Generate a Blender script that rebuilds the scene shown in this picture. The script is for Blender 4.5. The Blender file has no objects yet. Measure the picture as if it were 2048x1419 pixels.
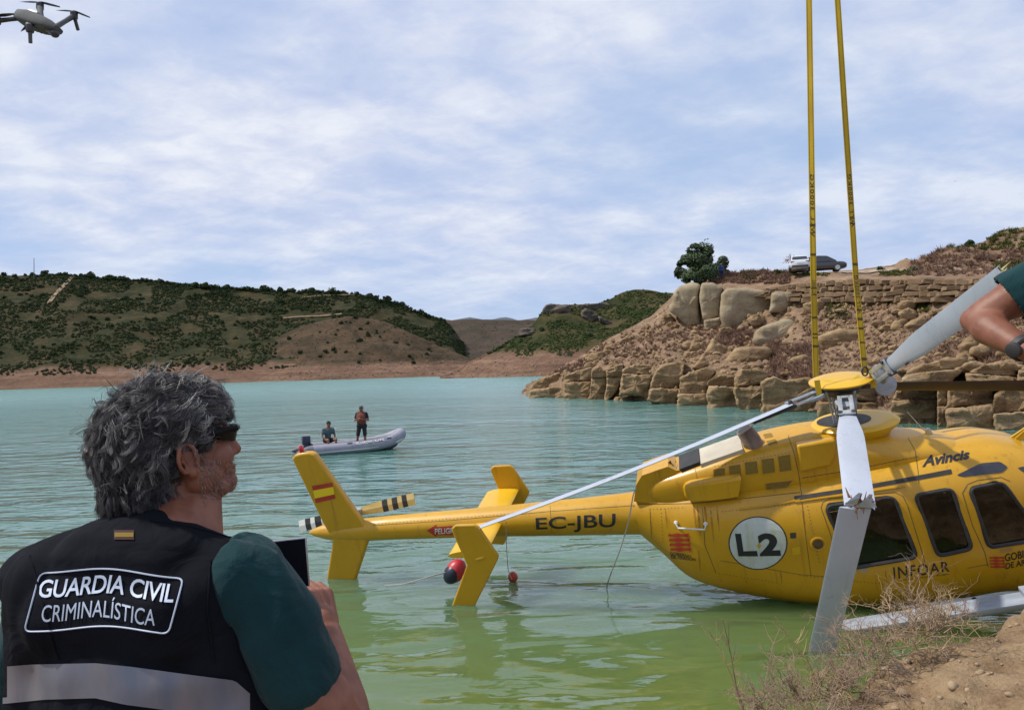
import bpy, bmesh, math, random
from math import sin, cos, pi, sqrt, radians as rad
from mathutils import Vector as V, Matrix as M, noise as NZ
from mathutils.bvhtree import BVHTree

S = bpy.context.scene
COL = S.collection
RND = random.Random(7)

# ---------------------------------------------------------------- camera
F, CX, CY, EYE = 1500.0, 1024.0, 709.5, 2.9
CAM = M.Translation((0, 0, EYE)) @ M.Rotation(rad(91.09), 4, 'X') @ M.Rotation(rad(-1.7), 4, 'Z')
cd = bpy.data.cameras.new('camera'); cam = bpy.data.objects.new('camera', cd); COL.objects.link(cam)
cam.matrix_world = CAM
cd.sensor_width = 36; cd.sensor_fit = 'HORIZONTAL'; cd.lens = F / 2048 * 36
cd.clip_start = 0.05; cd.clip_end = 20000
S.camera = cam

# ---------------------------------------------------------------- light
SUN_AZ, SUN_EL = rad(-88), rad(52)          # azimuth from +Y (away), negative to the left
sd = V((sin(SUN_AZ) * cos(SUN_EL), cos(SUN_AZ) * cos(SUN_EL), sin(SUN_EL)))
sl = bpy.data.lights.new('sun', 'SUN'); sl.energy = 4.2; sl.angle = rad(1.5); sl.color = (1.0, 0.94, 0.84)
so = bpy.data.objects.new('sun', sl); COL.objects.link(so)
so.rotation_euler = (-sd).to_track_quat('-Z', 'Y').to_euler(); so.location = (0, 0, 60)

W = bpy.data.worlds.new('World'); S.world = W; W.use_nodes = True
nt = W.node_tree; nt.nodes.clear()
def nd(t, kind, **kw):
    n = t.nodes.new(kind)
    for k, v in kw.items():
        if k.startswith('i_'):
            n.inputs[k[2:].replace('_', ' ')].default_value = v
        else:
            setattr(n, k, v)
    return n
def ramp(t, stops, fac):
    r = t.nodes.new('ShaderNodeValToRGB')
    e = r.color_ramp.elements
    while len(e) > 1: e.remove(e[-1])
    for i, (p, c) in enumerate(stops):
        el = e[0] if i == 0 else e.new(p)
        el.position = p
        el.color = (c, c, c, 1) if isinstance(c, (int, float)) else (c[0], c[1], c[2], 1)
    t.links.new(fac, r.inputs[0]); return r
def mth(t, op, a, b=None, clamp=False):
    n = t.nodes.new('ShaderNodeMath'); n.operation = op; n.use_clamp = clamp
    for i, v in enumerate((a, b)):
        if v is None: continue
        if isinstance(v, (int, float)): n.inputs[i].default_value = v
        else: t.links.new(v, n.inputs[i])
    return n.outputs[0]
def mixc(t, fac, a, b, kind='MIX'):
    n = t.nodes.new('ShaderNodeMix'); n.data_type = 'RGBA'; n.blend_type = kind
    for i, v in ((0, fac), (6, a), (7, b)):
        if isinstance(v, (int, float)): n.inputs[i].default_value = v
        elif isinstance(v, (tuple, list)): n.inputs[i].default_value = (v[0], v[1], v[2], 1)
        else: t.links.new(v, n.inputs[i])
    return n.outputs[2]
tc = nd(nt, 'ShaderNodeTexCoord')
sky = nd(nt, 'ShaderNodeTexSky', sky_type='NISHITA', sun_disc=False, sun_elevation=SUN_EL, sun_rotation=SUN_AZ,
         altitude=300, air_density=1.0, dust_density=1.2, ozone_density=2.0)
sx = nd(nt, 'ShaderNodeSeparateXYZ'); nt.links.new(tc.outputs['Generated'], sx.inputs[0])
zz = mth(nt, 'ADD', mth(nt, 'MAXIMUM', sx.outputs[2], 0.0), 0.22)
cx = nd(nt, 'ShaderNodeCombineXYZ')
nt.links.new(mth(nt, 'DIVIDE', sx.outputs[0], zz), cx.inputs[0])
nt.links.new(mth(nt, 'DIVIDE', sx.outputs[1], zz), cx.inputs[1])
mp = nd(nt, 'ShaderNodeMapping'); mp.inputs['Rotation'].default_value = (0, 0, rad(20)); mp.inputs['Scale'].default_value = (1.0, 1.25, 1)
mp.inputs['Location'].default_value = (3.1, 1.7, 0)
nt.links.new(cx.outputs[0], mp.inputs[0])
n1 = nd(nt, 'ShaderNodeTexNoise', i_Scale=0.85, i_Detail=8.0, i_Roughness=0.5, i_Distortion=0.2)
n2 = nd(nt, 'ShaderNodeTexNoise', i_Scale=2.1, i_Detail=9.0, i_Roughness=0.55, i_Distortion=0.1)
nt.links.new(mp.outputs[0], n1.inputs[0]); nt.links.new(mp.outputs[0], n2.inputs[0])
dens = mth(nt, 'ADD', mth(nt, 'MULTIPLY', n1.outputs[0], 0.66), mth(nt, 'MULTIPLY', n2.outputs[0], 0.34))
cov = ramp(nt, [(0.30, 0.15), (0.40, 0.45), (0.47, 0.80), (0.60, 1.0)], dens)
fade = ramp(nt, [(0.0, 0.65), (0.10, 0.70), (0.20, 0.97), (1.0, 1.0)], sx.outputs[2])
n3 = nd(nt, 'ShaderNodeTexNoise', i_Scale=8.5, i_Detail=8.0, i_Roughness=0.6, i_Distortion=0.3); nt.links.new(mp.outputs[0], n3.inputs[0])
rip = mth(nt, 'ADD', mth(nt, 'MULTIPLY', n2.outputs[0], 0.66), mth(nt, 'MULTIPLY', n3.outputs[0], 0.34))
ccol = ramp(nt, [(0.36, (5.7, 6.6, 9.1)), (0.45, (6.6, 7.35, 9.5)), (0.53, (7.8, 8.3, 9.8)), (0.61, (9.1, 9.5, 10.4))], rip)
skc = mixc(nt, 0.7, sky.outputs[0], (5.0, 7.0, 10.6))
mixsky = mixc(nt, mth(nt, 'MULTIPLY', cov.outputs[0], fade.outputs[0]), skc, ccol.outputs[0])
bg = nd(nt, 'ShaderNodeBackground', i_Strength=0.092); nt.links.new(mixsky, bg.inputs[0])
wo = nd(nt, 'ShaderNodeOutputWorld'); nt.links.new(bg.outputs[0], wo.inputs[0])

S.view_settings.view_transform = 'Standard'; S.view_settings.look = 'None'
S.view_settings.exposure = 0.0; S.view_settings.gamma = 1.0; S.view_settings.use_curve_mapping = False

# ---------------------------------------------------------------- helpers
CAMI = CAM.inverted()
def P(px, py, d):                       # the world point seen at a pixel, d metres along the view axis
    return CAM @ V(((px - CX) / F * d, -(py - CY) / F * d, -d))
def hor(px): return 738 - (px - CX) * 0.0297
def PZ(px, py, z):                      # the world point at a pixel on the level z
    o = CAM.translation; dr = (CAM.to_3x3() @ V(((px - CX) / F, -(py - CY) / F, -1)))
    return o + dr * ((z - o.z) / dr.z)
def PH(px, d, z):                       # column px, distance d, height z
    return P(px, hor(px) - (z - EYE) * F / d, d)
def lerp(a, b, t): return a + (b - a) * t
def interp(tab, x):                     # piecewise linear on a list of tuples
    if x <= tab[0][0]: return tab[0][1:]
    for a, b in zip(tab, tab[1:]):
        if x <= b[0]:
            t = (x - a[0]) / (b[0] - a[0]); return tuple(lerp(p, q, t) for p, q in zip(a[1:], b[1:]))
    return tab[-1][1:]
def smooth_tab(tab, x):                 # Catmull-Rom on a list of tuples
    n = len(tab)
    if x <= tab[0][0]: return tab[0][1:]
    if x >= tab[-1][0]: return tab[-1][1:]
    for i in range(n - 1):
        if x <= tab[i + 1][0]:
            a, b = tab[i], tab[i + 1]; h = b[0] - a[0]; t = (x - a[0]) / h
            out = []
            for k in range(1, len(a)):
                s = (b[k] - a[k]) / h
                def tan(j):
                    if j <= 0 or j >= n - 1: return s
                    s0 = (tab[j][k] - tab[j-1][k]) / (tab[j][0] - tab[j-1][0]); s1 = (tab[j+1][k] - tab[j][k]) / (tab[j+1][0] - tab[j][0])
                    return 0 if s0 * s1 <= 0 else 2 * s0 * s1 / (s0 + s1)
                m0, m1 = tan(i), tan(i + 1)
                out.append((2*t**3-3*t**2+1)*a[k] + (t**3-2*t**2+t)*h*m0 + (-2*t**3+3*t**2)*b[k] + (t**3-t**2)*h*m1)
            return tuple(out)

MATS = {}
def mat(name, c1, c2=None, scale=5.0, rough=0.6, metal=0.0, bump=0.0, bscale=None, detail=6.0, coat=0.0, stretch=(1, 1, 1),
        lo=0.35, hi=0.65, c3=None, spec=None, coords='Object', bdist=0.02, trans=0.0, sss=0.0):
    if name in MATS: return MATS[name]
    m = bpy.data.materials.new(name); m.use_nodes = True; t = m.node_tree
    b = t.nodes['Principled BSDF']
    b.inputs['Roughness'].default_value = rough; b.inputs['Metallic'].default_value = metal
    if spec is not None: b.inputs['Specular IOR Level'].default_value = spec
    if coat: b.inputs['Coat Weight'].default_value = coat; b.inputs['Coat Roughness'].default_value = 0.15
    if trans: b.inputs['Transmission Weight'].default_value = trans
    if sss: b.inputs['Subsurface Weight'].default_value = sss; b.inputs['Subsurface Radius'].default_value = (0.02, 0.006, 0.003)
    b.inputs['Base Color'].default_value = (*c1, 1)
    if c2 or bump:
        tcn = nd(t, 'ShaderNodeTexCoord'); mpn = nd(t, 'ShaderNodeMapping'); mpn.inputs['Scale'].default_value = stretch
        t.links.new(tcn.outputs[coords], mpn.inputs[0])
    if c2:
        n = nd(t, 'ShaderNodeTexNoise', i_Scale=scale, i_Detail=detail, i_Roughness=0.6); t.links.new(mpn.outputs[0], n.inputs[0])
        st = [(lo, c1), (hi, c2)]
        if c3: st = [(lo, c1), ((lo + hi) / 2, c2), (hi, c3)]
        r = ramp(t, st, n.outputs[0]); t.links.new(r.outputs[0], b.inputs['Base Color'])
    if bump:
        n = nd(t, 'ShaderNodeTexNoise', i_Scale=bscale or scale * 3, i_Detail=8.0, i_Roughness=0.65); t.links.new(mpn.outputs[0], n.inputs[0])
        bp = nd(t, 'ShaderNodeBump', i_Strength=bump, i_Distance=bdist); t.links.new(n.outputs[0], bp.inputs['Height']); t.links.new(bp.outputs[0], b.inputs['Normal'])
    MATS[name] = m; return m

WM = {}
def tag(o, label=None, cat=None, group=None, kind=None):
    if label: o['label'] = label
    if cat: o['category'] = cat
    if group: o['group'] = group
    if kind: o['kind'] = kind
    return o
def empty(name, loc=(0, 0, 0), mw=None, label=None, cat=None, group=None):
    o = bpy.data.objects.new(name, None); COL.objects.link(o); o.empty_display_size = 0.2
    m = mw if mw is not None else M.Translation(loc)
    o.matrix_world = m; WM[o.name] = m
    return tag(o, label, cat, group)
def link(name, me, mt, parent=None, local=False, smooth=True, sharp=None, world=None):
    o = bpy.data.objects.new(name, me); COL.objects.link(o)
    for x in (mt if isinstance(mt, (list, tuple)) else [mt]): me.materials.append(x)
    if smooth:
        me.polygons.foreach_set('use_smooth', [True] * len(me.polygons))
        if sharp: me.set_sharp_from_angle(angle=rad(sharp))
    if parent is not None:
        o.parent = parent
        pm = WM[parent.name]
        if local: o.matrix_basis = M(); WM[o.name] = pm
        else: o.matrix_parent_inverse = pm.inverted(); WM[o.name] = M()
    else:
        WM[o.name] = M()
    return o
def mk(name, vs, fs, mt, parent=None, local=False, smooth=True, sharp=None, mi=None, recenter=None):
    me = bpy.data.meshes.new(name)
    off = None
    if parent is None and recenter is not False and vs:
        xs = [v[0] for v in vs]; ys = [v[1] for v in vs]; zs = [v[2] for v in vs]
        off = V(((min(xs) + max(xs)) / 2, (min(ys) + max(ys)) / 2, min(zs)))
        vs = [(v[0] - off.x, v[1] - off.y, v[2] - off.z) for v in vs]
    me.from_pydata([tuple(v) for v in vs], [], fs)
    if mi: me.polygons.foreach_set('material_index', mi)
    me.validate(); me.update()
    o = link(name, me, mt, parent, local, smooth, sharp)
    if off is not None: o.location = off; WM[o.name] = M.Translation(off)
    return o

class B:                                # collects shapes of ONE part
    def __init__(s): s.v = []; s.f = []; s.m = []
    def add(s, vs, fs, mi=0):
        k = len(s.v); s.v += [V(v) for v in vs]; s.f += [tuple(i + k for i in f) for f in fs]; s.m += [mi] * len(fs); return s
    def box(s, c, h, R=None, mi=0, bev=0.0):
        R = R or M.Identity(3); c = V(c)
        if bev <= 0:
            vs = [c + R @ V((x * h[0], y * h[1], z * h[2])) for x in (-1, 1) for y in (-1, 1) for z in (-1, 1)]
            return s.add(vs, [(0, 1, 3, 2), (4, 6, 7, 5), (0, 4, 5, 1), (2, 3, 7, 6), (0, 2, 6, 4), (1, 5, 7, 3)], mi)
        bm = bmesh.new(); bmesh.ops.create_cube(bm, size=2)
        for v in bm.verts: v.co = V((v.co.x * h[0], v.co.y * h[1], v.co.z * h[2]))
        bmesh.ops.bevel(bm, geom=list(bm.edges), offset=bev, segments=2, affect='EDGES', profile=0.6)
        bm.verts.ensure_lookup_table(); bm.verts.index_update()
        s.add([c + R @ v.co for v in bm.verts], [tuple(v.index for v in f.verts) for f in bm.faces], mi); bm.free(); return s
    def tube(s, pts, r, n=8, cap=True, mi=0, flat=None, up=None):
        pts = [V(p) for p in pts]; k = len(pts)
        rs = r if isinstance(r, (list, tuple)) else [r] * k
        vs = []; fs = []; ref = V(up) if up is not None else None
        for i, p in enumerate(pts):
            t = (pts[min(i + 1, k - 1)] - pts[max(i - 1, 0)])
            t = t.normalized() if t.length > 1e-9 else V((0, 0, 1))
            if ref is None: ref = V((0, 0, 1)) if abs(t.z) < 0.9 else V((1, 0, 0))
            a = (ref - t * ref.dot(t))
            a = a.normalized() if a.length > 1e-6 else t.orthogonal().normalized()
            b = t.cross(a)
            if up is None: ref = a
            ra = rs[i]; rb = ra
            if flat is not None: rb = ra * flat
            if isinstance(ra, tuple): ra, rb = ra
            for j in range(n):
                q = 2 * pi * j / n + pi / n; vs.append(p + a * (cos(q) * ra) + b * (sin(q) * rb))
        for i in range(k - 1):
            for j in range(n):
                fs.append((i*n+j, i*n+(j+1) % n, (i+1)*n+(j+1) % n, (i+1)*n+j))
        if cap: fs.append(tuple(range(n))[::-1]); fs.append(tuple((k-1)*n+j for j in range(n)))
        return s.add(vs, fs, mi)
    def lathe(s, c, prof, R=None, n=24, mi=0, sy=1.0):   # prof = (radius, height)
        R = R or M.Identity(3); c = V(c); vs = []; fs = []
        for r, z in prof:
            for j in range(n):
                q = 2 * pi * j / n; vs.append(c + R @ V((cos(q) * r, sin(q) * r * sy, z)))
        for i in range(len(prof) - 1):
            for j in range(n): fs.append((i*n+j, i*n+(j+1) % n, (i+1)*n+(j+1) % n, (i+1)*n+j))
        fs.append(tuple(range(n))[::-1]); fs.append(tuple((len(prof)-1)*n+j for j in range(n)))
        return s.add(vs, fs, mi)
    def ell(s, c, r, R=None, n=14, k=10, mi=0):
        R = R or M.Identity(3); c = V(c); vs = [c + R @ V((0, 0, -r[2]))]; fs = []
        for i in range(1, k):
            a = -pi/2 + pi * i / k
            for j in range(n):
                q = 2*pi*j/n; vs.append(c + R @ V((cos(q)*cos(a)*r[0], sin(q)*cos(a)*r[1], sin(a)*r[2])))
        vs.append(c + R @ V((0, 0, r[2]))); e = len(vs) - 1
        for j in range(n): fs.append((0, 1+(j+1) % n, 1+j)); fs.append((e, e-n+j, e-n+(j+1) % n))
        for i in range(k-2):
            for j in range(n): fs.append((1+i*n+j, 1+i*n+(j+1) % n, 1+(i+1)*n+(j+1) % n, 1+(i+1)*n+j))
        return s.add(vs, fs, mi)
    def cap(s, p0, r0, p1, r1, n=14, mi=0):      # tapered capsule
        p0, p1 = V(p0), V(p1); d = p1 - p0; L = d.length or 1e-6; t = d / L
        pts = []; rs = []
        for i in range(6):
            a = -pi/2 + (pi/2) * i / 5; pts.append(p0 + t * (sin(a) * r0)); rs.append(max(cos(a) * r0, r0 * 0.02))
        for i in range(6):
            a = (pi/2) * i / 5; pts.append(p1 + t * (sin(a) * r1)); rs.append(max(cos(a) * r1, r1 * 0.02))
        return s.tube(pts, rs, n, True, mi)
    def prism(s, poly, off, mi=0):       # poly of 3D points extruded by off
        poly = [V(p) for p in poly]; off = V(off); n = len(poly)
        return s.add(poly + [p + off for p in poly],
                     [tuple(range(n))[::-1], tuple(range(n, 2*n))] + [(i, (i+1) % n, n+(i+1) % n, n+i) for i in range(n)], mi)
    def build(s, name, mt, parent=None, local=False, smooth=True, sharp=40, recenter=None):
        return mk(name, s.v, s.f, mt, parent, local, smooth, sharp, s.m if isinstance(mt, (list, tuple)) else None, recenter)
TMP = bpy.data.scenes.new('workbench')      # scratch scene for modifiers, so the growing scene is not re-evaluated
def tmp_depsgraph():
    vl = TMP.view_layers[0]; vl.update(); return vl.depsgraph
def evaluated(vs, fs, mods):
    me = bpy.data.meshes.new('tmp'); me.from_pydata([tuple(v) for v in vs], [], fs); me.update()
    o = bpy.data.objects.new('tmp', me); TMP.collection.objects.link(o)
    for f in mods: f(o)
    dg = tmp_depsgraph()
    out = bpy.data.meshes.new_from_object(o.evaluated_get(dg)); bpy.data.objects.remove(o); bpy.data.meshes.remove(me); return out
def fused(b, voxel, it=4, fac=0.5):      # one continuous skin round overlapping shapes
    def f(o):
        m = o.modifiers.new('r', 'REMESH'); m.mode = 'VOXEL'; m.voxel_size = voxel
        if it: s = o.modifiers.new('s', 'SMOOTH'); s.iterations = it; s.factor = fac
    return evaluated(b.v, b.f, [f])
def mesh_data(me): return [v.co.copy() for v in me.vertices], [tuple(p.vertices) for p in me.polygons]
def copy_tree(o, parent=None):
    c = o.copy(); COL.objects.link(c); c.parent = parent
    for ch in list(o.children): copy_tree(ch, c)
    return c
def text_polys(body, bold=0.0, shear=0.0, space=1.0):
    cu = bpy.data.curves.new('t', 'FONT'); cu.body = body; cu.offset = bold; cu.shear = shear; cu.space_character = space; cu.resolution_u = 4
    o = bpy.data.objects.new('t', cu); TMP.collection.objects.link(o); dg = tmp_depsgraph()
    me = bpy.data.meshes.new_from_object(o.evaluated_get(dg)); vs, fs = mesh_data(me)
    bpy.data.objects.remove(o); bpy.data.curves.remove(cu); bpy.data.meshes.remove(me)
    x0 = min(v.x for v in vs); x1 = max(v.x for v in vs); y0 = min(v.y for v in vs); y1 = max(v.y for v in vs)
    return [V(((v.x-x0)/(x1-x0), (v.y-y0)/(y1-y0), 0)) for v in vs], fs
def sliced(vs, fs, nx, ny):
    bm = bmesh.new(); bv = [bm.verts.new(v) for v in vs]
    for f in fs:
        try: bm.faces.new([bv[i] for i in f])
        except ValueError: pass
    for ax, n in ((0, nx), (1, ny)):
        for i in range(1, n):
            co = V((0, 0, 0)); co[ax] = i / n; no = V((0, 0, 0)); no[ax] = 1
            bmesh.ops.bisect_plane(bm, geom=list(bm.verts) + list(bm.edges) + list(bm.faces), plane_co=co, plane_no=no, dist=1e-6)
    bm.verts.index_update(); out = [v.co.copy() for v in bm.verts], [tuple(v.index for v in f.verts) for f in bm.faces]
    bm.free(); return out
def bilin(q, u, v):                     # q: bottom-left, bottom-right, top-right, top-left pixels
    a = lerp(V(q[0]), V(q[1]), u); b = lerp(V(q[3]), V(q[2]), u); return lerp(a, b, v)
def fbm(p, o=4): return NZ.fractal(V(p), 1.0, 2.0, o, noise_basis='PERLIN_ORIGINAL')
# ================================================================ setting
def zmix(name, low, high, c_lo, c_hi, z0, z1, nscale):
    """earth material: bare shoreline colours below z0, scrubby hillside above z1 (world height)"""
    m = bpy.data.materials.new(name); m.use_nodes = True; t = m.node_tree; b = t.nodes['Principled BSDF']
    b.inputs['Roughness'].default_value = 0.95; b.inputs['Specular IOR Level'].default_value = 0.1
    g = nd(t, 'ShaderNodeNewGeometry'); s = nd(t, 'ShaderNodeSeparateXYZ'); t.links.new(g.outputs['Position'], s.inputs[0])
    n = nd(t, 'ShaderNodeTexNoise', i_Scale=nscale, i_Detail=9.0, i_Roughness=0.62); t.links.new(g.outputs['Position'], n.inputs[0])
    nb = nd(t, 'ShaderNodeTexNoise', i_Scale=nscale * 7, i_Detail=6.0, i_Roughness=0.7); t.links.new(g.outputs['Position'], nb.inputs[0])
    mpn = nd(t, 'ShaderNodeMapping'); mpn.inputs['Scale'].default_value = (0.15, 0.15, 3.0); t.links.new(g.outputs['Position'], mpn.inputs[0])
    ns = nd(t, 'ShaderNodeTexNoise', i_Scale=nscale * 4, i_Detail=5.0); t.links.new(mpn.outputs[0], ns.inputs[0])
    lowc = ramp(t, [(0.3, low[0]), (0.5, low[1]), (0.68, low[2])], mth(t, 'ADD', mth(t, 'MULTIPLY', ns.outputs[0], 0.5), mth(t, 'MULTIPLY', nb.outputs[0], 0.5)))
    hic = ramp(t, [(0.36, high[0]), (0.46, high[1]), (0.54, high[2]), (0.66, high[3])], mth(t, 'ADD', mth(t, 'MULTIPLY', n.outputs[0], 0.62), mth(t, 'MULTIPLY', nb.outputs[0], 0.38)))
    f = mth(t, 'DIVIDE', mth(t, 'SUBTRACT', mth(t, 'ADD', s.outputs[2], mth(t, 'MULTIPLY', mth(t, 'SUBTRACT', n.outputs[0], 0.5), (z1 - z0) * 2.5)), z0), z1 - z0, True)
    t.links.new(mixc(t, f, lowc.outputs[0], hic.outputs[0]), b.inputs['Base Color'])
    bp = nd(t, 'ShaderNodeBump', i_Strength=0.7, i_Distance=c_lo); t.links.new(nb.outputs[0], bp.inputs['Height']); t.links.new(bp.outputs[0], b.inputs['Normal'])
    return m
EARTH_LOW = [(0.085, 0.05, 0.035), (0.155, 0.092, 0.062), (0.24, 0.155, 0.105)]
M_hillA = zmix('hill_scrub', EARTH_LOW, [(0.014, 0.021, 0.008), (0.026, 0.029, 0.011), (0.046, 0.038, 0.017), (0.085, 0.058, 0.029)], 0.9, 0, 9.0, 13.0, 0.045)
M_hillB = zmix('hill_brown', EARTH_LOW, [(0.03, 0.027, 0.014), (0.052, 0.037, 0.022), (0.075, 0.05, 0.03), (0.10, 0.067, 0.04)], 0.9, 0, 7.0, 10.0, 0.06)
M_hillD = zmix('hill_green', EARTH_LOW, [(0.017, 0.025, 0.009), (0.032, 0.035, 0.013), (0.062, 0.05, 0.022), (0.10, 0.072, 0.035)], 0.6, 0, 8.5, 11.0, 0.07)

# ---- water: turbid turquoise, olive where it shoals towards the near bank
def water_mat():
    m = bpy.data.materials.new('lake_water'); m.use_nodes = True; t = m.node_tree; b = t.nodes['Principled BSDF']
    g = nd(t, 'ShaderNodeNewGeometry'); s = nd(t, 'ShaderNodeSeparateXYZ'); t.links.new(g.outputs['Position'], s.inputs[0])
    nw = nd(t, 'ShaderNodeTexNoise', i_Scale=0.16, i_Detail=3.0); t.links.new(g.outputs['Position'], nw.inputs[0])
    # distance from the near shore (the bank runs roughly along x)
    ds = mth(t, 'ADD', mth(t, 'SUBTRACT', s.outputs[1], mth(t, 'MULTIPLY', s.outputs[0], 0.35)), mth(t, 'MULTIPLY', mth(t, 'SUBTRACT', nw.outputs[0], 0.5), 5.0))
    cr = ramp(t, [(0.0, (0.098, 0.116, 0.018)), (0.15, (0.092, 0.135, 0.036)), (0.30, (0.072, 0.146, 0.088)), (0.55, (0.070, 0.170, 0.142)), (1.0, (0.088, 0.21, 0.185))], mth(t, 'DIVIDE', ds, 40.0, True))
    t.links.new(cr.outputs[0], b.inputs['Base Color'])
    b.subsurface_method = 'BURLEY'; b.inputs['Subsurface Weight'].default_value = 1.0; b.inputs['Subsurface Radius'].default_value = (0.8, 1.0, 0.8); b.inputs['Subsurface Scale'].default_value = 1.3   # milky water
    b.inputs['IOR'].default_value = 1.5
    t.links.new(ramp(t, [(0.0, 0.025), (0.25, 0.10), (1.0, 0.30)], mth(t, 'DIVIDE', s.outputs[1], 160.0, True)).outputs[0], b.inputs['Roughness'])   # far ripples are too small to resolve
    def wave(scale, st, det, rot=0.0, dist=0.0):
        mpn = nd(t, 'ShaderNodeMapping'); mpn.inputs['Scale'].default_value = st; mpn.inputs['Rotation'].default_value = (0, 0, rad(rot)); t.links.new(g.outputs['Position'], mpn.inputs[0])
        n = nd(t, 'ShaderNodeTexNoise', i_Scale=scale, i_Detail=det, i_Roughness=0.5, i_Distortion=dist); t.links.new(mpn.outputs[0], n.inputs[0]); return n.outputs[0]
    w1 = wave(1.15, (0.42, 1.0, 1), 2.0, 6, 0.6)      # wind ripples, crests across the view
    w2 = wave(3.6, (0.5, 1.0, 1), 3.0, -9, 0.4)
    w3 = wave(0.42, (0.7, 1.0, 1), 1.0, 14)
    w4 = wave(11.0, (0.6, 1.0, 1), 2.0, 0)
    gust = ramp(t, [(0.38, 0.35), (0.6, 1.0)], wave(0.055, (0.45, 1.0, 1), 3.0, 8))
    calm = ramp(t, [(0.10, 0.30), (0.42, 1.0)], mth(t, 'DIVIDE', ds, 40.0, True))   # lee of the bank and helicopter
    amp = mth(t, 'MULTIPLY', gust.outputs[0], calm.outputs[0])
    h = mth(t, 'ADD', mth(t, 'MULTIPLY', w1, 0.20), mth(t, 'MULTIPLY', mth(t, 'MULTIPLY', w2, 0.10), amp))
    h = mth(t, 'ADD', h, mth(t, 'MULTIPLY', w3, 0.16))
    h = mth(t, 'ADD', h, mth(t, 'MULTIPLY', mth(t, 'MULTIPLY', w4, 0.004), amp))
    bp = nd(t, 'ShaderNodeBump', i_Strength=1.0, i_Distance=1.0); t.links.new(mth(t, 'MULTIPLY', h, mth(t, 'ADD', mth(t, 'MULTIPLY', amp, 0.7), 0.42)), bp.inputs['Height']); t.links.new(bp.outputs[0], b.inputs['Normal'])
    return m
mk('lake_water', [(-4000, -60, 0), (4000, -60, 0), (4000, 6000, 0), (-4000, 6000, 0)], [(0, 1, 2, 3)], water_mat(), smooth=False, recenter=False)['kind'] = 'structure'

# ---- hills, built as strips from shore to ridge with their true distances
def strip(name, cols, px0, px1, nc, rows, nr, mt, amp, fs, rowf=None, back=80):
    """cols: (px, d_shore, d_ridge, ridge_y); the face is noisy and gullied"""
    vs = []; fsx = []
    for i in range(nc + 1):
        px = lerp(px0, px1, i / nc)
        d0, d1, ry = smooth_tab(cols, px)
        zr = EYE + (hor(px) - ry) / F * d1
        for j in range(nr + 3):
            if j <= nr:
                t = j / nr; d = lerp(d0, d1, t)
                z = zr * (rows(t)) - 1.2 * (1 - t) ** 6
                p = PH(px, d, z)
                k = min(1, t * 6) * (0.35 if t > 0.97 else 1)
                q = V((p.x, p.y, 0)) * fs
                p.z += k * amp * (fbm(q, 5) + 0.7 * abs(NZ.noise(q * 0.6 + V((9, 3, 1)))) * -1 + 0.35 * NZ.noise(q * 6))
            else:
                p = PH(px, d1 + back * (j - nr), zr - 6 * (j - nr) ** 2 * (zr / 40)); 
            vs.append(p)
    R = nr + 3
    for i in range(nc):
        for j in range(R - 1): fsx.append((i*R+j, (i+1)*R+j, (i+1)*R+j+1, i*R+j+1))
    o = mk(name, vs, fsx, mt, recenter=False); o['kind'] = 'structure'; return o
def row_hill(t): return max(0, 0.10 * min(1, t / 0.1) + 0.90 * (t ** 1.15) if t > 0.0 else 0)
colsA = [(-700, 330, 560, 560), (-300, 360, 600, 540), (0, 400, 640, 545), (60, 403, 645, 547), (130, 405, 650, 548), (200, 410, 660, 556), (300, 415, 660, 560), (420, 425, 665, 574), (520, 430, 670, 578), (600, 435, 675, 582), (680, 440, 680, 584), (740, 445, 685, 592), (800, 450, 690, 608), (850, 455, 690, 626), (892, 460, 690, 642), (930, 465, 690, 690), (960, 468, 690, 735)]
hillA = strip('far_hillside', colsA, -700, 960, 260, row_hill, 60, M_hillA, 5.5, 0.02)
colsB = [(440, 432, 470, 752), (500, 430, 500, 715), (560, 428, 520, 672), (640, 425, 535, 640), (700, 425, 540, 632), (760, 425, 535, 640), (820, 428, 525, 666), (880, 432, 515, 692), (930, 436, 500, 712), (985, 440, 480, 738), (1010, 442, 470, 750)]
hillB = strip('brown_spur', colsB, 440, 1010, 120, row_hill, 40, M_hillB, 3.0, 0.035, back=30)
colsC = [(780, 560, 820, 655), (850, 560, 830, 642), (900, 560, 840, 640), (960, 560, 850, 638), (1020, 560, 860, 640), (1100, 560, 880, 640), (1250, 560, 900, 640)]
M_hillC = zmix('hill_dusky', EARTH_LOW, [(0.03, 0.03, 0.02), (0.052, 0.042, 0.03), (0.062, 0.046, 0.034), (0.085, 0.062, 0.045)], 0.9, 0, 3.5, 6.0, 0.05)
hillC = strip('distant_hillside', colsC, 780, 1250, 90, row_hill, 36, M_hillC, 4.0, 0.02)
colsD = [(880, 300, 306, 749), (905, 298, 308, 743), (940, 294, 312, 722), (980, 290, 318, 700), (1030, 285, 326, 672), (1065, 282, 332, 650), (1085, 280, 338, 622), (1100, 278, 340, 612), (1150, 275, 345, 608), (1190, 272, 350, 606), (1220, 268, 352, 597), (1250, 265, 355, 582), (1280, 262, 355, 578), (1340, 255, 350, 584), (1420, 245, 340, 580), (1700, 220, 330, 570)]
hillD = strip('green_headland', colsD, 880, 1700, 150, row_hill, 50, M_hillD, 2.2, 0.045)
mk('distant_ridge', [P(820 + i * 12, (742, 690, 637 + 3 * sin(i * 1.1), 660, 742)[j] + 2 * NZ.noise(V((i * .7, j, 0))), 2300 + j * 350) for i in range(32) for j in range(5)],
   [(5*i+j, 5*i+5+j, 5*i+6+j, 5*i+1+j) for i in range(31) for j in range(4)], mat('distant_ridge', (0.05, 0.06, 0.08), (0.07, 0.08, 0.10), 0.01), recenter=False)['kind'] = 'structure'  # blue of the far air painted into the ridge colour; no haze volume
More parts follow.
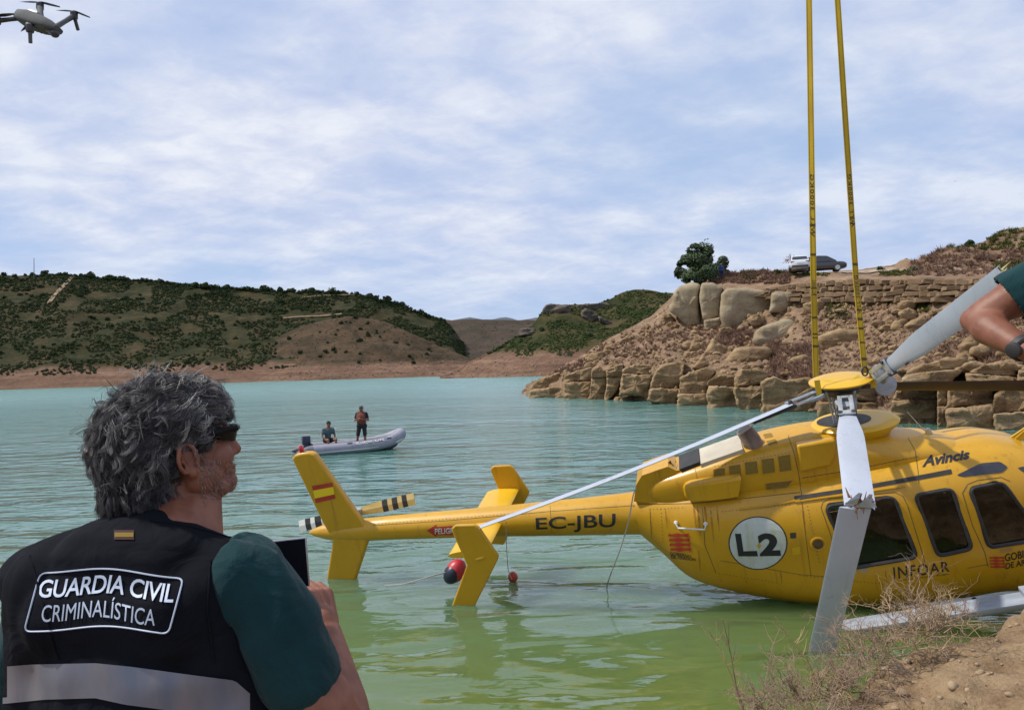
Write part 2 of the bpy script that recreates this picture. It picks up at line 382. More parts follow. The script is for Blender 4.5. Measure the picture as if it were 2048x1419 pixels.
# pale dirt track climbing the far hillside
def bvh_of(*objs):
    vs = []; fs = []
    for o in objs:
        mw = WM[o.name]; k = len(vs)
        vs += [mw @ v.co for v in o.data.vertices]; fs += [tuple(i + k for i in p.vertices) for p in o.data.polygons]
    return BVHTree.FromPolygons(vs, fs)
CO = V((0, 0, EYE))
def cam_hit(bvh, px, py):
    dr = (P(px, py, 1) - CO).normalized(); h = bvh.ray_cast(CO, dr); return h[0], h[1]
bvA = bvh_of(hillA)
def drape(name, path, wpx, mt, bv, lift=0.5, label=None):
    vs = []; fs = []; k = 0
    pts = []
    for a, b in zip(path, path[1:]):
        for i in range(6): pts.append(lerp(V(a), V(b), i / 6))
    for x, y in pts:
        w = wpx * (0.7 + 0.6 * NZ.noise(V((x * .3, y * .3, 0))) + .3)
        l, r = cam_hit(bv, x - w, y), cam_hit(bv, x + w, y)
        if l[0] is None or r[0] is None or (l[0] - r[0]).length > 60: continue
        vs += [l[0] + V((0, -.4, lift)), r[0] + V((0, -.4, lift))]
    fs = [(2*i, 2*i+1, 2*i+3, 2*i+2) for i in range(len(vs) // 2 - 1)]
    o = mk(name, vs, fs, mt, recenter=False); o['kind'] = 'structure'; return o
M_track = mat('pale_dirt', (0.17, 0.115, 0.07), (0.29, 0.205, 0.13), 0.3, rough=0.95)
M_ter = mat('terrace_earth', (0.13, 0.085, 0.05), (0.22, 0.15, 0.09), 0.2, rough=.95)
def terrace(name, path, wpx, mt, bv):
    vs = []
    for a, b in zip(path, path[1:]):
        for i in range(8):
            p = lerp(V(a), V(b), i / 8); w = wpx * (.5 + .9 * abs(NZ.noise(V((p.x * .08, 3, 0))))); u, l = cam_hit(bv, p.x, p.y - w)[0], cam_hit(bv, p.x, p.y + w)[0]
            if u is not None and l is not None and (u - l).length < 80: vs += [u + V((0, -.6, .6)), l + V((0, -.6, .6))]
    o = mk(name, vs, [(2*i, 2*i+1, 2*i+3, 2*i+2) for i in range(len(vs)//2 - 1)], mt, recenter=False); o['kind'] = 'structure'
terrace('bare_terrace', [(566, 637), (600, 634), (640, 633), (690, 628)], 1.7, M_ter, bvA)
terrace('bare_terrace', [(600, 596), (640, 592), (700, 590), (730, 594)], 1.3, M_ter, bvA)
drape('dirt_track', [(148, 551), (130, 570), (112, 588), (94, 612)], 4.2, M_track, bvA)

# ---- near headland with its ledge, rubble slope and plateau
E_TAB = [  # px, A(y,d) waterline, B y ledge top, C(y,d) slope, D(y,d) foot of upper rocks, E(y,d) rim, F(y,d) plateau, G(y,d) skyline
 (1030, 803, 90, 803, 806, 96, 808, 98, 808, 99, 808, 100, 808, 104),
 (1060, 799, 79, 776, 770, 84, 768, 86, 767, 87, 767, 89, 768, 92),
 (1100, 802, 76, 762, 754, 82, 750, 84, 748, 86, 747, 88, 748, 92),
 (1150, 804, 72, 747, 731, 79, 725, 83, 721, 85, 719, 88, 720, 92),
 (1200, 806, 68, 735, 712, 77, 699, 82, 693, 85, 689, 88, 690, 92),
 (1250, 808, 64, 731, 696, 74, 674, 80, 665, 83, 660, 87, 661, 92),
 (1300, 810, 60, 730, 682, 72, 651, 79, 640, 82, 634, 86, 635, 92),
 (1335, 812, 57, 728, 676, 69, 640, 76, 618, 80, 604, 84, 606, 92),
 (1360, 812, 56, 735, 680, 68, 646, 75, 585, 78, 572, 82, 572, 92),
 (1400, 812, 54, 740, 684, 66, 650, 73, 574, 75, 566, 79, 567, 92),
 (1450, 813, 51, 742, 692, 63, 645, 70, 573, 72, 548, 77, 550, 92),
 (1500, 815, 48, 742, 694, 60, 628, 68, 580, 70, 541, 75, 543, 92),
 (1560, 818, 46, 745, 694, 58, 614, 65, 572, 67, 543, 72, 546, 92),
 (1600, 820, 44, 748, 690, 56, 606, 63, 566, 65, 547, 68, 546, 92),
 (1700, 832, 39, 752, 690, 51, 603, 58, 559, 59.5, 547, 64, 541, 92),
 (1780, 840, 36, 748, 682, 47, 603, 54, 558, 55.5, 545, 62, 531, 80),
 (1830, 844, 34, 742, 676, 45, 604, 52, 557, 53.5, 545, 60, 518, 66),
 (1880, 847, 33, 738, 672, 43, 604, 50, 557, 51.5, 545, 58, 503, 63),
 (1950, 850, 32, 736, 670, 41, 605, 48, 557, 49.5, 546, 56, 488, 62),
 (2048, 853, 31, 736, 668, 39, 606, 45, 559, 46.5, 548, 53, 452, 62),
 (2300, 870, 28, 740, 668, 36, 606, 42, 559, 43.5, 548, 50, 430, 60),
 (2900, 900, 25, 750, 670, 32, 606, 38, 559, 39.5, 548, 46, 430, 56)]
def headland_rows(px):
    ay, ad, by, cy, c_d, dy, dd, ey, ed, fy, fd, gy, gd = interp(E_TAB, px)
    return [(ay + 14, ad - 0.8), (ay, ad), (by + 4, ad + 1.6), (by - 6, ad + 3), (cy, c_d), (dy, dd), (ey, ed), (fy, fd), (gy, gd), (gy + 4, gd + 25), (gy + 60, gd + 70)]
rs_n = [2, 8, 3, 12, 14, 8, 8, 10, 3, 3]
vs = []; NCOL = 330
for i in range(NCOL + 1):
    px = lerp(1030, 2900, (i / NCOL) ** 1.35)
    rws = headland_rows(px); col = []
    for k in range(len(rws) - 1):
        for j in range(rs_n[k]):
            t = j / rs_n[k]; col.append((lerp(rws[k][0], rws[k+1][0], t), lerp(rws[k][1], rws[k+1][1], t), k + t))
    col.append((*rws[-1], len(rws) - 1))
    for y, d, k in col:
        p = P(px, y, d)
        a = 0.6 if 2 < k < 5.0 else (0.12 if k <= 2 else 0.16)
        if 7.0 <= k <= 8 and px > 1790: a = 0.5
        q = p * 0.45
        p += V((NZ.noise(q * 1.7 + V((5, 0, 0))) * a * .6, NZ.noise(q + V((0, 7, 0))) * a * 1.3, a * (fbm(q, 4) + 0.35 * NZ.noise(q * 5))))
        vs.append(p)
RC = sum(rs_n) + 1
fs = [(i*RC+j, (i+1)*RC+j, (i+1)*RC+j+1, i*RC+j+1) for i in range(NCOL) for j in range(RC - 1)]
def rock_mat(name, cols, sc=0.5, strata=3.0, bump=0.5, bd=0.12):
    m = bpy.data.materials.new(name); m.use_nodes = True; t = m.node_tree; b = t.nodes['Principled BSDF']
    b.inputs['Roughness'].default_value = 0.92; b.inputs['Specular IOR Level'].default_value = 0.15
    g = nd(t, 'ShaderNodeNewGeometry'); mpn = nd(t, 'ShaderNodeMapping'); mpn.inputs['Scale'].default_value = (0.35, 0.35, strata); mpn.inputs['Rotation'].default_value = (rad(4), rad(5), 0)
    t.links.new(g.outputs['Position'], mpn.inputs[0])
    n = nd(t, 'ShaderNodeTexNoise', i_Scale=sc * 2, i_Detail=8.0, i_Roughness=0.65); t.links.new(mpn.outputs[0], n.inputs[0])
    n2 = nd(t, 'ShaderNodeTexNoise', i_Scale=sc, i_Detail=9.0, i_Roughness=0.7); t.links.new(g.outputs['Position'], n2.inputs[0])
    n3 = nd(t, 'ShaderNodeTexNoise', i_Scale=sc * 16, i_Detail=6.0, i_Roughness=0.7); t.links.new(g.outputs['Position'], n3.inputs[0])
    f = mth(t, 'ADD', mth(t, 'ADD', mth(t, 'MULTIPLY', n.outputs[0], 0.4), mth(t, 'MULTIPLY', n2.outputs[0], 0.38)), mth(t, 'MULTIPLY', n3.outputs[0], 0.22))
    r = ramp(t, list(zip((0.34, 0.45, 0.54, 0.66), cols)), f); t.links.new(r.outputs[0], b.inputs['Base Color'])
    hgt = mth(t, 'ADD', mth(t, 'MULTIPLY', n.outputs[0], 0.5), mth(t, 'MULTIPLY', n3.outputs[0], 0.5))
    bp = nd(t, 'ShaderNodeBump', i_Strength=bump, i_Distance=bd); t.links.new(hgt, bp.inputs['Height']); t.links.new(bp.outputs[0], b.inputs['Normal'])
    return m
M_slope = rock_mat('rubble_earth', [(0.10, 0.060, 0.040), (0.19, 0.12, 0.078), (0.28, 0.19, 0.122), (0.42, 0.305, 0.20)], 0.7, 1.0, 0.9, 0.3)
M_rock = rock_mat('sandstone_ledge', [(0.10, 0.062, 0.034), (0.22, 0.145, 0.078), (0.34, 0.235, 0.13), (0.46, 0.345, 0.205)], 0.6, 3.2, 0.9, 0.22)
M_rock2 = rock_mat('grey_sandstone', [(0.17, 0.125, 0.08), (0.27, 0.21, 0.135), (0.35, 0.285, 0.19), (0.44, 0.36, 0.245)], 0.45, 1.2, 0.7, 0.2)
M_rock3 = rock_mat('dark_far_rock', [(0.05, 0.042, 0.04), (0.09, 0.072, 0.062), (0.13, 0.105, 0.085), (0.18, 0.145, 0.11)], 0.15, 1.5, 0.8, 0.5)
headland = mk('headland', vs, fs, M_slope, recenter=False); headland['kind'] = 'structure'
bvE = bvh_of(headland)

def rock_mesh(poly, d, thick, flat=0.55, seed=0, amp=0.05, n=60, k=22, bed=0.0):
    """a boulder whose outline is poly (pixels at distance d), rounded through its own thickness"""
    pts = [V((x, y)) for x, y in poly]; m = len(pts)
    c = sum(pts, V((0, 0))) / m
    # area centroid
    A = cxx = cyy = 0
    for i in range(m):
        a, b = pts[i], pts[(i+1) % m]; w = a.x*b.y - b.x*a.y; A += w; cxx += (a.x+b.x)*w; cyy += (a.y+b.y)*w
    c = V((cxx/(3*A), cyy/(3*A)))
    def rad_at(q):
        dr = V((cos(q), sin(q))); best = 0
        for i in range(m):
            a = pts[i] - c; e = pts[(i+1) % m] - pts[i]; den = dr.x*e.y - dr.y*e.x
            if abs(den) < 1e-9: continue
            t = (a.x*e.y - a.y*e.x)/den; u = (a.x*dr.y - a.y*dr.x)/den
            if t > 0 and -1e-6 <= u <= 1.000001: best = max(best, t)
        return best
    R = [rad_at(2*pi*i/n) for i in range(n)]
    R = [(R[i-1] + 6*R[i] + R[(i+1) % n]) / 8 for i in range(n)]
    R = [r * (1 + (.5 * amp) * NZ.noise(V((cos(2*pi*i/n)*2.2 + seed, sin(2*pi*i/n)*2.2, seed * 1.7))) + .35 * amp * NZ.noise(V((cos(2*pi*i/n)*7, sin(2*pi*i/n)*7, seed)))) for i, r in enumerate(R)]
    vs = []; sc = d / F
    size = max(max(R) * sc, .05)
    for j in range(k + 1):
        s = pi * j / k
        rr = abs(sin(s)) ** flat; zz = -math.copysign(abs(cos(s)) ** flat, cos(s)) * thick
        for i in range(n):
            q = 2*pi*i/n; pxx = c.x + cos(q)*R[i]*rr; pyy = c.y + sin(q)*R[i]*rr
            p = P(pxx, pyy, d + zz)
            qn = p * (1.5 / size) + V((seed*7.1, seed*3.3, 0))
            ring = 0.35 + 0.65 * abs(cos(s))
            off = fbm(qn, 4) * amp * size * ring
            off += amp * .5 * size * ring * NZ.noise(V((p.x*.2, p.y*.2, p.z*4.5/size + seed)))
            cell = NZ.cell(V((p.x*1.1/size + seed, p.y*.8/size, p.z*1.6/size))) - .5
            off += amp * .9 * size * ring * cell * .5
            if bed: z_ = p.z*bed + .5*NZ.noise(p*.6); off -= .07 * ring * max(0, 1 - abs((z_ % 1) - .5)*6) * (1 if NZ.noise(V((p.x*.5, p.y*.5, int(z_)*3.7))) > -.15 else 0)
            p += (CO - p).normalized() * off + V((0, 0, .35 * off))
            vs.append(p)
    fs = []
    for j in range(k):
        for i in range(n):
            fs.append((j*n+i, (j+1)*n+i, (j+1)*n+(i+1) % n, j*n+(i+1) % n))
    return vs, fs
def rock_depth(poly, thick, proud=0.45):
    cx_ = sum(p[0] for p in poly)/len(poly); cy_ = sum(p[1] for p in poly)/len(poly)
    h = cam_hit(bvE, cx_, cy_)[0]
    d = -(CAMI @ h).z if h is not None else 60
    return d - thick * proud + thick * 0.2
LEDGE = [
 [(1058, 798), (1062, 770), (1089, 754), (1119, 745), (1130, 752), (1130, 806), (1084, 806)],
 [(1129, 752), (1152, 742), (1181, 734), (1186, 738), (1181, 786), (1172, 808), (1131, 808)],
 [(1184, 738), (1198, 731), (1214, 745), (1214, 770), (1204, 810), (1174, 810), (1181, 784)],
 [(1214, 738), (1244, 726), (1248, 745), (1232, 783), (1207, 812), (1213, 770)],
 [(1247, 738), (1269, 728), (1307, 728), (1307, 738), (1293, 792), (1239, 790)],
 [(1309, 742), (1325, 728), (1367, 723), (1366, 745), (1358, 790), (1338, 815), (1295, 800)],
 [(1353, 818), (1358, 785), (1362, 755), (1380, 744), (1410, 736), (1432, 738), (1416, 760), (1415, 822)],
 [(1416, 764), (1441, 744), (1470, 750), (1470, 783), (1479, 823), (1416, 823)],
 [(1471, 755), (1485, 739), (1517, 739), (1538, 746), (1528, 772), (1526, 825), (1480, 825), (1469, 783)],
 [(1527, 765), (1549, 753), (1565, 760), (1608, 755), (1642, 766), (1642, 830), (1570, 830), (1526, 826)],
 [(1640, 772), (1700, 758), (1775, 772), (1785, 800), (1778, 850), (1640, 840)],
 [(1785, 800), (1797, 779), (1873, 774), (1876, 800), (1874, 855), (1786, 852)],
 [(1875, 770), (1896, 768), (1896, 815), (1893, 857), (1875, 857)],
 [(1897, 768), (1980, 771), (1986, 800), (1992, 862), (1895, 862)],
 [(1988, 790), (2026, 772), (2110, 772), (2120, 866), (1990, 866)],
 [(1797, 774), (1819, 738), (1880, 718), (1935, 714), (1925, 738), (1898, 766), (1873, 774)],
 [(1930, 745), (1969, 730), (2003, 721), (2031, 728), (2034, 774), (1940, 776)],
 [(2034, 742), (2060, 727), (2120, 728), (2125, 775), (2034, 776)]]
def clip(poly, a, b, c):                 # the part of a pixel polygon where a*x + b*y <= c
    out = []
    for p, q in zip(poly, poly[1:] + poly[:1]):
        dp, dq = a*p[0] + b*p[1] - c, a*q[0] + b*q[1] - c
        if dp <= 0: out.append(p)
        if dp * dq < 0: t = dp / (dp - dq); out.append((lerp(p[0], q[0], t), lerp(p[1], q[1], t)))
    return out
PIECES = []
for pl in LEDGE:                         # many blocks are broken along a bedding plane
    y0, y1 = min(p[1] for p in pl), max(p[1] for p in pl); xm = sum(p[0] for p in pl) / len(pl)
    if RND.random() < .72 and y1 - y0 > 30:
        sl = RND.uniform(-.18, .12); c = lerp(y0, y1, RND.uniform(.28, .6)) - sl * xm
        a_, b_ = clip(pl, -sl, 1, c), clip(pl, sl, -1, -c)
        PIECES += [p for p in (a_, b_) if len(p) >= 3]
    else: PIECES.append(pl)
LEDGE = PIECES
for i, pl in enumerate(LEDGE):
    th = 1.3 if sum(p[0] for p in pl) / len(pl) < 1640 else 1.0
    cx_ = sum(p[0] for p in pl)/len(pl); cy_ = sum(p[1] for p in pl)/len(pl); pl = [(cx_ + (x - cx_)*1.06, cy_ + (y - cy_)*1.03) for x, y in pl]
    vs_, fs_ = rock_mesh(pl, rock_depth(pl, th, 1.0) + RND.uniform(-.7, .5), th, 0.24, i + 1, 0.20, 84, 34, bed=1.15)
    mk('rock_block', vs_, fs_, M_rock, headland)
def random_rock(cx_, cy_, w, h, seed, th, flat=.45, amp=.2, proud=.8):
    r = random.Random(seed); n = r.randint(6, 9); a0 = r.uniform(0, 6)
    pl = [(cx_ + cos(a0 + 2*pi*k/n)*w*r.uniform(.7, 1.1), cy_ + sin(a0 + 2*pi*k/n)*h*r.uniform(.7, 1.1)) for k in range(n)]
    vs_, fs_ = rock_mesh(pl, rock_depth(pl, th, proud), th, flat, seed, amp, 30, 12); mk('rock_block', vs_, fs_, M_rock, headland)
for k in range(34):                      # slabs lying along the top of the ledge
    x = RND.uniform(1135, 2040); r_ = interp(E_TAB, x); w = RND.uniform(7, 22) * (1 + (x > 1600) * .5)
    random_rock(x, r_[2] - RND.uniform(-4, 9), w, w * RND.uniform(.28, .5), 200 + k, w * 42 / F)
for k in range(26):                      # fallen rocks at the waterline
    x = RND.uniform(1110, 1990); r_ = interp(E_TAB, x); w = RND.uniform(5, 14) * (1 + (x > 1600) * .4)
    random_rock(x, r_[0] - RND.uniform(-2, 8), w, w * RND.uniform(.5, .9), 300 + k, w * 40 / F, proud=2.6)
for k in range(95):                      # half buried boulders on the slope
    x = RND.uniform(1180, 2040); r_ = interp(E_TAB, x); y = lerp(r_[2] - 12, r_[5] + 4, RND.random()); w = RND.choice((RND.uniform(5, 11), RND.uniform(8, 22))) * (1 + (x > 1600) * .35)
    random_rock(x, y, w, w * RND.uniform(.4, .75), 400 + k, w * 45 / F)
BOULD = [
 ('boulder', [(1337, 612), (1344, 605), (1346, 586), (1358, 572), (1379, 565), (1402, 566), (1398, 586), (1399, 628), (1406, 654), (1409, 665), (1395, 668), (1370, 650), (1354, 632), (1340, 624)], 2.0, 'bulging tan outcrop with a knobbly nose at the left end of the upper cliff'),
 ('boulder', [(1403, 566), (1423, 565), (1446, 575), (1440, 593), (1438, 635), (1416, 644), (1405, 638), (1398, 593)], 1.6, 'tall pale slab split off beside the knobbly outcrop, broken along its lower edge'),
 ('boulder', [(1441, 586), (1453, 577), (1488, 575), (1541, 581), (1541, 596), (1532, 640), (1504, 640), (1488, 652), (1483, 658), (1444, 658), (1439, 628)], 1.6, 'widest smooth grey face of the upper cliff below the dark tree'),
 ('boulder', [(1543, 586), (1555, 582), (1581, 584), (1602, 591), (1599, 600), (1568, 624), (1537, 626), (1541, 607)], 1.2, 'wedge of pale rock tapering to the right at the end of the upper cliff'),
 ('boulder', [(1407, 640), (1441, 634), (1444, 660), (1410, 664)], 1.0, 'shaded rock stump under the broken edge of the tall pale slab'),
 ('boulder', [(1506, 681), (1511, 661), (1525, 651), (1546, 645), (1567, 636), (1583, 638), (1594, 652), (1592, 676), (1574, 692), (1529, 697), (1507, 690)], 1.1, 'smooth humped grey boulder lying on the slope below the wedge'),
 ('boulder', [(1425, 675), (1453, 698), (1449, 711), (1430, 723), (1407, 707)], 0.8, 'pointed pyramid shaped boulder on the rubble slope'),
 ('boulder', [(1405, 710), (1425, 728), (1400, 739), (1383, 736)], 0.6, 'low broken slab leaning under the pointed boulder'),
 ('boulder', [(1449, 719), (1472, 695), (1534, 693), (1548, 700), (1528, 730), (1476, 737), (1453, 733)], 1.2, 'broad pitted tan boulder lying above the waterside ledge'),
 ('boulder', [(1635, 672), (1678, 656), (1716, 658), (1742, 653), (1735, 680), (1690, 698), (1640, 702)], 1.0, 'long sloping sandstone slab behind the two lifting straps'),
 ('boulder', [(1806, 652), (1822, 640), (1846, 630), (1858, 643), (1854, 664), (1810, 666)], 0.8, 'angular brown boulder in the scree left of the raised rotor blade'),
 ('boulder', [(1860, 620), (1887, 616), (1885, 626), (1861, 630)], 0.4, 'thin flat slab on the scree just under the dry stone wall'),
 ('boulder', [(1318, 640), (1326, 628), (1340, 626), (1351, 638), (1346, 654), (1320, 652)], 0.8, 'rounded brown boulder on the skyline left of the knobbly outcrop'),
 ('boulder', [(1353, 767), (1357, 781), (1352, 820), (1326, 820)], 0.5, 'narrow slab leaning against the ledge with its foot in the water'),
 ('boulder', [(1130, 808), (1163, 777), (1177, 781), (1174, 808)], 0.7, 'fallen wedge of rock at the waterline near the headland tip'),
 ('boulder', [(1235, 808), (1244, 793), (1270, 786), (1276, 794), (1266, 809)], 0.5, 'tilted slab among broken stones at the foot of the ledge'),
 ('boulder', [(1217, 726), (1235, 719), (1225, 739)], 0.35, 'small pale triangular stone hanging over the ledge edge'),
 ('boulder', [(1752, 700), (1762, 690), (1774, 690), (1778, 702), (1774, 712), (1757, 711)], 0.5, 'left of two round boulders beside the rotor hub'),
 ('boulder', [(1776, 692), (1793, 688), (1797, 700), (1786, 710), (1779, 706)], 0.4, 'right of two round boulders beside the rotor hub'),
 ('boulder', [(1800, 690), (1815, 680), (1838, 674), (1844, 682), (1812, 702)], 0.5, 'pale slab peeking out under the raised white rotor blade'),
 ('boulder', [(1915, 694), (1935, 672), (1962, 660), (1995, 680), (2000, 715), (1960, 728), (1920, 712)], 0.9, 'large tan boulder behind the bent forearm at the right edge'),
]
for i, (nm, pl, th, lb) in enumerate(BOULD):
    vs_, fs_ = rock_mesh(pl, rock_depth(pl, th, 0.75 if i != 13 else 2.2), th, 0.42 if i < 5 else 0.55, 40 + i, 0.08 if i < 5 else 0.12)
    tag(mk(nm, vs_, fs_, M_rock2 if i < 6 else M_rock), lb, 'rock', 'boulders on the headland')
# rock outcrops on the far green headland
bvD = bvh_of(hillD)
FAR = [([(1082, 632), (1088, 612), (1100, 607), (1140, 609), (1142, 625), (1110, 632)], 'dark blocky crag at the left shoulder of the green headland'),
       ([(1144, 610), (1190, 606), (1222, 604), (1222, 618), (1146, 622)], 'low dark rock band along the crest of the green headland'),
       ([(1160, 628), (1170, 615), (1196, 628), (1200, 640), (1186, 646), (1165, 636)], 'big tilted slab lying on the green headland slope'),
       ([(1196, 630), (1228, 646), (1224, 652), (1198, 644)], 'thin slab sticking out behind the big tilted slab'),
       ([(1036, 670), (1040, 657), (1075, 655), (1074, 668), (1040, 674)], 'small crag low on the left flank of the green headland')]
for i, (pl, lb) in enumerate(FAR):
    cx_ = sum(p[0] for p in pl)/len(pl); cy_ = sum(p[1] for p in pl)/len(pl)
    h = cam_hit(bvD, cx_, cy_)[0]; d = -(CAMI @ h).z if h is not None else 330
    vs_, fs_ = rock_mesh(pl, d - 1.0, 4.0, 0.4, 80 + i, 0.25, 40, 14)
    tag(mk('crag', vs_, fs_, M_rock3), lb, 'rock', 'crags on the green headland')

# ---- dry stone wall, stone by stone
wall = empty('stone_wall', P(1750, 604, 55), label='dry stone retaining wall of rough tan blocks under the road', cat='wall')
def rnd_stone(seed):
    r = random.Random(seed); bm = bmesh.new(); bmesh.ops.create_cube(bm, size=2)
    bmesh.ops.bevel(bm, geom=list(bm.edges), offset=0.24, segments=1, affect='EDGES')
    for v in bm.verts: v.co += V((r.uniform(-.16, .16), r.uniform(-.16, .16), r.uniform(-.2, .2)))
    me = bpy.data.meshes.new('stone'); bm.to_mesh(me); bm.free(); me.materials.append(M_wall); return me
M_wall = rock_mat('wall_stone', [(0.10, 0.065, 0.04), (0.185, 0.122, 0.072), (0.25, 0.172, 0.105), (0.34, 0.25, 0.16)], 0.8, 1.0, 0.7, 0.12)
stones = [rnd_stone(i) for i in range(8)]
courses = 4; nst = 0
for c in range(courses):
    px = 1508 + (4 - c) * 0 + RND.uniform(0, 6)
    while px < 2075:
        big = 1.0 + max(0, (px - 1650)) / 260
        w = RND.choice((RND.uniform(6, 11), RND.uniform(10, 19), RND.uniform(16, 26))) * min(big, 1.9) * (1.05 if c < 3 else 0.8)
        dy, dd, ey, ed = interp([(r[0], r[6], r[7], r[8], r[9]) for r in E_TAB], px + w / 2)[:4]
        if px < 1620: dy = lerp(590, dy, (px - 1500) / 120)
        d = lerp(dd, ed, c / courses) - 0.55
        y0 = lerp(dy + 2, ey + 1, c / courses); y1 = lerp(dy + 2, ey + 1, (c + 1) / courses)
        hpx = (y0 - y1) * RND.uniform(0.72, 1.15)
        p = P(px + w / 2, (y0 + y1) / 2 + RND.uniform(-1, 1), d)
        o = bpy.data.objects.new('stone', RND.choice(stones)); COL.objects.link(o); o.parent = wall
        o.matrix_parent_inverse = WM[wall.name].inverted()
        o.location = p; o.scale = (w / 2 * d / F * .97, RND.uniform(.3, .42), hpx / 2 * d / F * .97)
        o.rotation_euler = (RND.uniform(-.1, .1), RND.uniform(-.16, .16), -0.35 + RND.uniform(-.15, .15))
        px += w; nst += 1
# road on the plateau
vs = []; fs = []
for i in range(60):
    px = 1560 + i * 9
    r = interp(E_TAB, px); fy, fd = r[9], r[10]
    wide = max(0.06, min(1, (1840 - px) / 90))
    for t in (0.05, 0.05 + 0.85 * wide):
        p = P(px, lerp(fy, min(r[11], fy - 1) if px < 1800 else fy - 8, t), lerp(fd, min(r[12], fd + 14), t)); 
        h = bvE.ray_cast(p + V((0, 0, 8)), V((0, 0, -1)))[0]
        vs.append((h if h is not None else p) + V((0, 0, .09)))
fs = [(2*i, 2*i+2, 2*i+3, 2*i+1) for i in range(59)]
mk('dirt_road', vs, fs, mat('road_dirt', (0.27, 0.20, 0.13), (0.38, 0.30, 0.20), 0.8, rough=0.95), recenter=False)['kind'] = 'structure'

# ---- near bank, sloping shore and lake bed
EDGE = [(-9, 2.7), (-4, 2.8), (0.2, 2.9), (1.15, 3.35), (1.75, 4.15), (2.2, 4.75), (2.62, 5.15), (3.1, 5.25), (3.55, 5.45), (4.1, 5.9), (6, 6.5), (9, 6.9), (14, 7.5)]
def edge_dist(x, y):                     # >0 on land
    best = 1e9; sg = 1
    for a, b in zip(EDGE, EDGE[1:]):
        e = V((b[0]-a[0], b[1]-a[1])); w = V((x-a[0], y-a[1])); t = max(0, min(1, w.dot(e)/e.dot(e)))
        q = w - e*t; L = q.length
        if L < best: best = L; sg = 1 if e.x*w.y - e.y*w.x < 0 else -1
    return best * sg
def bank_z(x, y, det=True):
    n = fbm(V((x*0.9, y*0.9, 4)), 4)
    s = edge_dist(x, y) + 0.16 * n + 0.07 * NZ.noise(V((x*4, y*4, 1)))
    if s >= 0: z = 0.92 + 0.32 * (1 - math.exp(-s * 0.9))
    elif s > -0.25: z = 0.92 + s * 2.0
    else: z = 0.42 + (s + 0.25) * 0.75
    shoal = -0.5 + 0.36 * (x - 4.4) - 1.2 * max(0, y - 8.6 - 0.5 * n) if y > 4 else -9
    z = max(z, min(shoal, 0.12 + .15 * n), -2.5)
    if det:
        z += 0.075 * fbm(V((x*3, y*3, 9)), 5) + 0.03 * abs(NZ.noise(V((x*11, y*11, 2)))) + .016 * NZ.noise(V((x*33, y*33, 5)))
        c = NZ.noise(V((x*2.2, y*2.2, 7))); z -= 0.10 * max(0, c - .15) * (1 if abs(s) < .9 else 0)
    return z
xs = [-9 + i * 0.5 for i in range(19)] + [0.5 + i * 0.035 for i in range(150)] + [5.75 + i * 0.3 for i in range(28)]
ys = [-5 + i * 0.5 for i in range(15)] + [2.5 + i * 0.035 for i in range(130)] + [7.05 + i * 0.3 for i in range(30)]
vs = [(x, y, bank_z(x, y)) for x in xs for y in ys]; ny = len(ys)
fs = [(i*ny+j, (i+1)*ny+j, (i+1)*ny+j+1, i*ny+j+1) for i in range(len(xs)-1) for j in range(ny-1)]
M_bank = rock_mat('bank_earth', [(0.14, 0.088, 0.048), (0.26, 0.17, 0.095), (0.38, 0.265, 0.155), (0.50, 0.37, 0.235)], 2.6, 1.0, 1.0, 0.07)
bank = mk('bank_ground', vs, fs, M_bank, recenter=False); bank['kind'] = 'structure'
M_peb = rock_mat('bank_pebble', [(0.14, 0.095, 0.055), (0.24, 0.17, 0.105), (0.32, 0.235, 0.15), (0.40, 0.31, 0.21)], 6, 1.0, 0.4, 0.01)
def peb_mesh(seed):
    b = B(); b.ell((0, 0, 0), (1, .8, .6), n=9, k=6); r = random.Random(seed)
    vs = [v * (1 + .5 * NZ.noise(v * 1.4 + V((seed * 5, 0, 0)))) for v in b.v]
    me = bpy.data.meshes.new('pebble'); me.from_pydata([tuple(v) for v in vs], [], b.f); me.materials.append(M_peb); me.polygons.foreach_set('use_smooth', [True] * len(me.polygons)); return me
pebs = [peb_mesh(i) for i in range(6)]
bvBank = bvh_of(bank)
spots = [(1785, 1345, 26), (1812, 1322, 10), (1730, 1395, 12), (1803, 1388, 17), (1905, 1372, 14), (1720, 1415, 9), (1850, 1402, 8), (1935, 1380, 7), (1760, 1405, 8), (1880, 1395, 6), (1790, 1418, 9), (1830, 1365, 6), (1990, 1300, 6), (1960, 1345, 8), (2020, 1390, 9), (1860, 1340, 7), (2035, 1250, 7), (1945, 1300, 5), (1905, 1320, 6), (1780, 1375, 7)]
for k in range(70): spots.append((RND.uniform(1700, 2060), RND.uniform(1240, 1430), RND.uniform(2.0, 5)))
for x, y, rpx in spots:
    h = cam_hit(bvBank, x, y)[0]
    if h is None or h.z < 0.3: continue
    d = -(CAMI @ h).z; r = rpx * d / F
    o = bpy.data.objects.new('pebble', RND.choice(pebs)); COL.objects.link(o); o.parent = bank
    o.location = h + V((0, 0, r * .15)); o.scale = (r, r, r); o.rotation_euler = (RND.uniform(-.4, .4), RND.uniform(-.4, .4), RND.uniform(0, 6))
